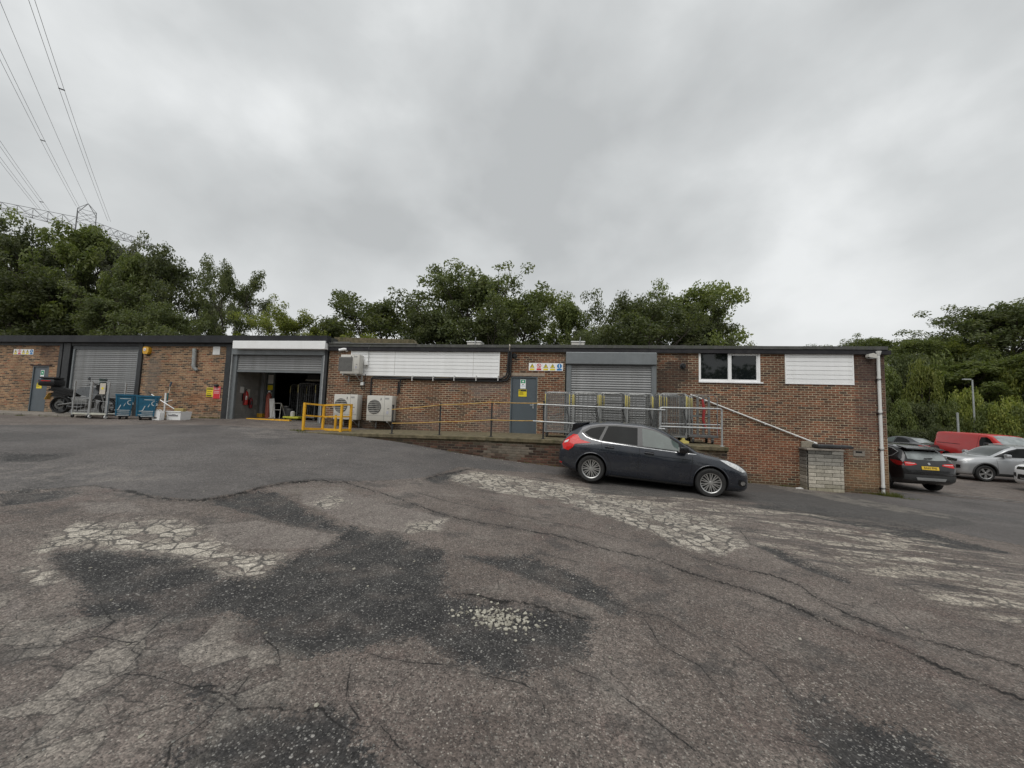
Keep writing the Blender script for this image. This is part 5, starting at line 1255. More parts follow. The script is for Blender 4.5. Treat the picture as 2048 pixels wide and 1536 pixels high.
# ------------------------------------------------------------------ roll cages on the platform
def cage_mesh_parts(w, d, h, wires, t, mat=None, gate=True):
    """one roll cage standing on its castors; front faces -Y"""
    mat = mat or m_cage; zb = .19
    f = MB(); f.bbox(-w / 2, w / 2, -d / 2, d / 2, zb - .035, zb, .008)
    for i in range(6): f.box(-w / 2 + .02, w / 2 - .02, -d / 2 + .05 + i * (d - .1) / 6, -d / 2 + .07 + i * (d - .1) / 6, zb, zb + .012)
    f.build('base', m_cage, t, world=False)
    for sx in (-1, 1):
        for sy in (-1, 1):
            x, y = sx * (w / 2 - .07), sy * (d / 2 - .08)
            c = MB(); c.box(x - .03, x + .03, y - .035, y + .035, zb - .06, zb - .036); c.box(x - .032, x - .026, y - .03, y + .05, .05, zb - .06); c.box(x + .026, x + .032, y - .03, y + .05, .05, zb - .06)
            co = c.build('castor', m_galv, t, world=False)
            MB().lathe([(.02, -.02), (.06, -.02), (.065, -.01), (.065, .01), (.06, .02), (.02, .02)], (x, y + .03, .066), 'x', 16).build('castor_wheel', m_dark, co, world=False)
    for sx in (-1, 1):
        x = sx * (w / 2 - .018)
        pts = [(x, -d / 2 + .02, zb)] + [(x, -d / 2 + .02, h - .12), (x, -d / 2 + .055, h - .04), (x, -d / 2 + .13, h), (x, d / 2 - .13, h), (x, d / 2 - .055, h - .04), (x, d / 2 - .02, h - .12), (x, d / 2 - .02, zb)]
        MB().tube(pts, .016, 6).build('side_frame', mat if mat is not m_cage else m_cagef, t, world=False, smooth=True)
        m_ = MB()
        for k in range(5): yy = -d / 2 + .02 + (d - .04) * (k + 1) / 6; m_.tube([(x, yy, zb), (x, yy, h - .005)], .0048, 4, False)
        for k in range(11): zz = zb + .1 + (h - zb - .18) * k / 10; m_.tube([(x, -d / 2 + .02, zz), (x, d / 2 - .02, zz)], .0048, 4, False)
        m_.build('side_mesh', mat, t, world=False, kind='stuff')
    for y, nm in ((d / 2 - .015, 'back'), (-d / 2 + .012, 'front')):
        if nm == 'front' and not gate: continue
        hh = h if nm == 'back' else h - .01
        x = w / 2 - .035
        MB().tube([(-x, y, zb + .02), (-x, y, hh - .10), (-x + .03, y, hh - .025), (-x + .10, y, hh), (x - .10, y, hh), (x - .03, y, hh - .025), (x, y, hh - .10), (x, y, zb + .02)], .016, 6).build(nm + '_frame', mat if mat is not m_cage else m_cagef, t, world=False, smooth=True)
        m_ = MB()
        for k in range(wires[0]): xx = -x + 2 * x * (k + 1) / (wires[0] + 1); m_.tube([(xx, y, zb + .02), (xx, y, hh - .006)], .0055, 4, False)
        for k in range(wires[1]): zz = zb + .04 + (hh - zb - .12) * k / max(1, wires[1] - 1); m_.tube([(-x, y + .004, zz), (x, y + .004, zz)], .0055, 4, False)
        m_.build(nm + '_mesh', mat, t, world=False, kind='stuff')
    for s_, mt in ((-1, m_yelpl), (1, m_yelpl)):
        x = s_ * (w / 2 - .018)
        MB().tube([(x, -d / 2 + .012, h - .42), (x, -d / 2 - .002, h - .38), (x, -d / 2 - .002, h - .12), (x, -d / 2 + .012, h - .08)], .014, 6).build('grip', mt, t, world=False, smooth=True)
    MB().tube([(w / 2 - .06, -d / 2 - .01, h - .35), (w / 2 - .10, -d / 2 - .03, h * .62), (w / 2 - .03, -d / 2 - .02, h * .45), (w / 2 - .05, -d / 2 - .01, .3)], .012, 5).build('strap', m_dark, t, world=False, smooth=True)
CY_ = 12.72
def cage(px0, px1, label, h, wires=(8, 17), d=.72, dy=0, rz=0.0, gate=True, mat=None):
    xa, xb = P(px0, 820, CY_ + dy - d / 2).x, P(px1, 820, CY_ + dy - d / 2).x
    t = thing('roll_cage', label, 'roll cage', ((xa + xb) / 2, CY_ + dy, deck(xa, CY_)), rz, 'roll cages parked on the platform')
    cage_mesh_parts(xb - xa, d, h, wires, t, mat, gate)
    return t
def HT(px, py, d=.72, dy=0): return P(px, py, CY_ + dy - d / 2).z - deck(0, CY_)
cage(1089, 1140, 'leftmost roll cage on the platform, fine wire mesh, in front of bare bricks', HT(1110, 783.5), (9, 22))
cage(1145, 1199, 'second roll cage from the left on the platform, square grid, before the roller door', HT(1170, 784), (4, 14))
cage(1199, 1252, 'third roll cage from the left on the platform, before the roller door middle', HT(1225, 785), (4, 12), dy=.04)
cage(1253, 1306, 'fourth roll cage from the left, before the right edge of the roller door', HT(1280, 787), (5, 20), dy=.02)
for i, dx in enumerate((0, 1, 2)):
    cage(1197 + i * 4, 1251 + i * 4, ['first', 'second', 'third'][i] + ' of the roll cages nested behind the third platform cage', HT(1225, 785) - .01 * i, (4, 0), dy=.14 + .10 * i, d=.70, rz=.03 * i, gate=False)
for i in range(2):
    cage(1144 + i * 4, 1197 + i * 4, ['first', 'second'][i] + ' of the roll cages nested behind the second platform cage', HT(1170, 784) - .012 * (i + 1), (4, 0), dy=.13 + .11 * i, d=.70, rz=-.03, gate=False)
    cage(1250 + i * 4, 1303 + i * 4, ['first', 'second'][i] + ' of the roll cages nested behind the fourth platform cage', HT(1280, 787) - .012 * (i + 1), (5, 0), dy=.13 + .11 * i, d=.70, rz=.03, gate=False)
cage(1318, 1374, 'roll cage with close vertical bars and cream grips behind the front railing', HT(1345, 787), (13, 3), dy=-.12)
for i in range(3):
    cage(1322 + i * 5, 1377 + i * 4, ['first', 'second', 'third'][i] + ' of the nested roll cages standing behind the close barred cage', HT(1345, 788) - .012 * i, (7, 0), dy=.02 + .12 * i, gate=False)
# warehouse trolley with flat uprights at the right end
xa, xb = P(1377, 850, 12.3).x, P(1436, 850, 12.3).x
t = thing('stock_trolley', 'grey trolley with flat steel uprights and a red strap at the platform end', 'trolley', ((xa + xb) / 2, 12.62, deck(3)))
w = xb - xa; h = P(1400, 790, 12.3).z - deck(3)
MB().bbox(-w / 2, w / 2, -.36, .36, .19, .26, .01).build('base', M('trolley_deck', (.10, .10, .10), .6, var=.3), t, world=False)
for sx in (-1, 1):
    for sy in (-1, 1):
        c = MB(); x, y = sx * (w / 2 - .14), sy * .26; c.box(x - .03, x + .03, y - .04, y + .04, .13, .189); c.box(x - .036, x - .03, y - .03, y + .03, .05, .15)
        co = c.build('castor', m_galv, t, world=False); MB().lathe([(.02, -.022), (.068, -.022), (.075, 0), (.068, .022), (.02, .022)], (x, y, .076), 'x', 16).build('castor_wheel', m_dark, co, world=False)
m_flat = M('upright_steel', (.17, .175, .17), .5, .3, var=.2, dirt=.3)
for k, xx in enumerate((-.46, -.30, -.14, .03, .20, .36)):
    if abs(xx) < w / 2: MB().bbox(xx - .035, xx + .035, .28, .30, .26, h - .02, .004).build('upright', m_flat, t, world=False)
for y, nm in ((.31, 'back_frame'), (-.33, 'front_frame')):
    MB().tube([(-w / 2 + .02, y, .26), (-w / 2 + .02, y, h - .1), (-w / 2 + .1, y, h), (w / 2 - .12, y, h), (w / 2 - .02, y, h - .12), (w / 2 - .02, y, .26)], .013, 6).build(nm, m_cage, t, world=False, smooth=True)
MB().box(-w / 2 + .03, w / 2 - .03, .262, .275, h * .55, h * .55 + .06).build('cross_bar', m_flat, t, world=False)
m_strap = M('red_webbing', (.30, .03, .03), .8, var=.2)
MB().tube([(.16, .25, h - .1), (.20, .22, h * .7), (.17, .22, h * .5), (.24, .2, .42)], [.03, .045, .04, .03], 6).build('red_strap', m_strap, t, world=False, smooth=True)
MB().tube([(.36, -.30, h * .42), (.43, -.3, .5), (.40, -.3, .30)], .02, 6).build('red_strap', m_strap, t, world=False, smooth=True)
MB().tube([(w / 2 - .05, -.3, h * .62), (w / 2 - .01, -.33, h * .45), (w / 2 - .02, -.32, .4)], .014, 5).build('black_strap', m_dark, t, world=False, smooth=True)
t = thing('wheel_chock', 'yellow and cream plastic chock lying on the platform beside the trolley', 'chock', (P(1364, 876, 12.3).x, 12.3, deck(3)))
MB().prism([(-.16, .0), (.17, 0), (.17, .07), (.06, .10), (.05, .16), (-.01, .16), (-.03, .09), (-.16, .06)], 'y', -.10, .10).build('block', m_yelpl, t, world=False, fixn=True)
MB().bbox(-.30, -.165, -.06, .06, .0, .05, .012).build('tongue', m_whitep, t, world=False)

# ------------------------------------------------------------------ air conditioners on the wall
m_grille = M('fan_grille_grey', (.13, .13, .125), .6, var=.2)
def aircon(label, px0, px1, py0, py1, side, fan, square=False, dep=.36):
    y0 = WY - dep - .12
    pm = (px0 + px1) / 2; pmy = (py0 + py1) / 2
    xa, xb = P(px0, pmy, y0).x, P(px1, pmy, y0).x; zb, zt = P(pm, py1, y0).z, P(pm, py0, y0).z
    t = thing('air_conditioner', label, 'air conditioner', ((xa + xb) / 2, y0, zb), group='air conditioning units on the brick wall')
    W, H = xb - xa, zt - zb
    MB().bbox(-W / 2, W / 2, 0, dep, 0, H, .022).build('casing', m_cream, t, world=False, smooth=True)
    MB().box(-W / 2 + .01, W / 2 - .01, -.003, .01, H * .20, H * .20 + .008).build('panel_joint', m_grille, t, world=False)
    MB().box(W * .20, W * .20 + .007, -.003, .01, H * .02, H * .98).build('panel_joint', m_grille, t, world=False)
    fx, fz, fr = fan[0] * W, fan[1] * H, fan[2] * H
    if square:
        MB().bbox(fx - fr * 1.08, fx + fr * 1.08, -.012, .004, fz - fr * 1.02, fz + fr * 1.02, .01).build('grille_plate', m_grille, t, world=False)
        f = MB()
        for k in range(12): zz = fz - fr * .92 + 1.84 * fr * k / 11; f.box(fx - fr * 1.0, fx + fr * 1.0, -.024, -.0125, zz - .004, zz + .004)
        f.build('grille_wires', M('grille_wire', (.32, .31, .29), .5), t, world=False, kind='stuff')
    else:
        MB().lathe([(.001, .002), (fr * .97, .002), (fr, -.012), (fr * 1.04, -.004), (fr * 1.06, .006)], (fx, -.006, fz), 'y', 40).build('fan_ring', m_grille, t, world=False, smooth=True)
        f = MB()
        for k in range(7):
            dz = -fr * .85 + 1.7 * fr * k / 6; hw = math.sqrt(max(0, fr * fr - dz * dz)) * .98
            f.box(fx - hw, fx + hw, -.026, -.0135, fz + dz - .007, fz + dz + .007)
        f.build('grille_bars', m_cream, t, world=False, kind='stuff')
        f = MB(); n = 4
        for k in range(n): a = k * math.pi / 2 + .4; f.bar((fx, -.011, fz), (fx + fr * .85 * math.cos(a), -.011, fz + fr * .85 * math.sin(a)), .10, .002, up=(0, 1, 0))
        f.build('fan_blades', M('fan_dark', (.05, .05, .05), .6), t, world=False)
    MB().box(W * .22, W * .38, -.005, .002, H * .86, H * .92).build('maker_plate', M('plate_grey', (.35, .35, .34), .4), t, world=False)
    MB().prism([(.045, .0), (.075, .03), (.07, .10), (.05, .09)], 'y', -.006, .002).build('dark_tab', m_blkpl, t, world=False, fixn=True).location = (W * .0, 0, H * .80)
    MB().box(W * .33, W * .40, -.006, .002, H * .48, H * .50).build('slot', m_blkpl, t, world=False)
    MB().box(W * .30, W * .38, -.005, .002, H * .28, H * .40).build('rating_label', M('label_blue_grey', (.42, .42, .48), .5), t, world=False)
    for sx in (-.34, .34):
        f = MB(); f.box(sx * W - .02, sx * W + .02, -.0, dep + .12, -.045, -.005); f.box(sx * W - .02, sx * W + .02, dep + .10, dep + .12, -.30, -.045); f.bar((sx * W, .05, -.04), (sx * W, dep + .10, -.28), .03, .02)
        f.build('bracket', m_galv, t, world=False)
    return t
aircon('small air conditioner mounted high on the wall with a square grille, over the others', 680.5, 718.5, 709, 747.5, 729, (-.22, .50, .36), True, .32)
aircon('air conditioner low on the wall behind the yellow barrier, left of its twin', 667, 714, 788.5, 839, 727, (-.19, .55, .27))
aircon('air conditioner low on the wall beside the first black ramp post, right of its twin', 733, 783.5, 791, 842, 794, (-.19, .55, .27))

# ------------------------------------------------------------------ pipes and small fittings on the walls
def wp(px, py, dy=.05): 
    p = P(px, py, WY - dy); return (p.x, p.y, p.z)
m_pipe = M('pipe_lagging', (.018, .018, .019), .7, var=.3)
t = thing('pipe_bundle', 'black lagged pipes running under the long white cladding and up beside the door', 'pipes', wp(1018, 760))
runs = [[(741, 793), (743, 757), (748, 753.5), (1005, 760), (1014, 757), (1017.5, 748), (1020, 703)],
        [(798, 786), (801, 760), (806, 757.5), (1000, 763), (1014, 760.5), (1021, 750), (1023, 704)],
        [(746, 757), (1002, 757.5), (1011, 753), (1014.5, 744), (1017, 704)]]
for k, rn in enumerate(runs):
    pts = [wp(a, b, .05 + .03 * k) for a, b in rn]
    path = []
    for i, (a_, b_) in enumerate(zip(pts[:-1], pts[1:])):
        L_ = (Vector(b_) - Vector(a_)).length; m_ = max(1, int(L_ / .45))
        for q in range(m_):
            v = Vector(a_).lerp(Vector(b_), q / m_); v.z += .010 * math.sin(q * 1.7 + k) if m_ > 2 else 0; path.append(v)
    MB().tube(path + [Vector(pts[-1])], .030, 7).build('pipe', m_pipe, t, smooth=True)
MB().tube([wp(795, 790, .04), wp(797, 763, .04)], .022, 6).build('pipe', m_pipe, t)
for px in (824, 866, 908, 952, 996):
    a_ = wp(px, 752, .15); MB().box(a_[0] - .012, a_[0] + .012, WY - .155, WY - .01, wp(px, 762)[2], wp(px, 751.5)[2]).build('pipe_clip', m_whitep, t)
MB().tube([wp(1020, 704, .05), wp(1019, 698, .12), wp(1020, 692, .17), wp(1019, 689, .12)], .018, 6).build('cable_loop', m_wood, t, smooth=True)
t = thing('isolator_cable', 'grey cable from the roof edge to a white switch box by the high air conditioner', 'cable', wp(735, 715))
MB().tube([wp(741, 691, .14), wp(738, 693, .10), wp(737.5, 715, .06), wp(736, 723, .08)], .012, 6).build('cable', M('grey_cable', (.2, .2, .19), .6), t, smooth=True)
a_ = wp(733.5, 726); MB().bbox(a_[0] - .07, a_[0] + .07, WY - .13, WY - .02, a_[2] - .09, a_[2] + .09, .012).build('switch_box', m_white, t)
t = thing('junction_box', 'small white junction box with a black cable on the bricks under the high air conditioner', 'box', wp(724.5, 767))
a_ = wp(724.5, 767.5); MB().bbox(a_[0] - .06, a_[0] + .06, WY - .09, WY - .005, a_[2] - .06, a_[2] + .06, .01).build('box', m_white, t)
MB().tube([wp(722, 747, .2), wp(725, 755, .1), wp(725, 763, .05)], .014, 6).build('cable', M('pale_cable', (.5, .48, .46), .6), t, smooth=True)
MB().tube([wp(723, 772, .05), wp(724, 779, .06), wp(729, 780, .05), wp(729, 765, .04), wp(731, 748, .04)], .012, 6).build('cable', m_pipe, t, smooth=True)
def cctv(label, px, py, sgn):
    t = thing('security_camera', label, 'camera', wp(px, py, .02), group=None)
    MB().lathe([(.001, -.0), (.055, 0), (.055, -.03), (.03, -.04)], (0, -.0, 0), 'y', 16).build('mount', m_white, t, world=False)
    MB().tube([(0, -.03, 0), (sgn * .02, -.10, .01)], .022, 8).build('arm', m_white, t, world=False)
    m_ = MB(); m_.tube([(sgn * -.02, -.08, .035), (sgn * .05, -.14, .025), (sgn * .20, -.24, -.03)], [.045, .055, .05], 12); m_.build('camera_body', m_white, t, world=False, smooth=True)
    MB().lathe([(.001, -.005), (.040, -.005), (.040, .01)], (sgn * .205, -.245, -.032), 'y', 14).build('lens', m_gloss, t, world=False)
    return t
cctv('white bullet camera at the left top corner of the red brick wall', 694, 701, -1)
t = thing('flood_light', 'small white flood light at the right top corner of the red brick wall', 'light', wp(1736, 714, .02))
MB().bbox(-.05, .05, -.05, .02, -.06, .06, .01).build('mount', m_cream, t, world=False)
MB().prism([(-.11, -.02), (-.10, .07), (.02, .10), (.12, .06), (.12, -.06), (.03, -.05)], 'y', -.20, -.05).build('housing', m_cream, t, world=False, fixn=True)
MB().box(-.08, .11, -.19, -.07, -.066, -.055).build('lamp_glass', m_lens, t, world=False)
for px, py, lab in ((1365.5, 732, 'round dark vent hole in the bricks left of the white framed window'), (1029, 712, 'small black lamp fitting on the bricks above the grey door')):
    t = thing('wall_vent', lab, 'vent', wp(px, py, .012))
    MB().lathe([(.10, .01), (.10, -.02), (.075, -.03), (.07, 0), (.001, .0)], (0, 0, 0), 'y', 20).build('rim', m_black, t, world=False, smooth=True)
    MB().tube([(0, 0, 0), (.02, -.07, -.01)], [.07, .06], 12).build('hood', m_dark, t, world=False)
t = thing('air_brick', 'broken air brick opening in pale mortar low beside the downpipe', 'vent', wp(1718, 906, .015))
a_ = MB(); a_.box(-.16, .16, -.008, .03, -.10, -.005); a_.box(-.16, -.10, -.008, .03, -.005, .075); a_.box(.09, .16, -.008, .03, -.005, .075); a_.box(-.10, .09, -.008, .03, .055, .075); a_.build('mortar_patch', m_concrete, t, world=False)
MB().box(-.10, .09, .0, .03, -.005, .055).build('hole', m_well, t, world=False)
# white downpipe on the corner
xd = P(1761, 850, WY - .06).x
zg = gz(xd, WY)
t = thing('downpipe', 'white plastic downpipe on the right corner of the red brick wall', 'pipe', (xd, WY - .06, zg))
zt = Z(1761, 712)
MB().tube([(xd, WY - .07, zg + .05), (xd, WY - .07, zt)], .045, 14).build('pipe', m_whitep, t, smooth=True)
for py in (755, 823, 895, 972): MB().lathe([(.052, -.03), (.052, .03)], (xd, WY - .07, P(1761, py, WY - .07).z), 'z', 14).build('socket', m_whitep, t); 
for py in (757, 825, 897, 974): z_ = P(1761, py, WY - .07).z - .04; MB().box(xd - .075, xd + .055, WY - .122, WY + .0, z_ - .012, z_ + .012).build('bracket', m_fascia, t)
MB().lathe([(.05, 0), (.06, .03), (.085, .10), (.09, .14), (.06, .14), (.04, .05)], (xd, WY - .07, zt), 'z', 16).build('hopper', m_whitep, t, smooth=True)
MB().tube([(xd, WY - .07, zt + .12), (xd, WY - .07, zf_r - .0)], .035, 10).build('outlet', m_black, t)
# waste pipe crossing the wall
t = thing('waste_pipe', 'straight white waste pipe slanting down across the bricks to a black elbow', 'pipe', wp(1500, 838))
a_, b_ = Vector(wp(1381, 789, .06)), Vector(wp(1628, 885, .06))
MB().tube([a_, b_], .026, 10).build('pipe', m_whitep, t, smooth=True)
for k in (.12, .36, .62, .86): q = a_.lerp(b_, k); MB().box(q.x - .02, q.x + .02, WY - .075, WY, q.z - .04, q.z - .02).build('pipe_clip', m_whitep, t)
MB().tube([b_ + Vector((-.02, 0, .0)), b_ + Vector((.05, -.01, -.02)), b_ + Vector((.06, -.01, -.12))], .04, 10).build('white_elbow', m_whitep, t, smooth=True)
MB().tube([b_ + Vector((.06, -.01, -.05)), b_ + Vector((.05, -.02, -.20)), b_ + Vector((.0, -.02, -.30))], [.07, .08, .085], 12).build('black_elbow', m_black, t, smooth=True)

# ------------------------------------------------------------------ pale block pier at the foot of the wall
by = WY - .46
bx0, bx1 = P(1616, 930, by).x, P(1688, 940, by).x
bz1 = P(1650, 902, by).z; bz0 = min(gz(bx0, by), gz(bx1, by)) - .1
t = thing('block_pier', 'pale painted concrete block pier against the wall below the black box gutter', 'pier', ((bx0 + bx1) / 2, by, bz0))
MB().box(bx0 + .006, bx1 - .006, by + .008, WY - .012, bz0, bz1).build('core', M('pier_mortar', (.15, .14, .12), .95, var=.2), t)
m_bl = brick_material('painted_block')
rr = random.Random(5)
def st_block(x, z):
    c = (.50, .46, .385) if rr.random() < .78 else (.38, .35, .29)
    c = mul3(c, rr.uniform(.85, 1.1)); h_ = (z - bz0) / (bz1 - bz0)
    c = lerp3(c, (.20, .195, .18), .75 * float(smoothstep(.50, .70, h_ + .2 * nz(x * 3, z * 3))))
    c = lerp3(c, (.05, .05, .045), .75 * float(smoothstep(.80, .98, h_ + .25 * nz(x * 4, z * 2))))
    return lerp3(c, (.22, .20, .12), .6 * float(smoothstep(.28, .1, h_ + .15 * nz(x * 3, z * 3))))
ch = (bz1 - bz0) / 12; z = bz0; k = 0
while z < bz1 - .02:
    x = bx0 - (.23 if k % 2 else 0)
    while x < bx1 - .02:
        a_, e_ = max(x, bx0), min(x + .452, bx1)
        if e_ - a_ > .05:
            o = MB(); o.col = st_block((a_ + e_) / 2, z + ch / 2); o.bbox(a_ + .006, e_ - .006, by - .012 + rr.uniform(-.004, .004), by + .06, z + .007, z + ch - .006, .008); o.build('block', m_bl, t)
        x += .452
    o = MB(); o.col = mul3(st_block(bx0, z + ch / 2), .8); o.bbox(bx0 - .012 + rr.uniform(-.003, .003), bx0 + .05, by + .065, WY - .02, z + .007, z + ch - .006, .008); o.build('block', m_bl, t)
    z += ch; k += 1
MB().bbox(bx0 - .03, bx1 + .02, by - .03, WY - .012, bz1 + .002, bz1 + .06, .012).build('cap_slab', m_concrete, t)
o = MB(); o.col = (.27, .24, .19); o.bbox(P(1603, 890, WY - .08).x, P(1628, 890, WY - .08).x, WY - .09, WY - .012, bz1 + .062, P(1610, 882, WY).z, .02); o.build('mortar_stub', m_bl, t)
gx0, gx1 = P(1634, 892, by + .1).x, P(1705, 892, by + .1).x; gz0 = P(1670, 896.5, by + .1).z
t = thing('box_gutter', 'short black box gutter resting on top of the pale block pier', 'gutter', ((gx0 + gx1) / 2, by + .1, gz0))
f = MB(); f.bbox(gx0, gx1, by + .04, WY - .06, gz0, gz0 + .075, .012); f.build('trough', m_black, t)
MB().box(gx0 + .02, gx1 - .06, by + .05, WY - .07, gz0 + .077, gz0 + .10).build('lid', M('lid_grey', (.10, .105, .11), .5, var=.2), t)

# ------------------------------------------------------------------ signs
def plate(name, label, cat, px, py, w, h, mat, dy=.018, group=None):
    a_ = wp(px, py, dy); t = thing(name, label, cat, a_, 0, group)
    MB().box(-w / 2, w / 2, -.004, .004, -h / 2, h / 2).build('plate', mat, t, world=False); return t
def rect(t, name, mat, x0, x1, z0, z1, d=-.0055): MB().box(x0, x1, d, -.0042, z0, z1).build(name, mat, t, world=False)
def tri(t, x, z, s, mat, d, name): MB().prism([(x - s, z - s * .8), (x + s, z - s * .8), (x, z + s * .95)], 'y', d, -.0042).build(name, mat, t, world=False, fixn=True)
def disc(t, x, z, r0, r1, mat, d, name): 
    pr_ = [(r0, d), (r1, d), (r1, -.0042)] if r0 > 0 else [(.0005, d), (r1, d), (r1, -.0042)]
    MB().lathe(pr_, (x, 0, z), 'y', 24).build(name, mat, t, world=False)
m_ink = M('sign_ink', (.02, .02, .02), .5)
def hazard_strip(label, px0, px1, py0, py1):
    w = X(px1, (py0 + py1) / 2) - X(px0, (py0 + py1) / 2); h = Z(px0, py0) - Z(px0, py1)
    t = plate('safety_sign', label, 'sign', (px0 + px1) / 2, (py0 + py1) / 2, w, h, m_white, .02, 'strips of five safety symbols')
    s = w / 5
    for k in range(5):
        x = -w / 2 + s * (k + .5); zs = h * .14
        if k in (0, 2, 3):
            tri(t, x, zs, s * .36, m_ink, -.0050, 'triangle_border'); tri(t, x, zs - .004, s * .28, m_yelsign, -.0058, 'warning_triangle')
            MB().bar((x - .02 * (k != 2), -.0062, zs - s * .14), (x + .02 * (k == 3), -.0062, zs + s * .1), .02, .001, up=(0, 1, 0)).build('symbol', m_ink, t, world=False)
            rect(t, 'text_panel', m_yelsign, x - s * .36, x + s * .36, -h * .44, -h * .20)
        elif k == 1:
            disc(t, x, zs, s * .24, s * .34, m_red, -.0055, 'prohibition_ring'); MB().bar((x - s * .2, -.0058, zs + s * .2), (x + s * .2, -.0058, zs - s * .2), .022, .001, up=(0, 1, 0)).build('slash', m_red, t, world=False)
            MB().bar((x, -.005, zs - s * .16), (x, -.005, zs + s * .14), .03, .001, up=(0, 1, 0)).build('symbol', m_ink, t, world=False)
            rect(t, 'text_panel', m_red, x - s * .36, x + s * .36, -h * .44, -h * .20)
        else:
            disc(t, x, zs, 0, s * .36, m_blue, -.0055, 'mandatory_disc'); rect(t, 'symbol', m_white, x - .012, x + .012, zs - s * .25, zs + s * .25, -.0062)
            rect(t, 'text_panel', m_blue, x - s * .36, x + s * .36, -h * .44, -h * .20)
        if k: rect(t, 'divider', m_galv, -w / 2 + s * k - .002, -w / 2 + s * k + .002, -h * .47, h * .47, -.0046)
hazard_strip('white strip of five safety symbols above and right of the middle grey door', 1057.5, 1125.5, 726.5, 741.5)
hazard_strip('white strip of five safety symbols on yellow brown bricks at the far left', 27.5, 67, 698.5, 709)
def door_notes(door, px, py_t, py_b, ypx, ypy, lab):
    y = .0
    w = .20; zt, zb = Z(px, py_t), Z(px, py_b); h = zt - zb
    t = thing('exit_notice', 'narrow green and white notice stuck on ' + lab, 'sign', (X(px, (py_t + py_b) / 2), WY + .022, (zt + zb) / 2))
    MB().box(-w / 2, w / 2, -.003, .003, -h / 2, h / 2).build('plate', m_white, t, world=False)
    rect(t, 'green_panel', m_green, -w * .42, w * .42, h * .10, h * .46); disc(t, 0, h * .28, 0, w * .16, m_white, -.0062, 'symbol')
    rect(t, 'printed_line', m_ink, -w * .12, -w * .02, -h * .10, h * .0); rect(t, 'printed_line', m_ink, w * .04, w * .12, -h * .10, 0)
    rect(t, 'blue_line', m_blue, -w * .4, w * .4, -h * .24, -h * .20)
    t = thing('warning_notice', 'yellow warning notice with a black top stuck on ' + lab, 'sign', (X(ypx, ypy), WY + .022, Z(ypx, ypy)))
    MB().box(-.15, .15, -.003, .003, -.13, .13).build('plate', m_yelsign, t, world=False)
    rect(t, 'black_header', m_ink, -.14, .14, .06, .12); tri(t, -.10, .088, .028, m_yelsign, -.0065, 'triangle')
    for z_ in (.03, -.01, -.05): rect(t, 'printed_line', M('ochre_ink', (.25, .18, .01), .5), -.12, .03, z_ - .012, z_ + .006)
door_notes(dr, 1046, 759, 777, 1045, 786, 'the middle grey door')
door_notes(dl, 83, 740, 764.5, 77, 771, 'the far left grey door')
t = plate('prohibition_sign', 'red sign with white lines on yellow brown bricks by the open bay', 'sign', 433.5, 785, .34, .50, m_red, .02)
for k, z_ in enumerate((.18, .13, .05, -.02)): rect(t, 'printed_line', M('pink_ink', (.75, .45, .45), .5), -.12, .12, z_ - .018, z_ + .014)
rect(t, 'border', M('pink_ink'), -.165, -.155, -.24, .24); rect(t, 'border', M('pink_ink'), .155, .165, -.24, .24)
t = plate('caution_sign', 'square yellow sign with a black header left of the red sign', 'sign', 419.5, 784.5, .32, .38, m_yelsign, .02)
rect(t, 'black_header', m_ink, -.14, .14, .11, .16); rect(t, 'printed_line', M('ochre_ink'), -.12, .10, .02, .05); rect(t, 'printed_line', M('ochre_ink'), -.12, .06, -.06, -.03); rect(t, 'black_footer', M('olive_ink', (.12, .11, .01), .5), -.14, .10, -.17, -.10)
t = thing('wall_socket', 'small black outlet box on the bricks above the red sign', 'box', wp(434.5, 771.5, .01)); MB().bbox(-.07, .07, -.08, .0, -.06, .06, .015).build('housing', m_blkpl, t, world=False); MB().bbox(-.05, .05, -.11, -.08, -.05, .02, .01).build('cover', m_dark, t, world=False)
t = plate('blank_panel', 'blank white square panel high on yellow brown bricks left of the bay', 'panel', 433, 701, .34, .36, m_whitep, .02); MB().box(-.17, .17, -.012, -.004, .16, .18).build('rim', m_whitep, t, world=False)
t = thing('alarm_siren', 'yellow alarm siren box beside the black post of the closed roller door', 'alarm', wp(297, 701, .02))
f = MB(); f.prism([(-.14, -.10), (-.10, -.16), (.08, -.17), (.15, -.08), (.15, .09), (.08, .15), (-.10, .15), (-.15, .08)], 'y', -.12, .01); f.build('housing', m_yellow, t, world=False, fixn=True)
MB().lathe([(.001, -.135), (.06, -.135), (.075, -.12)], (-.04, 0, .02), 'y', 18).build('badge', m_whitep, t, world=False); MB().box(-.07, -.01, -.138, -.134, .01, .03).build('badge_bar', m_red, t, world=False)
MB().box(-.08, .09, -.10, 0, -.20, -.172).build('lamp', m_dark, t, world=False)
t = thing('flue_pipe', 'grey flue pipe with a bent foot on yellow brown bricks', 'pipe', wp(388, 715, .1))
MB().tube([wp(389.5, 697.5, .10), wp(387.5, 731, .10), wp(387.5, 734, .10), wp(392, 739, .06), wp(394, 740, .0)], .075, 14).build('pipe', M('flue_grey', (.36, .38, .37), .5, .2, var=.15, dirt=.3), t, smooth=True)
a_ = wp(388.3, 717, .1); MB().lathe([(.085, -.02), (.085, .02)], a_, 'z', 14).build('collar', m_galv, t); a_ = wp(387.6, 731, .1); MB().lathe([(.085, -.02), (.085, .02)], a_, 'z', 14).build('collar', m_galv, t)
MB().box(a_[0] - .03, a_[0] + .03, WY - .03, WY, a_[2] + .25, a_[2] + .28).build('bracket', m_galv, t)
# ------------------------------------------------------------------ things standing in front of the left unit
def gp(px, py, y, z=None):
    p = P(px, py, y); return Vector((p.x, y, gz(p.x, y) if z is None else z))
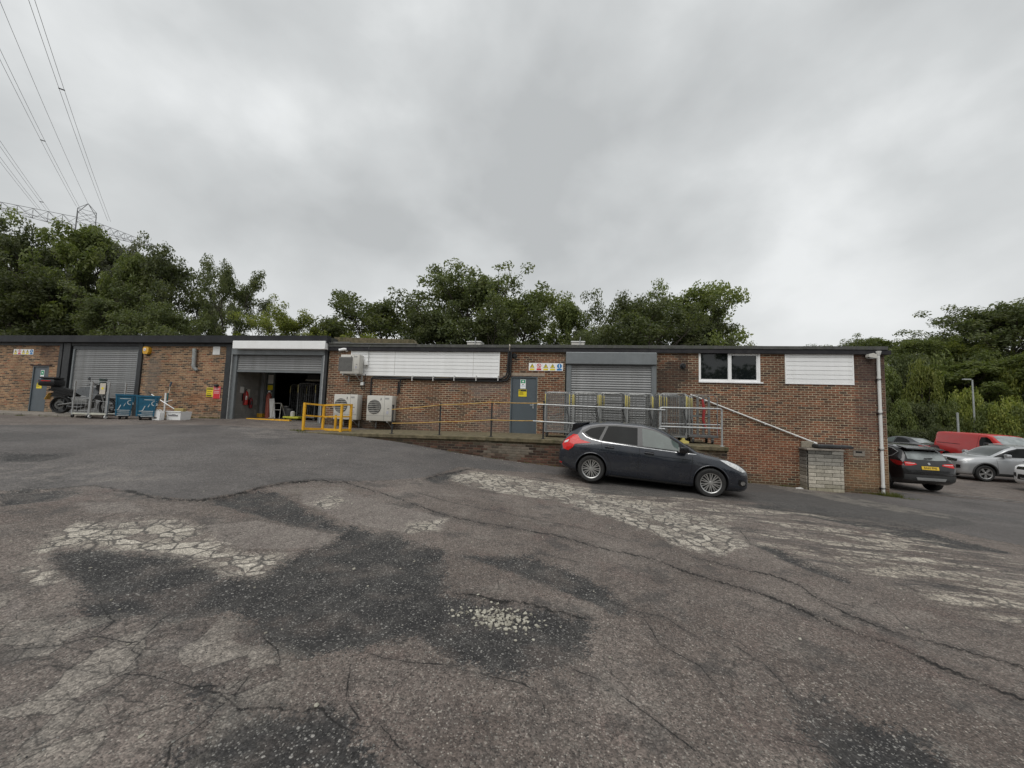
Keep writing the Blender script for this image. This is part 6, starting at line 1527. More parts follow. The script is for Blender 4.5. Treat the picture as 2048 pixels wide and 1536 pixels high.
# concrete pavement with kerb stones
pv = MB(); pts = []
xe = gp(188, 830, 12.9).x
for x in np.linspace(-42, xe, 24):
    pts.append((x, 12.35, gz(x, 12.35)))
vs = []
for x, y, z in pts: vs += [(x, 12.47, z - .1), (x, 12.47, z + .075), (x, WY - .012, z + .11), (x, WY - .012, z - .1)]
nn = len(pts); pv.add(vs, [(i * 4 + k, i * 4 + k + 1, (i + 1) * 4 + k + 1, (i + 1) * 4 + k) for i in range(nn - 1) for k in range(3)] + [[(nn - 1) * 4 + k for k in range(4)]])
pav = pv.build('pavement', m_concrete, None, kind='structure', fixn=True)
x = xe - .0; k = 0
while x > -34:
    z = gz(x - .45, 12.4); o = MB(); o.bbox(x - .9, x - .012, 12.33, 12.465, z - .1, z + .082 + .008 * math.sin(k * 2.3), .02); o.build('kerb', m_concrete, pav); x -= .91; k += 1

# motorbike
mx, my = P(125, 815, 12.9).x, 12.85
hd = math.radians(20)
t = thing('motorbike', 'black and grey motorbike with a red lensed top box parked by the far left door', 'motorbike', (mx, my, gz(mx, my) + .09), hd)
m_bikeblk = M('bike_black', (.012, .012, .013), .35, var=.2); m_bikegrey = M('bike_grey', (.18, .19, .20), .3, .3, var=.1); m_eng = M('engine_metal', (.16, .16, .155), .45, .6, var=.3, scale=20)
def bikewheel(x, R, W):
    o = MB().lathe([(R * .80, -W * .42), (R * .9, -W / 2), (R * .985, -W * .3), (R, 0), (R * .985, W * .3), (R * .9, W / 2), (R * .80, W * .42)], (x, 0, R), 'y', 40).build('wheel', MATS['tyre_rubber'], t, world=False, smooth=True)
    f = MB(); f.lathe([(R * .80, -.035), (R * .77, -.045), (R * .73, -.03), (R * .73, .03), (R * .77, .045), (R * .80, .035)], (x, 0, R), 'y', 40); f.lathe([(.001, -.06), (.05, -.06), (.055, 0), (.05, .06), (.001, .06)], (x, 0, R), 'y', 16)
    for k in range(5):
        a = k * 2 * math.pi / 5 + .3
        for da in (-.13, .13): f.bar((x + .045 * math.cos(a), 0, R + .045 * math.sin(a)), (x + R * .75 * math.cos(a + da), 0, R + R * .75 * math.sin(a + da)), .02, .022)
    f.build('rim', m_bikeblk, o, world=False)
    MB().lathe([(.09, -.075), (.15, -.075), (.15, -.07), (.09, -.07)], (x, 0, R), 'y', 28).build('brake_disc', m_eng, o, world=False)
bikewheel(0, .315, .18); bikewheel(1.44, .30, .12)
MB().tube([(0, -.12, .315), (.28, -.13, .36), (.52, -.10, .42)], [.028, .035, .045], 8).build('swing_arm', m_eng, t, world=False, smooth=True)
MB().bbox(.42, .95, -.20, .20, .20, .56, .07).build('engine', m_eng, t, world=False, smooth=True)
MB().bbox(.50, .90, -.215, .215, .26, .42, .05).build('engine_cover', m_bikeblk, t, world=False, smooth=True)
MB().tube([(.40, -.17, .25), (.70, -.19, .22), (.92, -.15, .30)], [.075, .07, .04], 10).build('exhaust', m_bikeblk, t, world=False, smooth=True)
MB().lathe([(.001, 0), (.04, 0), (.055, .015), (.05, .03)], (.40, -.175, .25), 'x', 14).build('exhaust_tip', m_chrome, t, world=False)
tk = MB(); tk.prism([(.48, .80), (.60, .95), (.85, 1.02), (1.08, .98), (1.16, .86), (1.0, .72), (.70, .68)], 'y', -.15, .15); tk.build('fuel_tank', m_bikegrey, t, world=False, fixn=True)
MB().prism([(.85, .62), (1.1, .56), (1.24, .80), (1.16, .92), (.95, .80)], 'y', -.19, .19).build('side_fairing', m_bikegrey, t, world=False, fixn=True)
MB().prism([(-.28, .90), (-.10, .86), (.28, .78), (.52, .78), (.60, .86), (.30, .87), (.02, .95), (-.26, .98)], 'y', -.14, .14).build('seat', m_bikeblk, t, world=False, fixn=True)
MB().prism([(-.36, .84), (.10, .72), (.45, .62), (.55, .74), (.28, .78), (-.1, .85), (-.34, .90)], 'y', -.12, .12).build('tail_panel', m_bikeblk, t, world=False, fixn=True)
MB().prism([(-.30, .60), (-.18, .84), (.05, .78), (.20, .68), (.30, .60), (.12, .66), (-.08, .64)], 'y', -.09, .09).build('rear_mudguard', m_bikeblk, t, world=False, fixn=True)
pb = MB(); pb.bbox(-.62, -.10, -.24, .24, .98, 1.24, .07); tb = pb.build('top_box', m_bikeblk, t, world=False, smooth=True)
MB().bbox(-.605, -.14, -.205, .205, 1.245, 1.32, .03).build('box_lid', m_bikeblk, tb, world=False, smooth=True)
MB().box(-.50, -.22, -.249, -.241, 1.16, 1.185).build('red_lens', m_tail, tb, world=False); MB().box(-.628, -.621, -.20, .20, 1.15, 1.20).build('red_lens', m_tail, tb, world=False)
MB().bar((-.2, 0, .97), (.1, 0, .88), .18, .03).build('box_rack', m_bikeblk, t, world=False)
MB().obox(Matrix.Translation((-.40, 0, .62)) @ Matrix.Rotation(math.radians(25), 4, 'Y'), .012, .22, .26).build('number_plate', M('plate_amber', (.62, .36, .06), .4, var=.2), t, world=False)
MB().bar((-.38, 0, .72), (-.1, 0, .80), .05, .03).build('plate_hanger', m_bikeblk, t, world=False)
for sy in (-.09, .09): MB().tube([(1.44, sy, .30), (1.18, sy, .98)], [.025, .032], 8).build('fork_leg', m_eng, t, world=False)
MB().prism([(1.15, .55), (1.44, .64), (1.68, .58), (1.66, .55), (1.44, .605), (1.2, .52)], 'y', -.07, .07).build('front_mudguard', m_bikeblk, t, world=False, fixn=True)
MB().tube([(1.02, -.40, 1.06), (1.10, -.22, 1.12), (1.14, 0, 1.08), (1.10, .22, 1.12), (1.02, .40, 1.06)], .016, 8).build('handlebar', m_bikeblk, t, world=False, smooth=True)
for sy in (-1, 1):
    MB().tube([(1.08, sy * .28, 1.12), (1.06, sy * .36, 1.28)], .007, 5).build('mirror_stem', m_bikeblk, t, world=False)
    MB().lathe([(.001, -.015), (.06, -.012), (.065, 0), (.05, .012), (.001, .016)], (1.05, sy * .37, 1.31), 'x', 16).build('mirror', m_bikegrey, t, world=False)
MB().prism([(1.16, .86), (1.32, .84), (1.36, 1.0), (1.24, 1.14), (1.10, 1.05)], 'y', -.13, .13).build('headlamp_cowl', m_bikeblk, t, world=False, fixn=True)
MB().prism([(1.20, 1.13), (1.30, 1.04), (1.20, 1.34), (1.17, 1.34)], 'y', -.12, .12).build('screen', m_glight, t, world=False, fixn=True)
MB().tube([(.62, -.12, .24), (.66, -.2, .1), (.60, -.30, -.02)], .013, 6).build('side_stand', m_bikeblk, t, world=False)
MB().bar((.45, -.12, .34), (.42, -.26, .33), .04, .02).build('footrest', m_eng, t, world=False)

t.scale = (1.12, 1.12, 1.12)
# open frame trolleys in front of the bike
def frame_trolley(label, px0, px1, pyt, y, board=False):
    a_, b_ = gp(px0, 800, y), gp(px1, 800, y); w = b_.x - a_.x; z0 = gz(a_.x, y)
    t = thing('frame_trolley', label, 'trolley', ((a_.x + b_.x) / 2, y, z0), group='open frame trolleys by the closed roller door')
    h = P(px0, pyt, y).z - z0; d = .55
    for sx in (-1, 1):
        for sy in (-1, 1): MB().box(sx * w / 2 - .02, sx * w / 2 + .02, sy * d / 2 - .02, sy * d / 2 + .02, .14, h).build('post', m_galv, t, world=False)
    f = MB(); f.box(-w / 2 + .02, w / 2 - .02, -d / 2 - .018, -d / 2 + .018, .14, .19); f.build('base_rail', M('pale_rail', (.5, .5, .42), .5, var=.2), t, world=False); MB().box(-w / 2 + .02, w / 2 - .02, d / 2 - .018, d / 2 + .018, .14, .19).build('base_rail', M('pale_rail'), t, world=False)
    MB().box(-w / 2 + .02, w / 2 - .02, -d / 2 + .018, d / 2 - .018, .15, .17).build('deck', m_cage, t, world=False)
    MB().tube([(-w / 2, d / 2, h - .01), (-w / 2, d / 2, h + .03), (w / 2, d / 2, h + .03), (w / 2, d / 2, h - .01)], .014, 6).build('top_rail', m_galv, t, world=False, smooth=True)
    for z_ in (.55, .8): MB().tube([(-w / 2, -d / 2, z_ if not board else z_ + .1), (w / 2, -d / 2, z_ if not board else z_ + .1)], .006, 4).build('cross_wire', m_galv, t, world=False)
    for k in range(3): xx = -w / 2 + w * (k + 1) / 4; MB().tube([(xx, -d / 2, .19), (xx, -d / 2, .8 if not board else .6)], .006, 4).build('upright_wire', m_galv, t, world=False)
    for sx in (-1, 1):
        for sy in (-1, 1):
            c = MB().box(sx * (w / 2 - .03) - .02, sx * (w / 2 - .03) + .02, sy * d / 2 - .025, sy * d / 2 + .025, .09, .139).build('castor', m_galv, t, world=False)
            MB().lathe([(.02, -.02), (.055, -.018), (.06, 0), (.055, .018), (.02, .02)], (sx * (w / 2 - .03), sy * d / 2, .062), 'x', 14).build('castor_wheel', m_whitep if board else m_dark, c, world=False)
    if board: MB().box(.0, .26, -d / 2 - .03, -d / 2 - .022, h - .46, h - .04).build('notice', m_wood, t, world=False); MB().lathe([(.001, -.001), (.05, -.001), (.05, .001)], (.13, -d / 2 - .033, h - .24), 'y', 14).build('notice_symbol', m_yelsign, t, world=False)
    return t
frame_trolley('pale open frame trolley standing in front of the motorbike engine', 165, 197, 763, 12.45)
frame_trolley('pale open frame trolley carrying a cream notice, right of the motorbike', 199, 233, 765, 12.45, True)
# blue tipping bins
m_bin = M('bin_blue', (.014, .125, .215), .55, var=.25, scale=4, dirt=.5, dirtcol=(.06, .08, .085), bump=.2)
def bluebin(label, px0, px1, pyt, y, dx, rz):
    a_ = gp(px0, 812, y); z0 = gz(a_.x, y); rr_ = _ray(px1, 812); k_ = rr_.x / rr_.y; c_, s_ = math.cos(rz), math.sin(rz)
    w = (k_ * a_.y - a_.x) / (c_ - k_ * s_)
    t = thing('tipping_bin', label, 'bin', (a_.x + c_ * w / 2, y + s_ * w / 2, z0), rz, 'blue metal tipping bins')
    h = P((px0 + px1) / 2, pyt, y).z - z0
    f = MB(); d = .50
    ins = .16
    vs = [(-w / 2 + .06, -.02, .16), (w / 2 - ins, -.02, .16), (w / 2, -.06, h), (-w / 2, -.06, h), (-w / 2 + .06, d - .1, .16), (w / 2 - ins, d - .1, .16), (w / 2, d, h), (-w / 2, d, h)]
    f.add(vs, [(0, 1, 2, 3), (1, 5, 6, 2), (5, 4, 7, 6), (4, 0, 3, 7), (0, 4, 5, 1)])
    f.build('tub', m_bin, t, world=False)
    f = MB(); f.box(-w / 2 - .015, w / 2 + .015, -.085, -.035, h - .05, h + .012); f.build('rim', m_bin, t, world=False)
    MB().box(-w / 2 - .015, w / 2 + .015, d - .03, d + .02, h - .05, h + .012).build('rim', m_bin, t, world=False)
    for sx in (-w / 2 + .02, w / 2 - .10): MB().bar((sx, -.065, h - .04), (sx + .03 * (1 if sx < 0 else -1), -.045, .16), .04, .03).build('corner_rib', m_bin, t, world=False)
    MB().box(-w / 2 + .1, w / 2 - .2, .1, .7, .10, .159).build('fork_channel', m_black, t, world=False)
    for sx in (-w / 2 + .15, w / 2 - .22): MB().lathe([(.02, -.03), (.075, -.03), (.08, 0), (.075, .03), (.02, .03)], (sx, .1, .082), 'x', 14).build('castor', m_dark, t, world=False)
    m_let = M('white_lettering', (.62, .66, .66), .5, var=.15)
    tilt = Matrix.Rotation(math.radians(-2.6), 4, 'X')
    for ch_, xx, zz, sz, ro in (('J', -.13, h * .50, .24, -18), ('i', 0.0, h * .60, .20, -18), ('G', .15, h * .68, .27, 12)):
        text_mesh(ch_, sz, m_let, 'lettering', t, Matrix.Translation((xx + dx, -.058, zz)) @ Matrix.Rotation(math.pi / 2, 4, 'X') @ Matrix.Rotation(math.radians(ro), 4, 'Z'))
    for zz, x0_, x1_ in ((h * .84, -.14, .16), (h * .38, -.26, .18), (h * .31, -.18, .18), (h * .23, -.28, .16), (h * .17, -.2, .14)):
        MB().box(x0_ + dx, x1_ + dx, -.056 if zz > h * .6 else -.050, -.040, zz - .012, zz + .010).build('small_print', m_let, t, world=False)
    return t
bluebin('blue metal bin with white lettering, left of the pair, behind the open frame trolley', 230, 271, 789, 12.05, -.02, .85)
bluebin('blue metal bin with white lettering, right of the pair, by the white jerrycan', 271.5, 318, 791.5, 12.0, .04, .82)
# jerrycan
a_ = gp(315.5, 838, 12.5)
t = thing('jerrycan', 'white plastic jerrycan standing at the corner of the right blue bin', 'jerrycan', a_, .2)
f = MB(); f.prism([(-.13, 0), (.14, 0), (.145, .26), (.10, .36), (-.09, .36), (-.135, .30)], 'y', -.10, .10); f.build('can', m_white, t, world=False, fixn=True)
MB().lathe([(.03, 0), (.03, .04), (.001, .045)], (-.06, 0, .361), 'z', 12).build('cap', m_white, t, world=False); MB().tube([(-.01, 0, .34), (.02, 0, .395), (.09, 0, .385), (.11, 0, .33)], .016, 6).build('handle', m_white, t, world=False); MB().box(-.08, .04, -.104, -.1, .05, .12).build('label', m_grille, t, world=False)
# white tub
a_, b_ = gp(332, 838, 12.75), gp(361.5, 838, 12.75); w = b_.x - a_.x; h = P(347, 822.5, 12.75).z - a_.z
t = thing('plastic_tub', 'white plastic trough with grey print holding a broom head against yellow brown bricks', 'tub', ((a_.x + b_.x) / 2, 12.75, a_.z))
f = MB(); f.add([(-w / 2 + .03, 0, 0), (w / 2 - .03, 0, 0), (w / 2, -.02, h), (-w / 2, -.02, h), (-w / 2 + .03, .4, 0), (w / 2 - .03, .4, 0), (w / 2, .43, h), (-w / 2, .43, h)], [(0, 1, 2, 3), (1, 5, 6, 2), (5, 4, 7, 6), (4, 0, 3, 7), (0, 4, 5, 1)]); f.build('trough', m_white, t, world=False)
MB().box(-w / 2 - .012, w / 2 + .012, -.045, -.01, h - .025, h + .01).build('lip', m_white, t, world=False); MB().box(-.22, .20, -.024, -.012, h * .45, h * .60).build('print', M('grey_print', (.22, .22, .23), .6), t, world=False); MB().box(-.05, .10, -.026, -.012, h * .60, h * .66).build('print', M('grey_print'), t, world=False)
# broom and poles leaning there
def pole(name, label, cat, p0, p1, r, mat, head=None, group=None):
    t = thing(name, label, cat, p1, 0, group); MB().tube([p0, p1], r, 8).build('pole', mat, t, smooth=True); return t
y = 13.0
t = pole('broom', 'broom with a yellow banded white handle leaning down into the white trough', 'broom', P(302, 788, 13.6), P(350, 819, 12.9), .018, m_white)
MB().tube([P(306, 790.5, 13.55), P(322, 801, 13.3)], .021, 8).build('yellow_band', m_yelsign, t); MB().tube([P(297, 784.5, 13.65), P(303, 788.5, 13.58)], .022, 8).build('black_grip', m_dark, t)
q = P(351, 820, 12.9); MB().bbox(q.x - .02, q.x + .40, 12.85, 12.98, q.z - .06, q.z + .07, .01).build('broom_head', M('bristle_straw', (.40, .31, .12), .9, var=.3, scale=30), t)
t = thing('white_post', 'white plastic post with a cross foot leaning on the wall behind the broom handle', 'post', gp(329, 836, 13.2))
MB().tube([P(327.5, 836, 13.1), P(331.5, 786, 13.3)], .028, 8).build('pole', m_whitep, t); MB().tube([P(331, 804, 13.25), P(345, 800, 13.3)], .0 + .016, 6).build('side_arm', m_whitep, t); MB().bar(P(322, 836, 13.1), P(331, 835.5, 13.1), .06, .03).build('foot', m_wood, t)
t = thing('green_squeegee', 'dark green squeegee pole with a blue clip leaning on yellow brown bricks', 'squeegee', gp(333, 836, 13.6)); MB().tube([P(332, 812, 13.6), P(342, 766, 13.85)], .014, 6).build('pole', m_wood, t)
MB().bar(P(334, 806, 13.5), P(336, 786, 13.55), .05, .03).build('blade_holder', M('teal_plastic', (.01, .09, .10), .5), t); MB().bar(P(339.5, 773, 13.78), P(343.5, 764, 13.83), .05, .05).build('clip', M('steel_blue', (.06, .09, .12), .5), t)
# yellow safety barrier
t = thing('safety_barrier', 'yellow tubular safety barrier zigzagging in front of the lower left air conditioner', 'barrier', P(645, 862, 12))
bp = [P(605.5, 866.5, 11.75), P(645, 860.5, 12.35), P(680.5, 867.5, 11.80), P(699.5, 865, 12.15)]
bp = [Vector((p.x, p.y, deck(p.x, p.y) if p.x > -8.6 else gz(p.x, p.y) + .01)) for p in bp]
hB = .93
for k, p in enumerate(bp): MB().box(p.x - .034, p.x + .034, p.y - .034, p.y + .034, p.z, p.z + hB).build('post', m_yellow, t)
for p, q in zip(bp[:-1], bp[1:]):
    d = (q - p).normalized() * .034
    for z_, hh in ((hB - .03, .055), (.50, .05), (.06, .075)):
        MB().bar(p + d + Vector((0, 0, z_)), q - d + Vector((0, 0, z_)), .045, hh).build('rail', m_yellow, t)
p = P(670, 858, 12.7); MB().box(p.x - .03, p.x + .03, 12.67, 12.73, deck(p.x, 12.7), deck(p.x, 12.7) + .55).build('stub_post', m_yellow, t)
# things inside the open bay
fz = .956
def inb(px, y): return P(px, 820, y).x
t = thing('fire_extinguisher', 'red fire extinguisher hanging on the block wall just inside the open bay', 'fire extinguisher', (lw + .10, 14.62, 1.85)); 
MB().lathe([(.001, -.28), (.085, -.27), (.095, -.2), (.095, .18), (.07, .27), (.03, .31), (.03, .34), (.001, .34)], (0, 0, 0), 'z', 18).build('cylinder', m_redp, t, world=False, smooth=True); MB().bar((-.02, 0, .36), (.08, -.06, .39), .03, .03).build('lever', m_blkpl, t, world=False); MB().tube([(0, -.04, .34), (.06, -.12, .25), (.05, -.13, -.05), (.02, -.11, -.2)], .014, 6).build('hose', m_dark, t, world=False, smooth=True); MB().box(.02, .094, -.075, -.03, -.05, .12).build('label', m_whitep, t, world=False); MB().box(-.09, -.08, -.12, .12, -.1, .2).build('bracket', m_blkpl, t, world=False)
t = thing('extinguisher_sign', 'white notices above the extinguishers on the bay block wall', 'sign', (lw + .014, 14.6, 2.25)); MB().box(0, .006, -.22, -.02, -.16, .1).build('notice', m_whitep, t, world=False); MB().box(0, .006, .08, .30, -.30, .02).build('notice', m_cream, t, world=False)
t = thing('co2_extinguisher', 'smaller dark red extinguisher hanging lower beside the first one in the bay', 'fire extinguisher', (lw + .08, 14.92, 1.66)); MB().lathe([(.001, -.22), (.065, -.21), (.07, -.15), (.07, .15), (.03, .23), (.001, .25)], (0, 0, 0), 'z', 16).build('cylinder', M('dark_red', (.22, .015, .02), .4), t, world=False, smooth=True); MB().lathe([(.02, 0), (.05, -.16), (.001, -.16)], (.06, -.03, .1), 'z', 12).build('horn', m_blkpl, t, world=False); MB().box(-.075, -.065, -.09, .09, -.1, .15).build('bracket', m_blkpl, t, world=False)
xx = inb(536, 15.3); t = thing('gas_cylinder', 'tall faded red gas cylinder standing upright in the bay', 'cylinder', (xx, 15.3, fz)); MB().lathe([(.001, 0), (.11, .01), (.11, 1.02), (.085, 1.14), (.04, 1.18), (.04, 1.28), (.001, 1.28)], (0, 0, 0), 'z', 20).build('bottle', M('faded_red', (.30, .075, .05), .6, var=.15), t, world=False, smooth=True); MB().lathe([(.05, 0), (.055, .06), (.001, .07)], (0, 0, 1.22), 'z', 12).build('valve_cap', m_whitep, t, world=False)
xx = inb(544.5, 15.2); t = thing('leaning_board', 'white board leaning beside the red gas cylinder in the bay', 'board', (xx, 15.2, fz)); MB().obox(Matrix.Translation((0, 0, .47)) @ Matrix.Rotation(-.12, 4, 'Y'), .24, .03, .94).build('board', m_whitep, t, world=False); MB().obox(Matrix.Translation((0, -.02, .1)) @ Matrix.Rotation(-.12, 4, 'Y'), .26, .012, .05).build('batten', m_wood, t, world=False)
xx = inb(553, 15.1); t = thing('wire_stand', 'pale thin tubular stand on the bay floor beside the white board', 'stand', (xx, 15.1, fz))
MB().tube([(-.22, 0, 0), (-.16, 0, .74), (.22, 0, .74), (.16, 0, .0)], .016, 6).build('frame', m_cream, t, world=False, smooth=True); MB().tube([(-.18, 0, .45), (.19, 0, .45)], .012, 6).build('cross_tube', m_cream, t, world=False); MB().tube([(.22, 0, .74), (.2, .4, .0)], .014, 6).build('strut', m_cream, t, world=False)
t = thing('column_guard', 'yellow foot guard bolted round the grey column inside the bay', 'guard', (colx - .09, 15.55, fz)); MB().bbox(-.17, .20, -.16, .22, 0, .26, .02).build('guard', m_yellow, t, world=False); MB().box(-.18, .21, -.17, .23, 0, .02).build('foot_plate', m_yellow, t, world=False)
for nm, lab, z_, mt_, h_ in (('pinned_paper', 'upper white paper on the bay notice board', 2.78, m_whitep, .40), ('pinned_paper', 'yellow sheet in the middle of the bay notice board', 2.40, m_yelsign, .22), ('pinned_paper', 'lower white paper on the bay notice board', 1.95, m_cream, .46)):
    t = thing(nm, lab, 'paper', (colx + .25, 15.61, z_), group='sheets on the bay notice board'); MB().box(-.13, .13, -.004, .004, -h_ / 2, h_ / 2).build('sheet', mt_, t, world=False); MB().lathe([(.001, -.012), (.008, -.01), (.006, -.004)], (0, 0, h_ / 2 - .02), 'y', 8).build('pin', m_red, t, world=False)
t = thing('floor_rail', 'yellow steel rail lying across the bay threshold', 'rail', (inb(540, 14.3), 14.3, fz)); x0_, x1_ = inb(496, 14.3), inb(582, 14.3); MB().bbox(x0_, x1_, 14.24, 14.38, fz, fz + .075, .01).build('rail', m_yellow, t); MB().box(x0_ + .1, x0_ + .3, 14.22, 14.40, fz, fz + .03).build('foot', m_yellow, t); MB().box(x1_ - .3, x1_ - .1, 14.22, 14.40, fz, fz + .03).build('foot', m_yellow, t)
xx = inb(586, 14.8); t = thing('pallet_truck', 'lime yellow pallet truck carrying a white jar inside the bay', 'pallet truck', (xx, 14.8, fz)); MB().bbox(-.32, .42, -.2, .25, .10, .20, .04).build('deck', M('lime_paint', (.42, .42, .03), .5, var=.15), t, world=False); MB().lathe([(.02, -.03), (.07, -.03), (.07, .03), (.02, .03)], (-.2, -.18, .07), 'x', 12).build('wheel', m_dark, t, world=False); MB().lathe([(.001, .0), (.09, 0), (.09, .18), (.05, .22), (.001, .22)], (0.0, 0, .201), 'z', 14).build('jar', m_cream, t, world=False); MB().tube([(.35, .05, .2), (.45, .1, 1.1)], .02, 6).build('tiller', m_black, t, world=False)
for i, (px0, px1, yy) in enumerate(((588, 622, 16.4), (604, 640, 15.4))):
    xa, xb = inb(px0, yy), inb(px1, yy); t = thing('roll_cage', ['dim roll cage standing deep inside the open bay', 'dim roll cage standing inside the bay by the yellow barrier'][i], 'roll cage', ((xa + xb) / 2, yy, fz), 0, 'roll cages inside the bay'); cage_mesh_parts(max(.7, xb - xa), .72, 1.65, (7, 4), t, M('bay_cage_steel', (.16, .165, .17), .5, .4, var=.2))
t = thing('shelf_beam', 'pale shelf beam fixed high at the back right of the bay', 'shelf', (inb(640, 15.5), 15.6, 2.75)); MB().bbox(-.9, .1, 0, .5, 0, .06, .01).build('shelf', M('shelf_grey', (.30, .29, .25), .6), t, world=False); MB().box(-.05, .0, .1, .4, -.5, 0).build('bracket', m_galv, t, world=False); MB().bbox(-.85, -.25, .05, .45, .062, .3, .02).build('crate', m_blkpl, t, world=False)
for i, (px, yy, h_) in enumerate(((572, 15.8, .62), (579, 15.7, .50))):
    t = thing('dark_drum', ['taller dark grey drum in the shade of the bay', 'shorter dark grey drum in the shade of the bay'][i], 'drum', (inb(px, yy), yy, fz), 0, 'drums inside the bay'); MB().lathe([(.001, 0), (.14, .0), (.145, h_ * .33), (.135, h_ * .34), (.145, h_ * .66), (.14, h_), (.001, h_)], (0, 0, 0), 'z', 18).build('drum', M('drum_grey', (.10, .10, .10), .6), t, world=False); MB().lathe([(.147, 0), (.147, .02)], (0, 0, h_ - .01), 'z', 18).build('rim', m_galv, t, world=False)
# ------------------------------------------------------------------ trees, bushes, weeds, stones
def leaf_material(name, c0, c1, c2):
    m, t, b = new_mat(name)
    out = m.node_tree.nodes['Material Output']
    geo = t.n('ShaderNodeNewGeometry'); oi = t.n('ShaderNodeObjectInfo')
    tc = t.n('ShaderNodeTexCoord').outputs['Object']
    n = t.noise(tc, .9, 3, .6)
    c = t.mix(geo.outputs['Random Per Island'], c0, c1)
    c = t.mix(t.math('MULTIPLY', t.rng(n, .45, .75), .6), c, c2)
    k = t.math('MULTIPLY_ADD', oi.outputs['Random'], .5, .75)
    c = t.mix(1.0, c, t.n('ShaderNodeCombineColor', {0: k, 1: k, 2: k}).outputs[0], 'MULTIPLY')
    t.link(c, b.inputs['Base Color']); b.inputs['Roughness'].default_value = .55; b.inputs['Specular IOR Level'].default_value = .3
    tr = t.n('ShaderNodeBsdfTranslucent'); t.link(t.mix(1.0, c, (1.5, 1.6, .8), 'MULTIPLY'), tr.inputs['Color'])
    mx = t.n('ShaderNodeMixShader', {0: .36}); t.link(b.outputs[0], mx.inputs[1]); t.link(tr.outputs[0], mx.inputs[2]); t.link(mx.outputs[0], out.inputs[0])
    return m
LM = [leaf_material('leaves_dark_green', (0.062, 0.081, 0.037), (0.124, 0.142, 0.060), (0.164, 0.171, 0.071)),
      leaf_material('leaves_mid_green', (0.082, 0.109, 0.037), (0.168, 0.196, 0.063), (0.206, 0.222, 0.077)),
      leaf_material('leaves_grey_green', (0.120, 0.137, 0.093), (0.233, 0.236, 0.177), (0.155, 0.171, 0.094)),
      leaf_material('leaves_yellow_green', (0.120, 0.153, 0.037), (0.258, 0.271, 0.067), (0.171, 0.193, 0.054))]
m_bark = M('bark', (.060, .050, .040), .9, var=.35, scale=10, bump=.8, bscale=30)
def leaves_mesh(centers, radii, counts, rng, size=(.10, .20), flat=.75, up=.5):
    C = np.repeat(centers, counts, 0); Rr = np.repeat(radii, counts)
    n = len(C); d = rng.normal(size=(n, 3)); d /= np.linalg.norm(d, axis=1)[:, None] + 1e-9
    rad = rng.random(n) ** .45; d2 = d.copy(); d2[:, 2] *= flat
    p = C + d2 * (rad * Rr)[:, None]
    nrm = rng.normal(size=(n, 3)) * .75 + d * .6; nrm[:, 2] += up; nrm /= np.linalg.norm(nrm, axis=1)[:, None] + 1e-9
    a = np.cross(nrm, rng.normal(size=(n, 3))); a /= np.linalg.norm(a, axis=1)[:, None] + 1e-9
    bb = np.cross(nrm, a); s = rng.uniform(size[0], size[1], n)[:, None]
    v = np.stack([p - a * s, p + bb * s * .45 + nrm * s * .08, p + a * s, p - bb * s * .45 + nrm * s * .08], 1).reshape(-1, 3)
    return v
def quads_mesh(name, v, mat):
    n = len(v) // 4; me = bpy.data.meshes.new(name)
    me.vertices.add(len(v)); me.vertices.foreach_set('co', v.astype(np.float32).ravel())
    me.loops.add(4 * n); me.loops.foreach_set('vertex_index', np.arange(4 * n, dtype=np.int32))
    me.polygons.add(n); me.polygons.foreach_set('loop_start', np.arange(0, 4 * n, 4, dtype=np.int32)); me.polygons.foreach_set('loop_total', np.full(n, 4, dtype=np.int32))
    me.update(calc_edges=True); me.materials.append(mat); return me
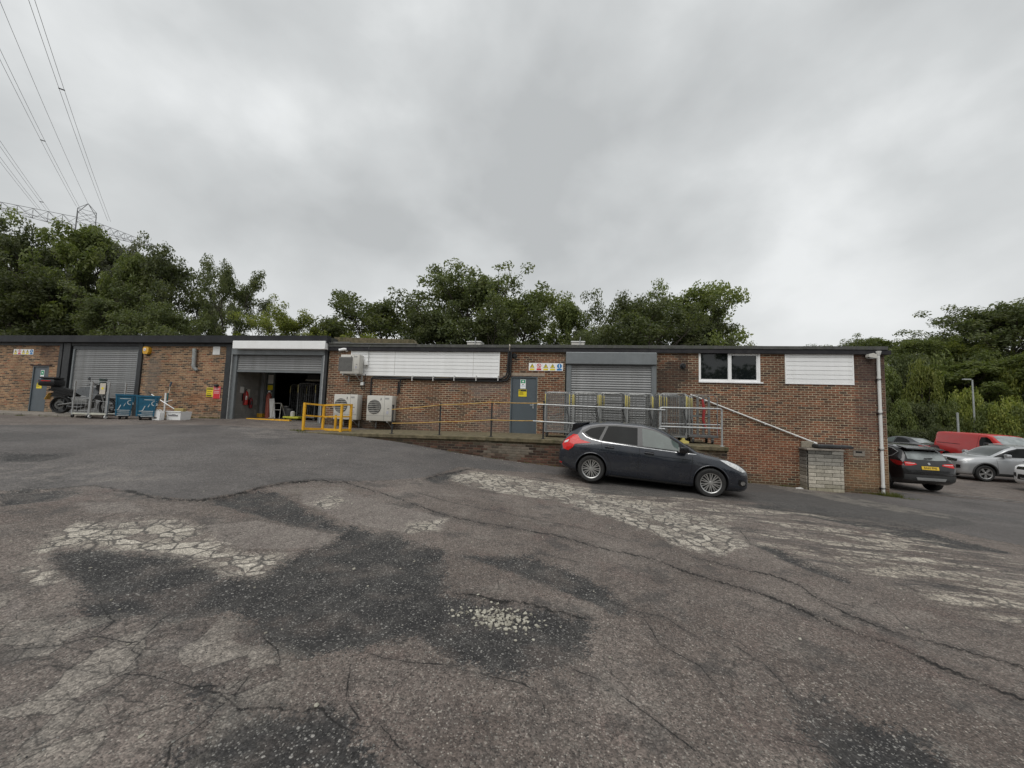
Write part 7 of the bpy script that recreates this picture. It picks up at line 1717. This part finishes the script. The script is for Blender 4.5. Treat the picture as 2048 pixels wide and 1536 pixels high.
def tree_meshes(seed, H=10.0, R=4.0, base=.22, nl=26, leaves=15000, spread=1.0, stems=1, peak=.62, lumps=.28, mat=0, leaf=(.07, .15)):
    """tapered trunk with limbs and twigs, leaves gathered in clumps at the limb ends"""
    rng = np.random.default_rng(seed); r = random.Random(seed)
    tb = MB(); cen, rad = [], []
    for s in range(stems):
        lean = Vector((r.uniform(-.12, .12), r.uniform(-.12, .12), 0)) * (1 if stems == 1 else 1.6)
        ht = H * r.uniform(.82, .95)
        def tp(u): return Vector((s * .5 - stems * .25 + .5 * (stems == 1) * 0, 0, 0)) + lean * ht * u + Vector((.18 * math.sin(u * 5 + seed), .18 * math.cos(u * 4 + seed), ht * u))
        r0 = .022 * H / math.sqrt(stems)
        tb.tube([tp(u) for u in np.linspace(0, 1, 9)], [r0 * (1 - .9 * u) + .01 for u in np.linspace(0, 1, 9)], 7, False)
        nn = nl // stems
        for i in range(nn):
            u = base + (1 - base) * ((i + r.random()) / nn) ** .9; u = min(u, .97)
            az = i * 2.399 + r.uniform(-.5, .5)
            hrel = (u - base) / (1 - base)
            env = math.sin(math.pi * min(1, max(0, (hrel ** (math.log(.5) / math.log(peak)) * .86 + .10)))) ** .7
            L = R * env * r.uniform(1 - lumps, 1 + lumps * .6) * spread
            el = r.uniform(.15, .7) + hrel * .5
            st = tp(u * .9); dirv = Vector((math.cos(az) * math.cos(el), math.sin(az) * math.cos(el), math.sin(el)))
            en = st + dirv * L; md = st.lerp(en, .5) + Vector((0, 0, -.06 * L))
            rb = r0 * (1 - .8 * u) * .55 + .012
            tb.tube([st, md, en], [rb, rb * .6, .012], 5, False)
            cen.append(en); rad.append(r.uniform(.6, 1.0) * R * .24)
            for j in range(6):
                f = r.uniform(.3, 1.0); q = st.lerp(en, f)
                dv = (dirv + Vector((r.uniform(-1, 1), r.uniform(-1, 1), r.uniform(-.5, .9)))).normalized()
                e2 = q + dv * L * r.uniform(.22, .5)
                tb.tube([q, e2], [rb * .35 + .006, .006], 4, False)
                cen.append(e2); rad.append(r.uniform(.5, 1.0) * R * .20)
    cen = np.array([tuple(c) for c in cen]); rad = np.array(rad)
    w = rad ** 2; cnt = np.maximum(8, (leaves * w / w.sum())).astype(int)
    v = leaves_mesh(cen, rad, cnt, rng, leaf)
    # drop a share of clumps' undersides for gaps
    crown = quads_mesh('crown', v, LM[mat])
    me = bpy.data.meshes.new('trunk'); me.from_pydata(tb.v, [], tb.f); me.materials.append(m_bark); me.polygons.foreach_set('use_smooth', [True] * len(me.polygons))
    return me, crown, float(cen[:, 2].max() + rad.max() * .8), float(np.percentile(np.hypot(v[:, 0], v[:, 1]), 93))*.98
TV = [tree_meshes(1, mat=1, stems=1, nl=32, leaves=23000), tree_meshes(2, mat=0, stems=2, nl=34, leaves=22000, peak=.55), tree_meshes(3, mat=0, nl=36, leaves=26000, peak=.58, lumps=.38),
      tree_meshes(4, mat=2, R=3.2, nl=24, leaves=15000, peak=.5), tree_meshes(5, mat=3, R=4.2, nl=26, leaves=19000, peak=.6), tree_meshes(6, mat=0, stems=3, nl=30, leaves=22000, peak=.62, base=.26), tree_meshes(7, mat=1, R=3.2, nl=30, leaves=24000, peak=.42, base=.12)]
def tree(kind, px, top, width, y, label, group, sink=.0, wid_k=1.2, rz=None, name='tree', pmin=None):
    c = P(px, top, y); zg_ = gz(c.x, y) + (pmin or 0) - sink
    tm, cm, hh, rr_ = TV[kind]
    Zc = (c - EYE).dot(_f)
    sx = width / 2 * Zc / FPX / rr_ * wid_k * (1 / (1 + .0 * px)); sz = (c.z - zg_) / hh
    t = thing(name, label, 'tree', (c.x, y, zg_), rz if rz is not None else (px * .37) % 6.28, group)
    a = obj('trunk', tm, t); b = obj('crown', cm, t, 'stuff')
    for o in (a, b): o.scale = (sx, sx, sz)
    return t
GL, GC, GR_ = 'trees behind the left unit', 'trees behind the right unit', 'trees on the bank beyond the car park'
tree(0, -15, 392, 150, 34, 'tall tree cut by the left picture edge behind the yellow brown unit', GL)
tree(2, 62, 432, 130, 33, 'dense round tree left of the pylon peak, second from the left edge', GL)
tree(6, 160, 436, 130, 32, 'bright dense tree hiding the pylon body, directly below its peak', GL)
tree(3, 243, 470, 95, 34, 'pale grey green airy tree just right of the pylon', GL)
tree(6, 291, 500, 80, 32, 'narrow pointed dark tree between the pale airy tree and the broad one', GL)
tree(1, 350, 478, 118, 33, 'broad open tree above the blank white wall panel and flue', GL)
tree(3, 415, 585, 70, 36, 'low filler tree between the broad open tree and the single airy one', GL)
tree(5, 474, 520, 92, 33, 'airy tree with visible stems above the left end of the white bay board', GL)
tree(4, 585, 590, 120, 31, 'low yellow green tree above the open bay', GL)
tree(3, 665, 628, 70, 44, 'small pale distant tree between the two groups above the mossy upstand', GL)
tree(2, 118, 520, 150, 30, 'leafy lower tree in front of the pylon trees, above the motorbike', GL)
tree(1, 20, 520, 150, 29.5, 'leafy lower tree above the far left safety symbols', GL)
tree(2, 235, 566, 125, 29.5, 'leafy lower tree above the closed roller door', GL)
tree(1, 350, 596, 110, 29.5, 'leafy lower tree above the flue pipe', GL)
tree(1, 770, 574, 185, 36, 'wide dark tree above the long white cladding, left of the tallest middle tree', GC)
tree(2, 925, 520, 170, 37, 'tallest tree of the middle clump with a rounded pointed top', GC)
tree(0, 1030, 545, 160, 38, 'broad tree sloping down on the right side of the middle clump', GC)
tree(2, 880, 590, 120, 33, 'lower bushy tree filling the middle clump above the white cladding end', GC)
tree(5, 1000, 610, 150, 34, 'lower tree with dark stems above the grey door', GC)
tree(6, 1150, 590, 86, 36, 'narrow dark tree between the middle clump and the right clump', GC)
tree(1, 1255, 560, 130, 37, 'left tree of the right clump above the roller door', GC)
tree(0, 1350, 546, 165, 38, 'tallest tree of the right clump leaning to the right', GC)
tree(5, 1290, 610, 190, 33, 'lower open tree with visible stems above the roller door edge', GC)
tree(2, 1405, 600, 110, 36, 'right shoulder tree of the right clump above the window', GC)
tree(4, 1462, 642, 95, 36, 'low tree tapering down to the roof above the window right end', GC)
tree(1, 1200, 640, 120, 31, 'low dark tree near the roof above the second rooflight', GC)
tree(4, 730, 640, 110, 32, 'low tree near the roof above the high air conditioner', GC)
# bank beyond the car park
bk = MB(); xs = np.linspace(10, 95, 30); ys = np.linspace(31, 78, 18); vs = []
def bank_z(x, y): return gz(x, y) + 5.5 * float(smoothstep(36, 60, y + .25 * (x - 28))) * float(smoothstep(8, 24, x)) - .35 * float(smoothstep(36, 32, y + .15 * (x - 28)))
for y in ys:
    for x in xs: vs.append((x, y, bank_z(x, y) + .05 * nz(x, y)))
nxk = len(xs); bk.add(vs, [(j * nxk + i, j * nxk + i + 1, (j + 1) * nxk + i + 1, (j + 1) * nxk + i) for j in range(len(ys) - 1) for i in range(nxk - 1)])
bk.build('grass_bank', M('bank_undergrowth', (.030, .040, .016), .95, var=.5, scale=1.2, bump=1.0, bscale=8), None, kind='structure', smooth=True)
def btree(kind, px, top, width, y, label, name='tree', grp=GR_):
    c = P(px, top, y); return tree(kind, px, top, width, y, label, grp, pmin=bank_z(c.x, y) - gz(c.x, y), name=name)
rows = [(1690, 672, 110, 52, 1), (1758, 668, 105, 54, 6), (1822, 668, 110, 50, 0), (1880, 658, 110, 52, 2), (1935, 655, 110, 48, 4), (1985, 604, 135, 50, 1), (2052, 575, 180, 46, 2), (2010, 690, 150, 42, 0), (1920, 720, 130, 44, 6)]
names = ['first tree of the bank skyline, just right of the roof corner', 'second tree of the bank skyline from the roof corner', 'third tree of the bank skyline from the roof corner', 'fourth tree of the bank skyline, rising toward the tall right trees', 'pale tree at the foot of the tall right trees', 'tall tree near the right edge, left of the tallest one', 'tallest tree cut by the right picture edge', 'mid height tree below the tallest right edge trees', 'rounded tree behind the lamp post']
for (px, top, w, y, k), l in zip(rows, names): btree(k, px, top, w, y, l)
# bushes on the bank
def bush_mesh(seed, mat, n=26, leaves=7000, leaf=(.12, .26)):
    rng = np.random.default_rng(seed); cen = []; rad = []
    tb = MB(); r = random.Random(seed)
    for i in range(n):
        a = rng.random() * 6.283; h = rng.random() ** .7; q = math.sqrt(rng.random()) * (1 - .55 * h)
        c = (math.cos(a) * q * 1.0, math.sin(a) * q * 1.0, .12 + h * .80); cen.append(c); rad.append(rng.uniform(.18, .32))
        tb.tube([(c[0] * .25, c[1] * .25, 0), (c[0] * .7, c[1] * .7, c[2] * .6), c], [.02, .012, .004], 4, False)
    cen = np.array(cen); rad = np.array(rad); cnt = np.full(n, leaves // n)
    v = leaves_mesh(cen, rad, cnt, rng, (leaf[0] * .22, leaf[1] * .22), .85, .6)
    me = bpy.data.meshes.new('stems'); me.from_pydata(tb.v, [], tb.f); me.materials.append(m_bark)
    return me, quads_mesh('foliage', v, LM[mat])
BV = [bush_mesh(11, 1), bush_mesh(12, 0), bush_mesh(13, 3), bush_mesh(14, 2)]
def bush(kind, px, y, wpx, hm, label, group, cat='bush', zfun=bank_z, name='bush'):
    c = P(px, 860, y); Zc = (c - EYE).dot(_f); R_ = wpx / 2 * Zc / FPX / 1.15
    t = thing(name, label, cat, (c.x, y, zfun(c.x, y) - .15), (px * .61) % 6.28, group)
    a, b = obj('stems', BV[kind][0], t), obj('foliage', BV[kind][1], t, 'stuff')
    for o in (a, b): o.scale = (R_, R_, hm)
    return t
GB = 'bushes on the bank beyond the car park'
rb = random.Random(4)
bl_ = [(1752, 39, 80, 4.4, 1), (1800, 38, 78, 4.2, 0), (1845, 38.5, 78, 4.0, 1), (1850, 41, 90, 7.0, 2), (1892, 38, 80, 4.3, 0), (1935, 39, 86, 5.0, 2), (1975, 37, 82, 4.2, 0), (2018, 36, 90, 4.6, 2), (2060, 35, 90, 4.2, 0),
       (1770, 45, 110, 6.2, 0), (1820, 46, 110, 6.8, 1), (1885, 46, 110, 7.0, 0), (1945, 44, 110, 6.5, 1), (2000, 43, 110, 7.0, 0), (2050, 41, 110, 7.0, 2), (1775, 35.5, 60, 2.2, 1), (1830, 35.5, 66, 2.0, 1), (1880, 35, 66, 2.4, 1), (1720, 44, 110, 6, 1), (2085, 40, 100, 6.5, 1)]
desc = ['dark bush right of the downpipe', 'leafy bush above the dark saloon roof', 'dark bush above the saloon rear screen', 'tall bright yellow green bush in the middle of the bank', 'leafy bush above the rear of the red van', 'yellow green bush at the lamp post foot', 'leafy bush above the red van windscreen', 'yellow green bush above the silver car bonnet', 'leafy bush at the right picture edge',
        'upper bank bush level with the roof corner', 'dark upper bank bush left of the bright tall bush', 'upper bank bush right of the bright tall bush', 'dark upper bank bush behind the lamp head', 'upper bank bush right of the lamp post', 'yellow green upper bank bush at the right edge', 'low dark bush between the downpipe and the saloon', 'low dark bush behind the saloon roof', 'low dark bush behind the red van rear', 'dark bush half hidden by the roof corner', 'dark bush beyond the right picture edge']
for (px, y, w, h, k), l in zip(bl_, desc): bush(k, px, y, w, h, l, GB)
# greenery filling the view behind the left unit
for i, px in enumerate(range(-30, 660, 62)):
    bush(i % 3 if i % 3 != 2 else 1, px, 28.3, 110, 4.9 - .0022 * px, ['first', 'second', 'third', 'fourth', 'fifth', 'sixth', 'seventh', 'eighth', 'ninth', 'tenth', 'eleventh', 'twelfth'][i] + ' shrub from the left edge showing just above the yellow brown unit roof', 'shrubs behind the left unit', zfun=gz)
for i, px in enumerate(range(700, 1480, 86)):
    bush((i + 1) % 2, px, 31, 120, 6.0 - .001 * px, ['first', 'second', 'third', 'fourth', 'fifth', 'sixth', 'seventh', 'eighth', 'ninth', 'tenth'][i] + ' shrub from the left showing just above the red brick workshop roof', 'shrubs behind the right unit', zfun=gz)

# street lamp in the car park
c = P(1949, 840, 37); t = thing('street_lamp', 'slim grey street lamp standing among the bank bushes', 'street lamp', (c.x, 37, bank_z(c.x, 37)))
zt = P(1956, 760, 37).z
MB().tube([(c.x, 37, bank_z(c.x, 37)), (c.x, 37, zt)], [.075, .05], 8).build('post', M('lamp_grey', (.36, .38, .37), .5, .3), t)
q = P(1934, 758, 37); MB().tube([(c.x, 37, zt - .03), (c.x - .2, 37, zt + .02), (q.x, 37, zt + .03)], .03, 6).build('arm', MATS['lamp_grey'], t); MB().bbox(q.x - .3, q.x + .25, 36.9, 37.1, zt - .02, zt + .08, .03).build('lantern', MATS['lamp_grey'], t)
c = P(1916, 850, 36); t = thing('bollard', 'short pale post among the bushes left of the street lamp', 'post', (c.x, 36, bank_z(c.x, 36))); MB().tube([(c.x, 36, bank_z(c.x, 36)), (c.x, 36, P(1917, 826, 36).z)], .07, 8).build('post', M('lamp_grey'), t); MB().lathe([(.08, -.05), (.08, 0), (.001, .03)], (c.x, 36, P(1917, 826, 36).z), 'z', 10).build('cap', M('lamp_grey'), t)

# ------------------------------------------------------------------ pylon and its wires
m_pyl = M('pylon_steel', (.22, .225, .23), .6, .3, var=.15)
A_, B_ = Vector((-108.6, 56.2, 38.2)), Vector((-97.0, 73.8, 38.2)); Cc = Vector((-103.3, 64.2, 38.2)); ax = (B_ - A_).normalized(); nx_ = Vector((-ax.y, ax.x, 0))
t = thing('pylon', 'lattice steel electricity pylon rising behind the left trees', 'pylon', (Cc.x, Cc.y, gz(Cc.x, Cc.y)))
zg_ = gz(Cc.x, Cc.y); f = MB(); th = .085
def lv(z):
    if z > 36: return 1.35
    return 1.35 + (36 - z) / 36 * 2.6
def corner(z, i): h = lv(z); return Vector((Cc.x, Cc.y, z)) + ax * h * (1, 1, -1, -1)[i] + nx_ * h * (1, -1, -1, 1)[i]
zs = [zg_, 8, 15, 21, 26, 30, 33.5, 36.5, 39.3, 41.4]
for a_, b_ in zip(zs[:-1], zs[1:]):
    for i in range(4):
        f.bar(corner(a_, i), corner(b_, i), th); f.bar(corner(b_, i), corner(b_, (i + 1) % 4), th * .7)
        f.bar(corner(a_, i), corner(b_, (i + 1) % 4), th * .6); f.bar(corner(a_, (i + 1) % 4), corner(b_, i), th * .6)
pk = Vector((Cc.x, Cc.y, 43.4))
for i in range(4): f.bar(corner(41.4, i), pk, th)
f.build('tower', m_pyl, t)
for en, nm in ((A_ - ax * 9, 'cross_arm'), (B_, 'cross_arm')):
    f = MB(); sg = 1 if (en - Cc).dot(ax) > 0 else -1; L_ = abs((en - Cc).dot(ax)); n = 9
    rows_ = []
    for k in range(n + 1):
        u = k / n; s_ = 1.35 + (L_ - 1.35) * u; o_ = Cc + ax * sg * s_; hw = 1.35 * (1 - u) + .12; hz_ = 2.0 * (1 - u) ** .8 + .25
        rows_.append([o_ + nx_ * hw + Vector((0, 0, -.6)), o_ - nx_ * hw + Vector((0, 0, -.6)), o_ + Vector((0, 0, -.6 + hz_))])
    for p_, q_ in zip(rows_[:-1], rows_[1:]):
        for i in range(3): f.bar(p_[i], q_[i], th * .9); f.bar(q_[i], q_[(i + 1) % 3], th * .6)
        f.bar(p_[0], q_[2], th * .6); f.bar(p_[1], q_[2], th * .6); f.bar(p_[2], q_[0], th * .5); f.bar(p_[0], q_[1], th * .5)
    f.build(nm, m_pyl, t)
e_ = B_ + Vector((0, 0, -.6)); MB().tube([e_, e_ + Vector((0, 0, -1.6))], .12, 6).build('insulator', m_dark, t)
dw = Vector((math.cos(math.radians(-39.4)), math.sin(math.radians(-39.4)), 0)); m_wire = M('cable_grey', (.10, .10, .105), .6)
def wires(label, S, n, a=.06, b=.0005, T=130, sep=.22, spacers=()):
    t = thing('power_line', label, 'cable', S, group='overhead conductors of the pylon'); side = nx_ * 0 + Vector((-dw.y, dw.x, 0))
    fn = lambda s_: Vector((S[0], S[1], S[2] - a * s_ + b * s_ * s_)) + dw * s_
    for k in range(n):
        off = side * ((k - (n - 1) / 2) * sep * 2)
        MB().tube([fn(x) + off for x in np.linspace(0, T, 40)], .021, 5, False).build('conductor', m_wire, t)
    for s_ in spacers: MB().bar(fn(s_) + side * sep * 1.2, fn(s_) - side * sep * 1.2, .10, .10).build('spacer', m_dark, t)
    return t
wires('pair of overhead cables furthest right, ending on the right pylon arm', (-101.5, 67.0, 40.8), 2, a=.05, spacers=(50,))
wires('single overhead earth wire ending on the pylon peak', (-103.3, 64.2, 43.3), 1, a=.05)
wires('pair of overhead cables ending at the left pylon shoulder', (-104.1, 63.1, 42.1), 2, a=.055, spacers=(30,))
wires('pair of overhead cables ending on the left pylon arm, lower left of the picture', (-106.2, 59.8, 39.7), 2, a=.055, spacers=(5,))
wires('lowest pair of overhead cables at the left picture edge', (-106.9, 58.9, 39.5), 2, a=.06)

# ------------------------------------------------------------------ loose stones, grit and weeds
def icos():
    t_ = (1 + 5 ** .5) / 2; v = np.array([(-1, t_, 0), (1, t_, 0), (-1, -t_, 0), (1, -t_, 0), (0, -1, t_), (0, 1, t_), (0, -1, -t_), (0, 1, -t_), (t_, 0, -1), (t_, 0, 1), (-t_, 0, -1), (-t_, 0, 1)], float); v /= np.linalg.norm(v[0])
    f = np.array([(0, 11, 5), (0, 5, 1), (0, 1, 7), (0, 7, 10), (0, 10, 11), (1, 5, 9), (5, 11, 4), (11, 10, 2), (10, 7, 6), (7, 1, 8), (3, 9, 4), (3, 4, 2), (3, 2, 6), (3, 6, 8), (3, 8, 9), (4, 9, 5), (2, 4, 11), (6, 2, 10), (8, 6, 7), (9, 8, 1)])
    return v, f
def surf_z(x, y):
    ix = np.clip(np.searchsorted(gxs, x) - 1, 0, nx_g - 2); iy = np.clip(np.searchsorted(gys, y) - 1, 0, ny_g - 2)
    fx = (x - gxs[ix]) / (gxs[ix + 1] - gxs[ix]); fy = (y - gys[iy]) / (gys[iy + 1] - gys[iy]); G = GZ.reshape(ny_g, nx_g)
    return G[iy, ix] * (1 - fx) * (1 - fy) + G[iy, ix + 1] * fx * (1 - fy) + G[iy + 1, ix] * (1 - fx) * fy + G[iy + 1, ix + 1] * fx * fy
nx_g, ny_g = len(gxs), len(gys)
def stones(name, x, y, s, mat, flat=.6):
    n = len(x); v0, f0 = icos(); rng = np.random.default_rng(len(x))
    V = v0[None] * (1 + .28 * rng.normal(size=(n, 12, 1))); sc = s[:, None] * rng.uniform(.65, 1.3, (n, 3)); sc[:, 2] *= flat
    V = V * sc[:, None, :]; a = rng.uniform(0, 6.28, n); ca, sa = np.cos(a)[:, None], np.sin(a)[:, None]
    V = np.stack([V[..., 0] * ca - V[..., 1] * sa, V[..., 0] * sa + V[..., 1] * ca, V[..., 2]], -1)
    V += np.stack([x, y, surf_z(x, y) + sc[:, 2] * .45], -1)[:, None]
    F = (f0[None] + 12 * np.arange(n)[:, None, None]).reshape(-1, 3)
    me = bpy.data.meshes.new(name); me.from_pydata(V.reshape(-1, 3).tolist(), [], F.tolist()); me.materials.append(mat)
    return obj(name, me, None, 'stuff')
def stone_mat(name, c0, c1):
    m, t, b = new_mat(name); g = t.n('ShaderNodeNewGeometry'); t.link(t.mix(g.outputs['Random Per Island'], c0, c1), b.inputs['Base Color']); b.inputs['Roughness'].default_value = .85; return m
m_st1 = stone_mat('pale_stone', (.20, .185, .15), (.44, .42, .35)); m_st2 = stone_mat('grit_stone', (.04, .04, .04), (.24, .23, .21))
rg = np.random.default_rng(3)
n = 240; stones('pothole_gravel', -.55 + .15 * rg.normal(size=n), 3.13 + .085 * rg.normal(size=n), rg.uniform(.006, .017, n), m_st1)
# grit gathers on the worn dark patches
def in_mask(key, n, xr, yr, thr=0.0):
    x = rg.uniform(*xr, n); y = rg.uniform(*yr, n); ix = np.clip(np.searchsorted(gxs, x), 0, nx_g - 1); iy = np.clip(np.searchsorted(gys, y), 0, ny_g - 1)
    k = ATT[key].reshape(ny_g, nx_g)[iy, ix] > thr; return x[k], y[k]
x, y = in_mask('dark', 16000, (-5.2, 2.4), (1.3, 5.6), -.06); s_ = rg.uniform(.0025, .007, len(x)); stones('patch_grit', x, y, s_, m_st2)
n = 2600; x = rg.uniform(-4.5, 4, n); y = 1.4 + 5.5 * rg.random(n) ** 1.5; stones('scattered_grit', x, y, rg.uniform(.002, .006, n), m_st2)
n = 150; x = rg.uniform(-6, 5, n); y = 1.6 + 8 * rg.random(n) ** 1.3; stones('scattered_pebbles', x, y, rg.uniform(.006, .015, n), m_st1)
n = 90; x = rg.uniform(-8, 4, n); y = 11.15 - .8 * rg.random(n) ** 2; stones('kerbside_litter', x, y, rg.uniform(.008, .025, n), m_st1, .35)
m_weed = leaf_material('weed_blades', (.07, .085, .02), (.13, .14, .035), (.16, .15, .05))
def weeds(name, spots, rngs):
    vs = []
    for (x, y, r_, n, h) in spots:
        for _ in range(n):
            a = rngs.uniform(0, 6.28); q = r_ * math.sqrt(rngs.random()); px, py = x + q * math.cos(a), y + q * math.sin(a) * .6
            z = max(gz(px, py), -9); b = rngs.uniform(0, 6.28); hh = h * rngs.uniform(.4, 1.2); w = rngs.uniform(.003, .008); ln = rngs.uniform(.2, .9) * hh
            dx, dy = math.cos(b), math.sin(b)
            vs += [(px - dy * w, py + dx * w, z - .01), (px + dy * w, py - dx * w, z - .01), (px + dx * ln + dy * w * .3, py + dy * ln - dx * w * .3, z + hh), (px + dx * ln - dy * w * .3, py + dy * ln + dx * w * .3, z + hh)]
    return obj(name, quads_mesh(name, np.array(vs), m_weed), None, 'stuff')
rw = random.Random(8)
weeds('weeds', [(9.75, 13.72, .30, 520, .13), (9.3, 13.82, .25, 160, .07), (9.95, 13.4, .35, 150, .06)] + [(rw.uniform(4.5, 9.6), 13.86, .12, 40, .05) for _ in range(12)] + [(-8.9, 11.5, .3, 200, .06), (-8.5, 11.25, .25, 90, .05)] + [(rw.uniform(-8, 3.5), 11.30, .12, 22, .04) for _ in range(26)] + [(rw.uniform(-17.5, -14.3), 13.84, .15, 40, .07) for _ in range(10)] + [(rw.uniform(-27, -19.6), 12.28, .2, 26, .035) for _ in range(14)], rw)
weeds('moss_tufts', [(rw.uniform(-6.5, 4.0), 11.42 + rw.random() * .12, .07, 0, .03) for _ in range(2)] + [(9.95, 13.3, .5, 130, .03)], rw)

# the wood behind the viewer, mirrored in the windows and car sides
rng_ = np.random.default_rng(77); cen = []; rad = []
for i in range(15):
    x0_ = -52 + i * 7.4 + rng_.uniform(-1.5, 1.5); y0_ = -27 - rng_.uniform(0, 5); hh = rng_.uniform(8, 12); z0_ = gz(x0_, -9)
    for k in range(26):
        u = rng_.random(); a_ = rng_.random() * 6.283; q = 4.6 * math.sqrt(rng_.random()) * (1 - .6 * abs(u - .35)); cen.append((x0_ + q * math.cos(a_), y0_ + q * math.sin(a_), z0_ + .6 + hh * u)); rad.append(rng_.uniform(1.2, 2.0))
v = leaves_mesh(np.array(cen), np.array(rad), np.full(len(cen), 190), rng_, (.22, .42))
wd = obj('woodland', quads_mesh('woodland', v, LM[0]), None, 'stuff')

# worn white bay line by the black car, and a scrap of litter
def line_on_ground(name, p0, p1, w, mat):
    p0, p1 = Vector(p0), Vector(p1); d = (p1 - p0).normalized(); n_ = Vector((-d.y, d.x)) * w / 2; K = 14; vs = []
    for k in range(K + 1):
        q = p0.lerp(p1, k / K)
        for s__ in (1, -1): e = q + n_ * s__ * (1 + .25 * nz(q.x * 5, q.y * 5, s__)); vs.append((e.x, e.y, gz(e.x, e.y) + .016))
    b = MB().add(vs, [(2 * k, 2 * k + 1, 2 * k + 3, 2 * k + 2) for k in range(K)]); return b.build(name, mat, None, kind='structure', fixn=True)
m_line = M('worn_road_paint', (.22, .21, .20), .9, var=.5, scale=9, dirt=.9, dirtcol=(.10, .095, .09))
line_on_ground('painted_line', (11.0, 15.9), (14.3, 15.2), .09, m_line); line_on_ground('painted_line', (11.3, 15.45), (14.6, 14.8), .09, m_line)
q = P(1598, 972, WY - .35); t = thing('plastic_scrap', 'small white plastic scrap on the ground left of the pale block pier', 'litter', (q.x, q.y, gz(q.x, q.y)))
MB().prism([(-.11, -.03), (.02, -.05), (.12, -.01), (.10, .04), (-.06, .05)], 'z', .0, .03).build('scrap', m_whitep, t, world=False, fixn=True); MB().prism([(-.03, -.01), (.07, .0), (.03, .04)], 'z', .031, .045).build('fold', m_whitep, t, world=False, fixn=True)
print('TRIS', sum(len(o.data.loop_triangles) or sum(len(p.vertices) - 2 for p in o.data.polygons) for o in bpy.data.objects if o.type == 'MESH'), 'OBJS', len(bpy.data.objects))
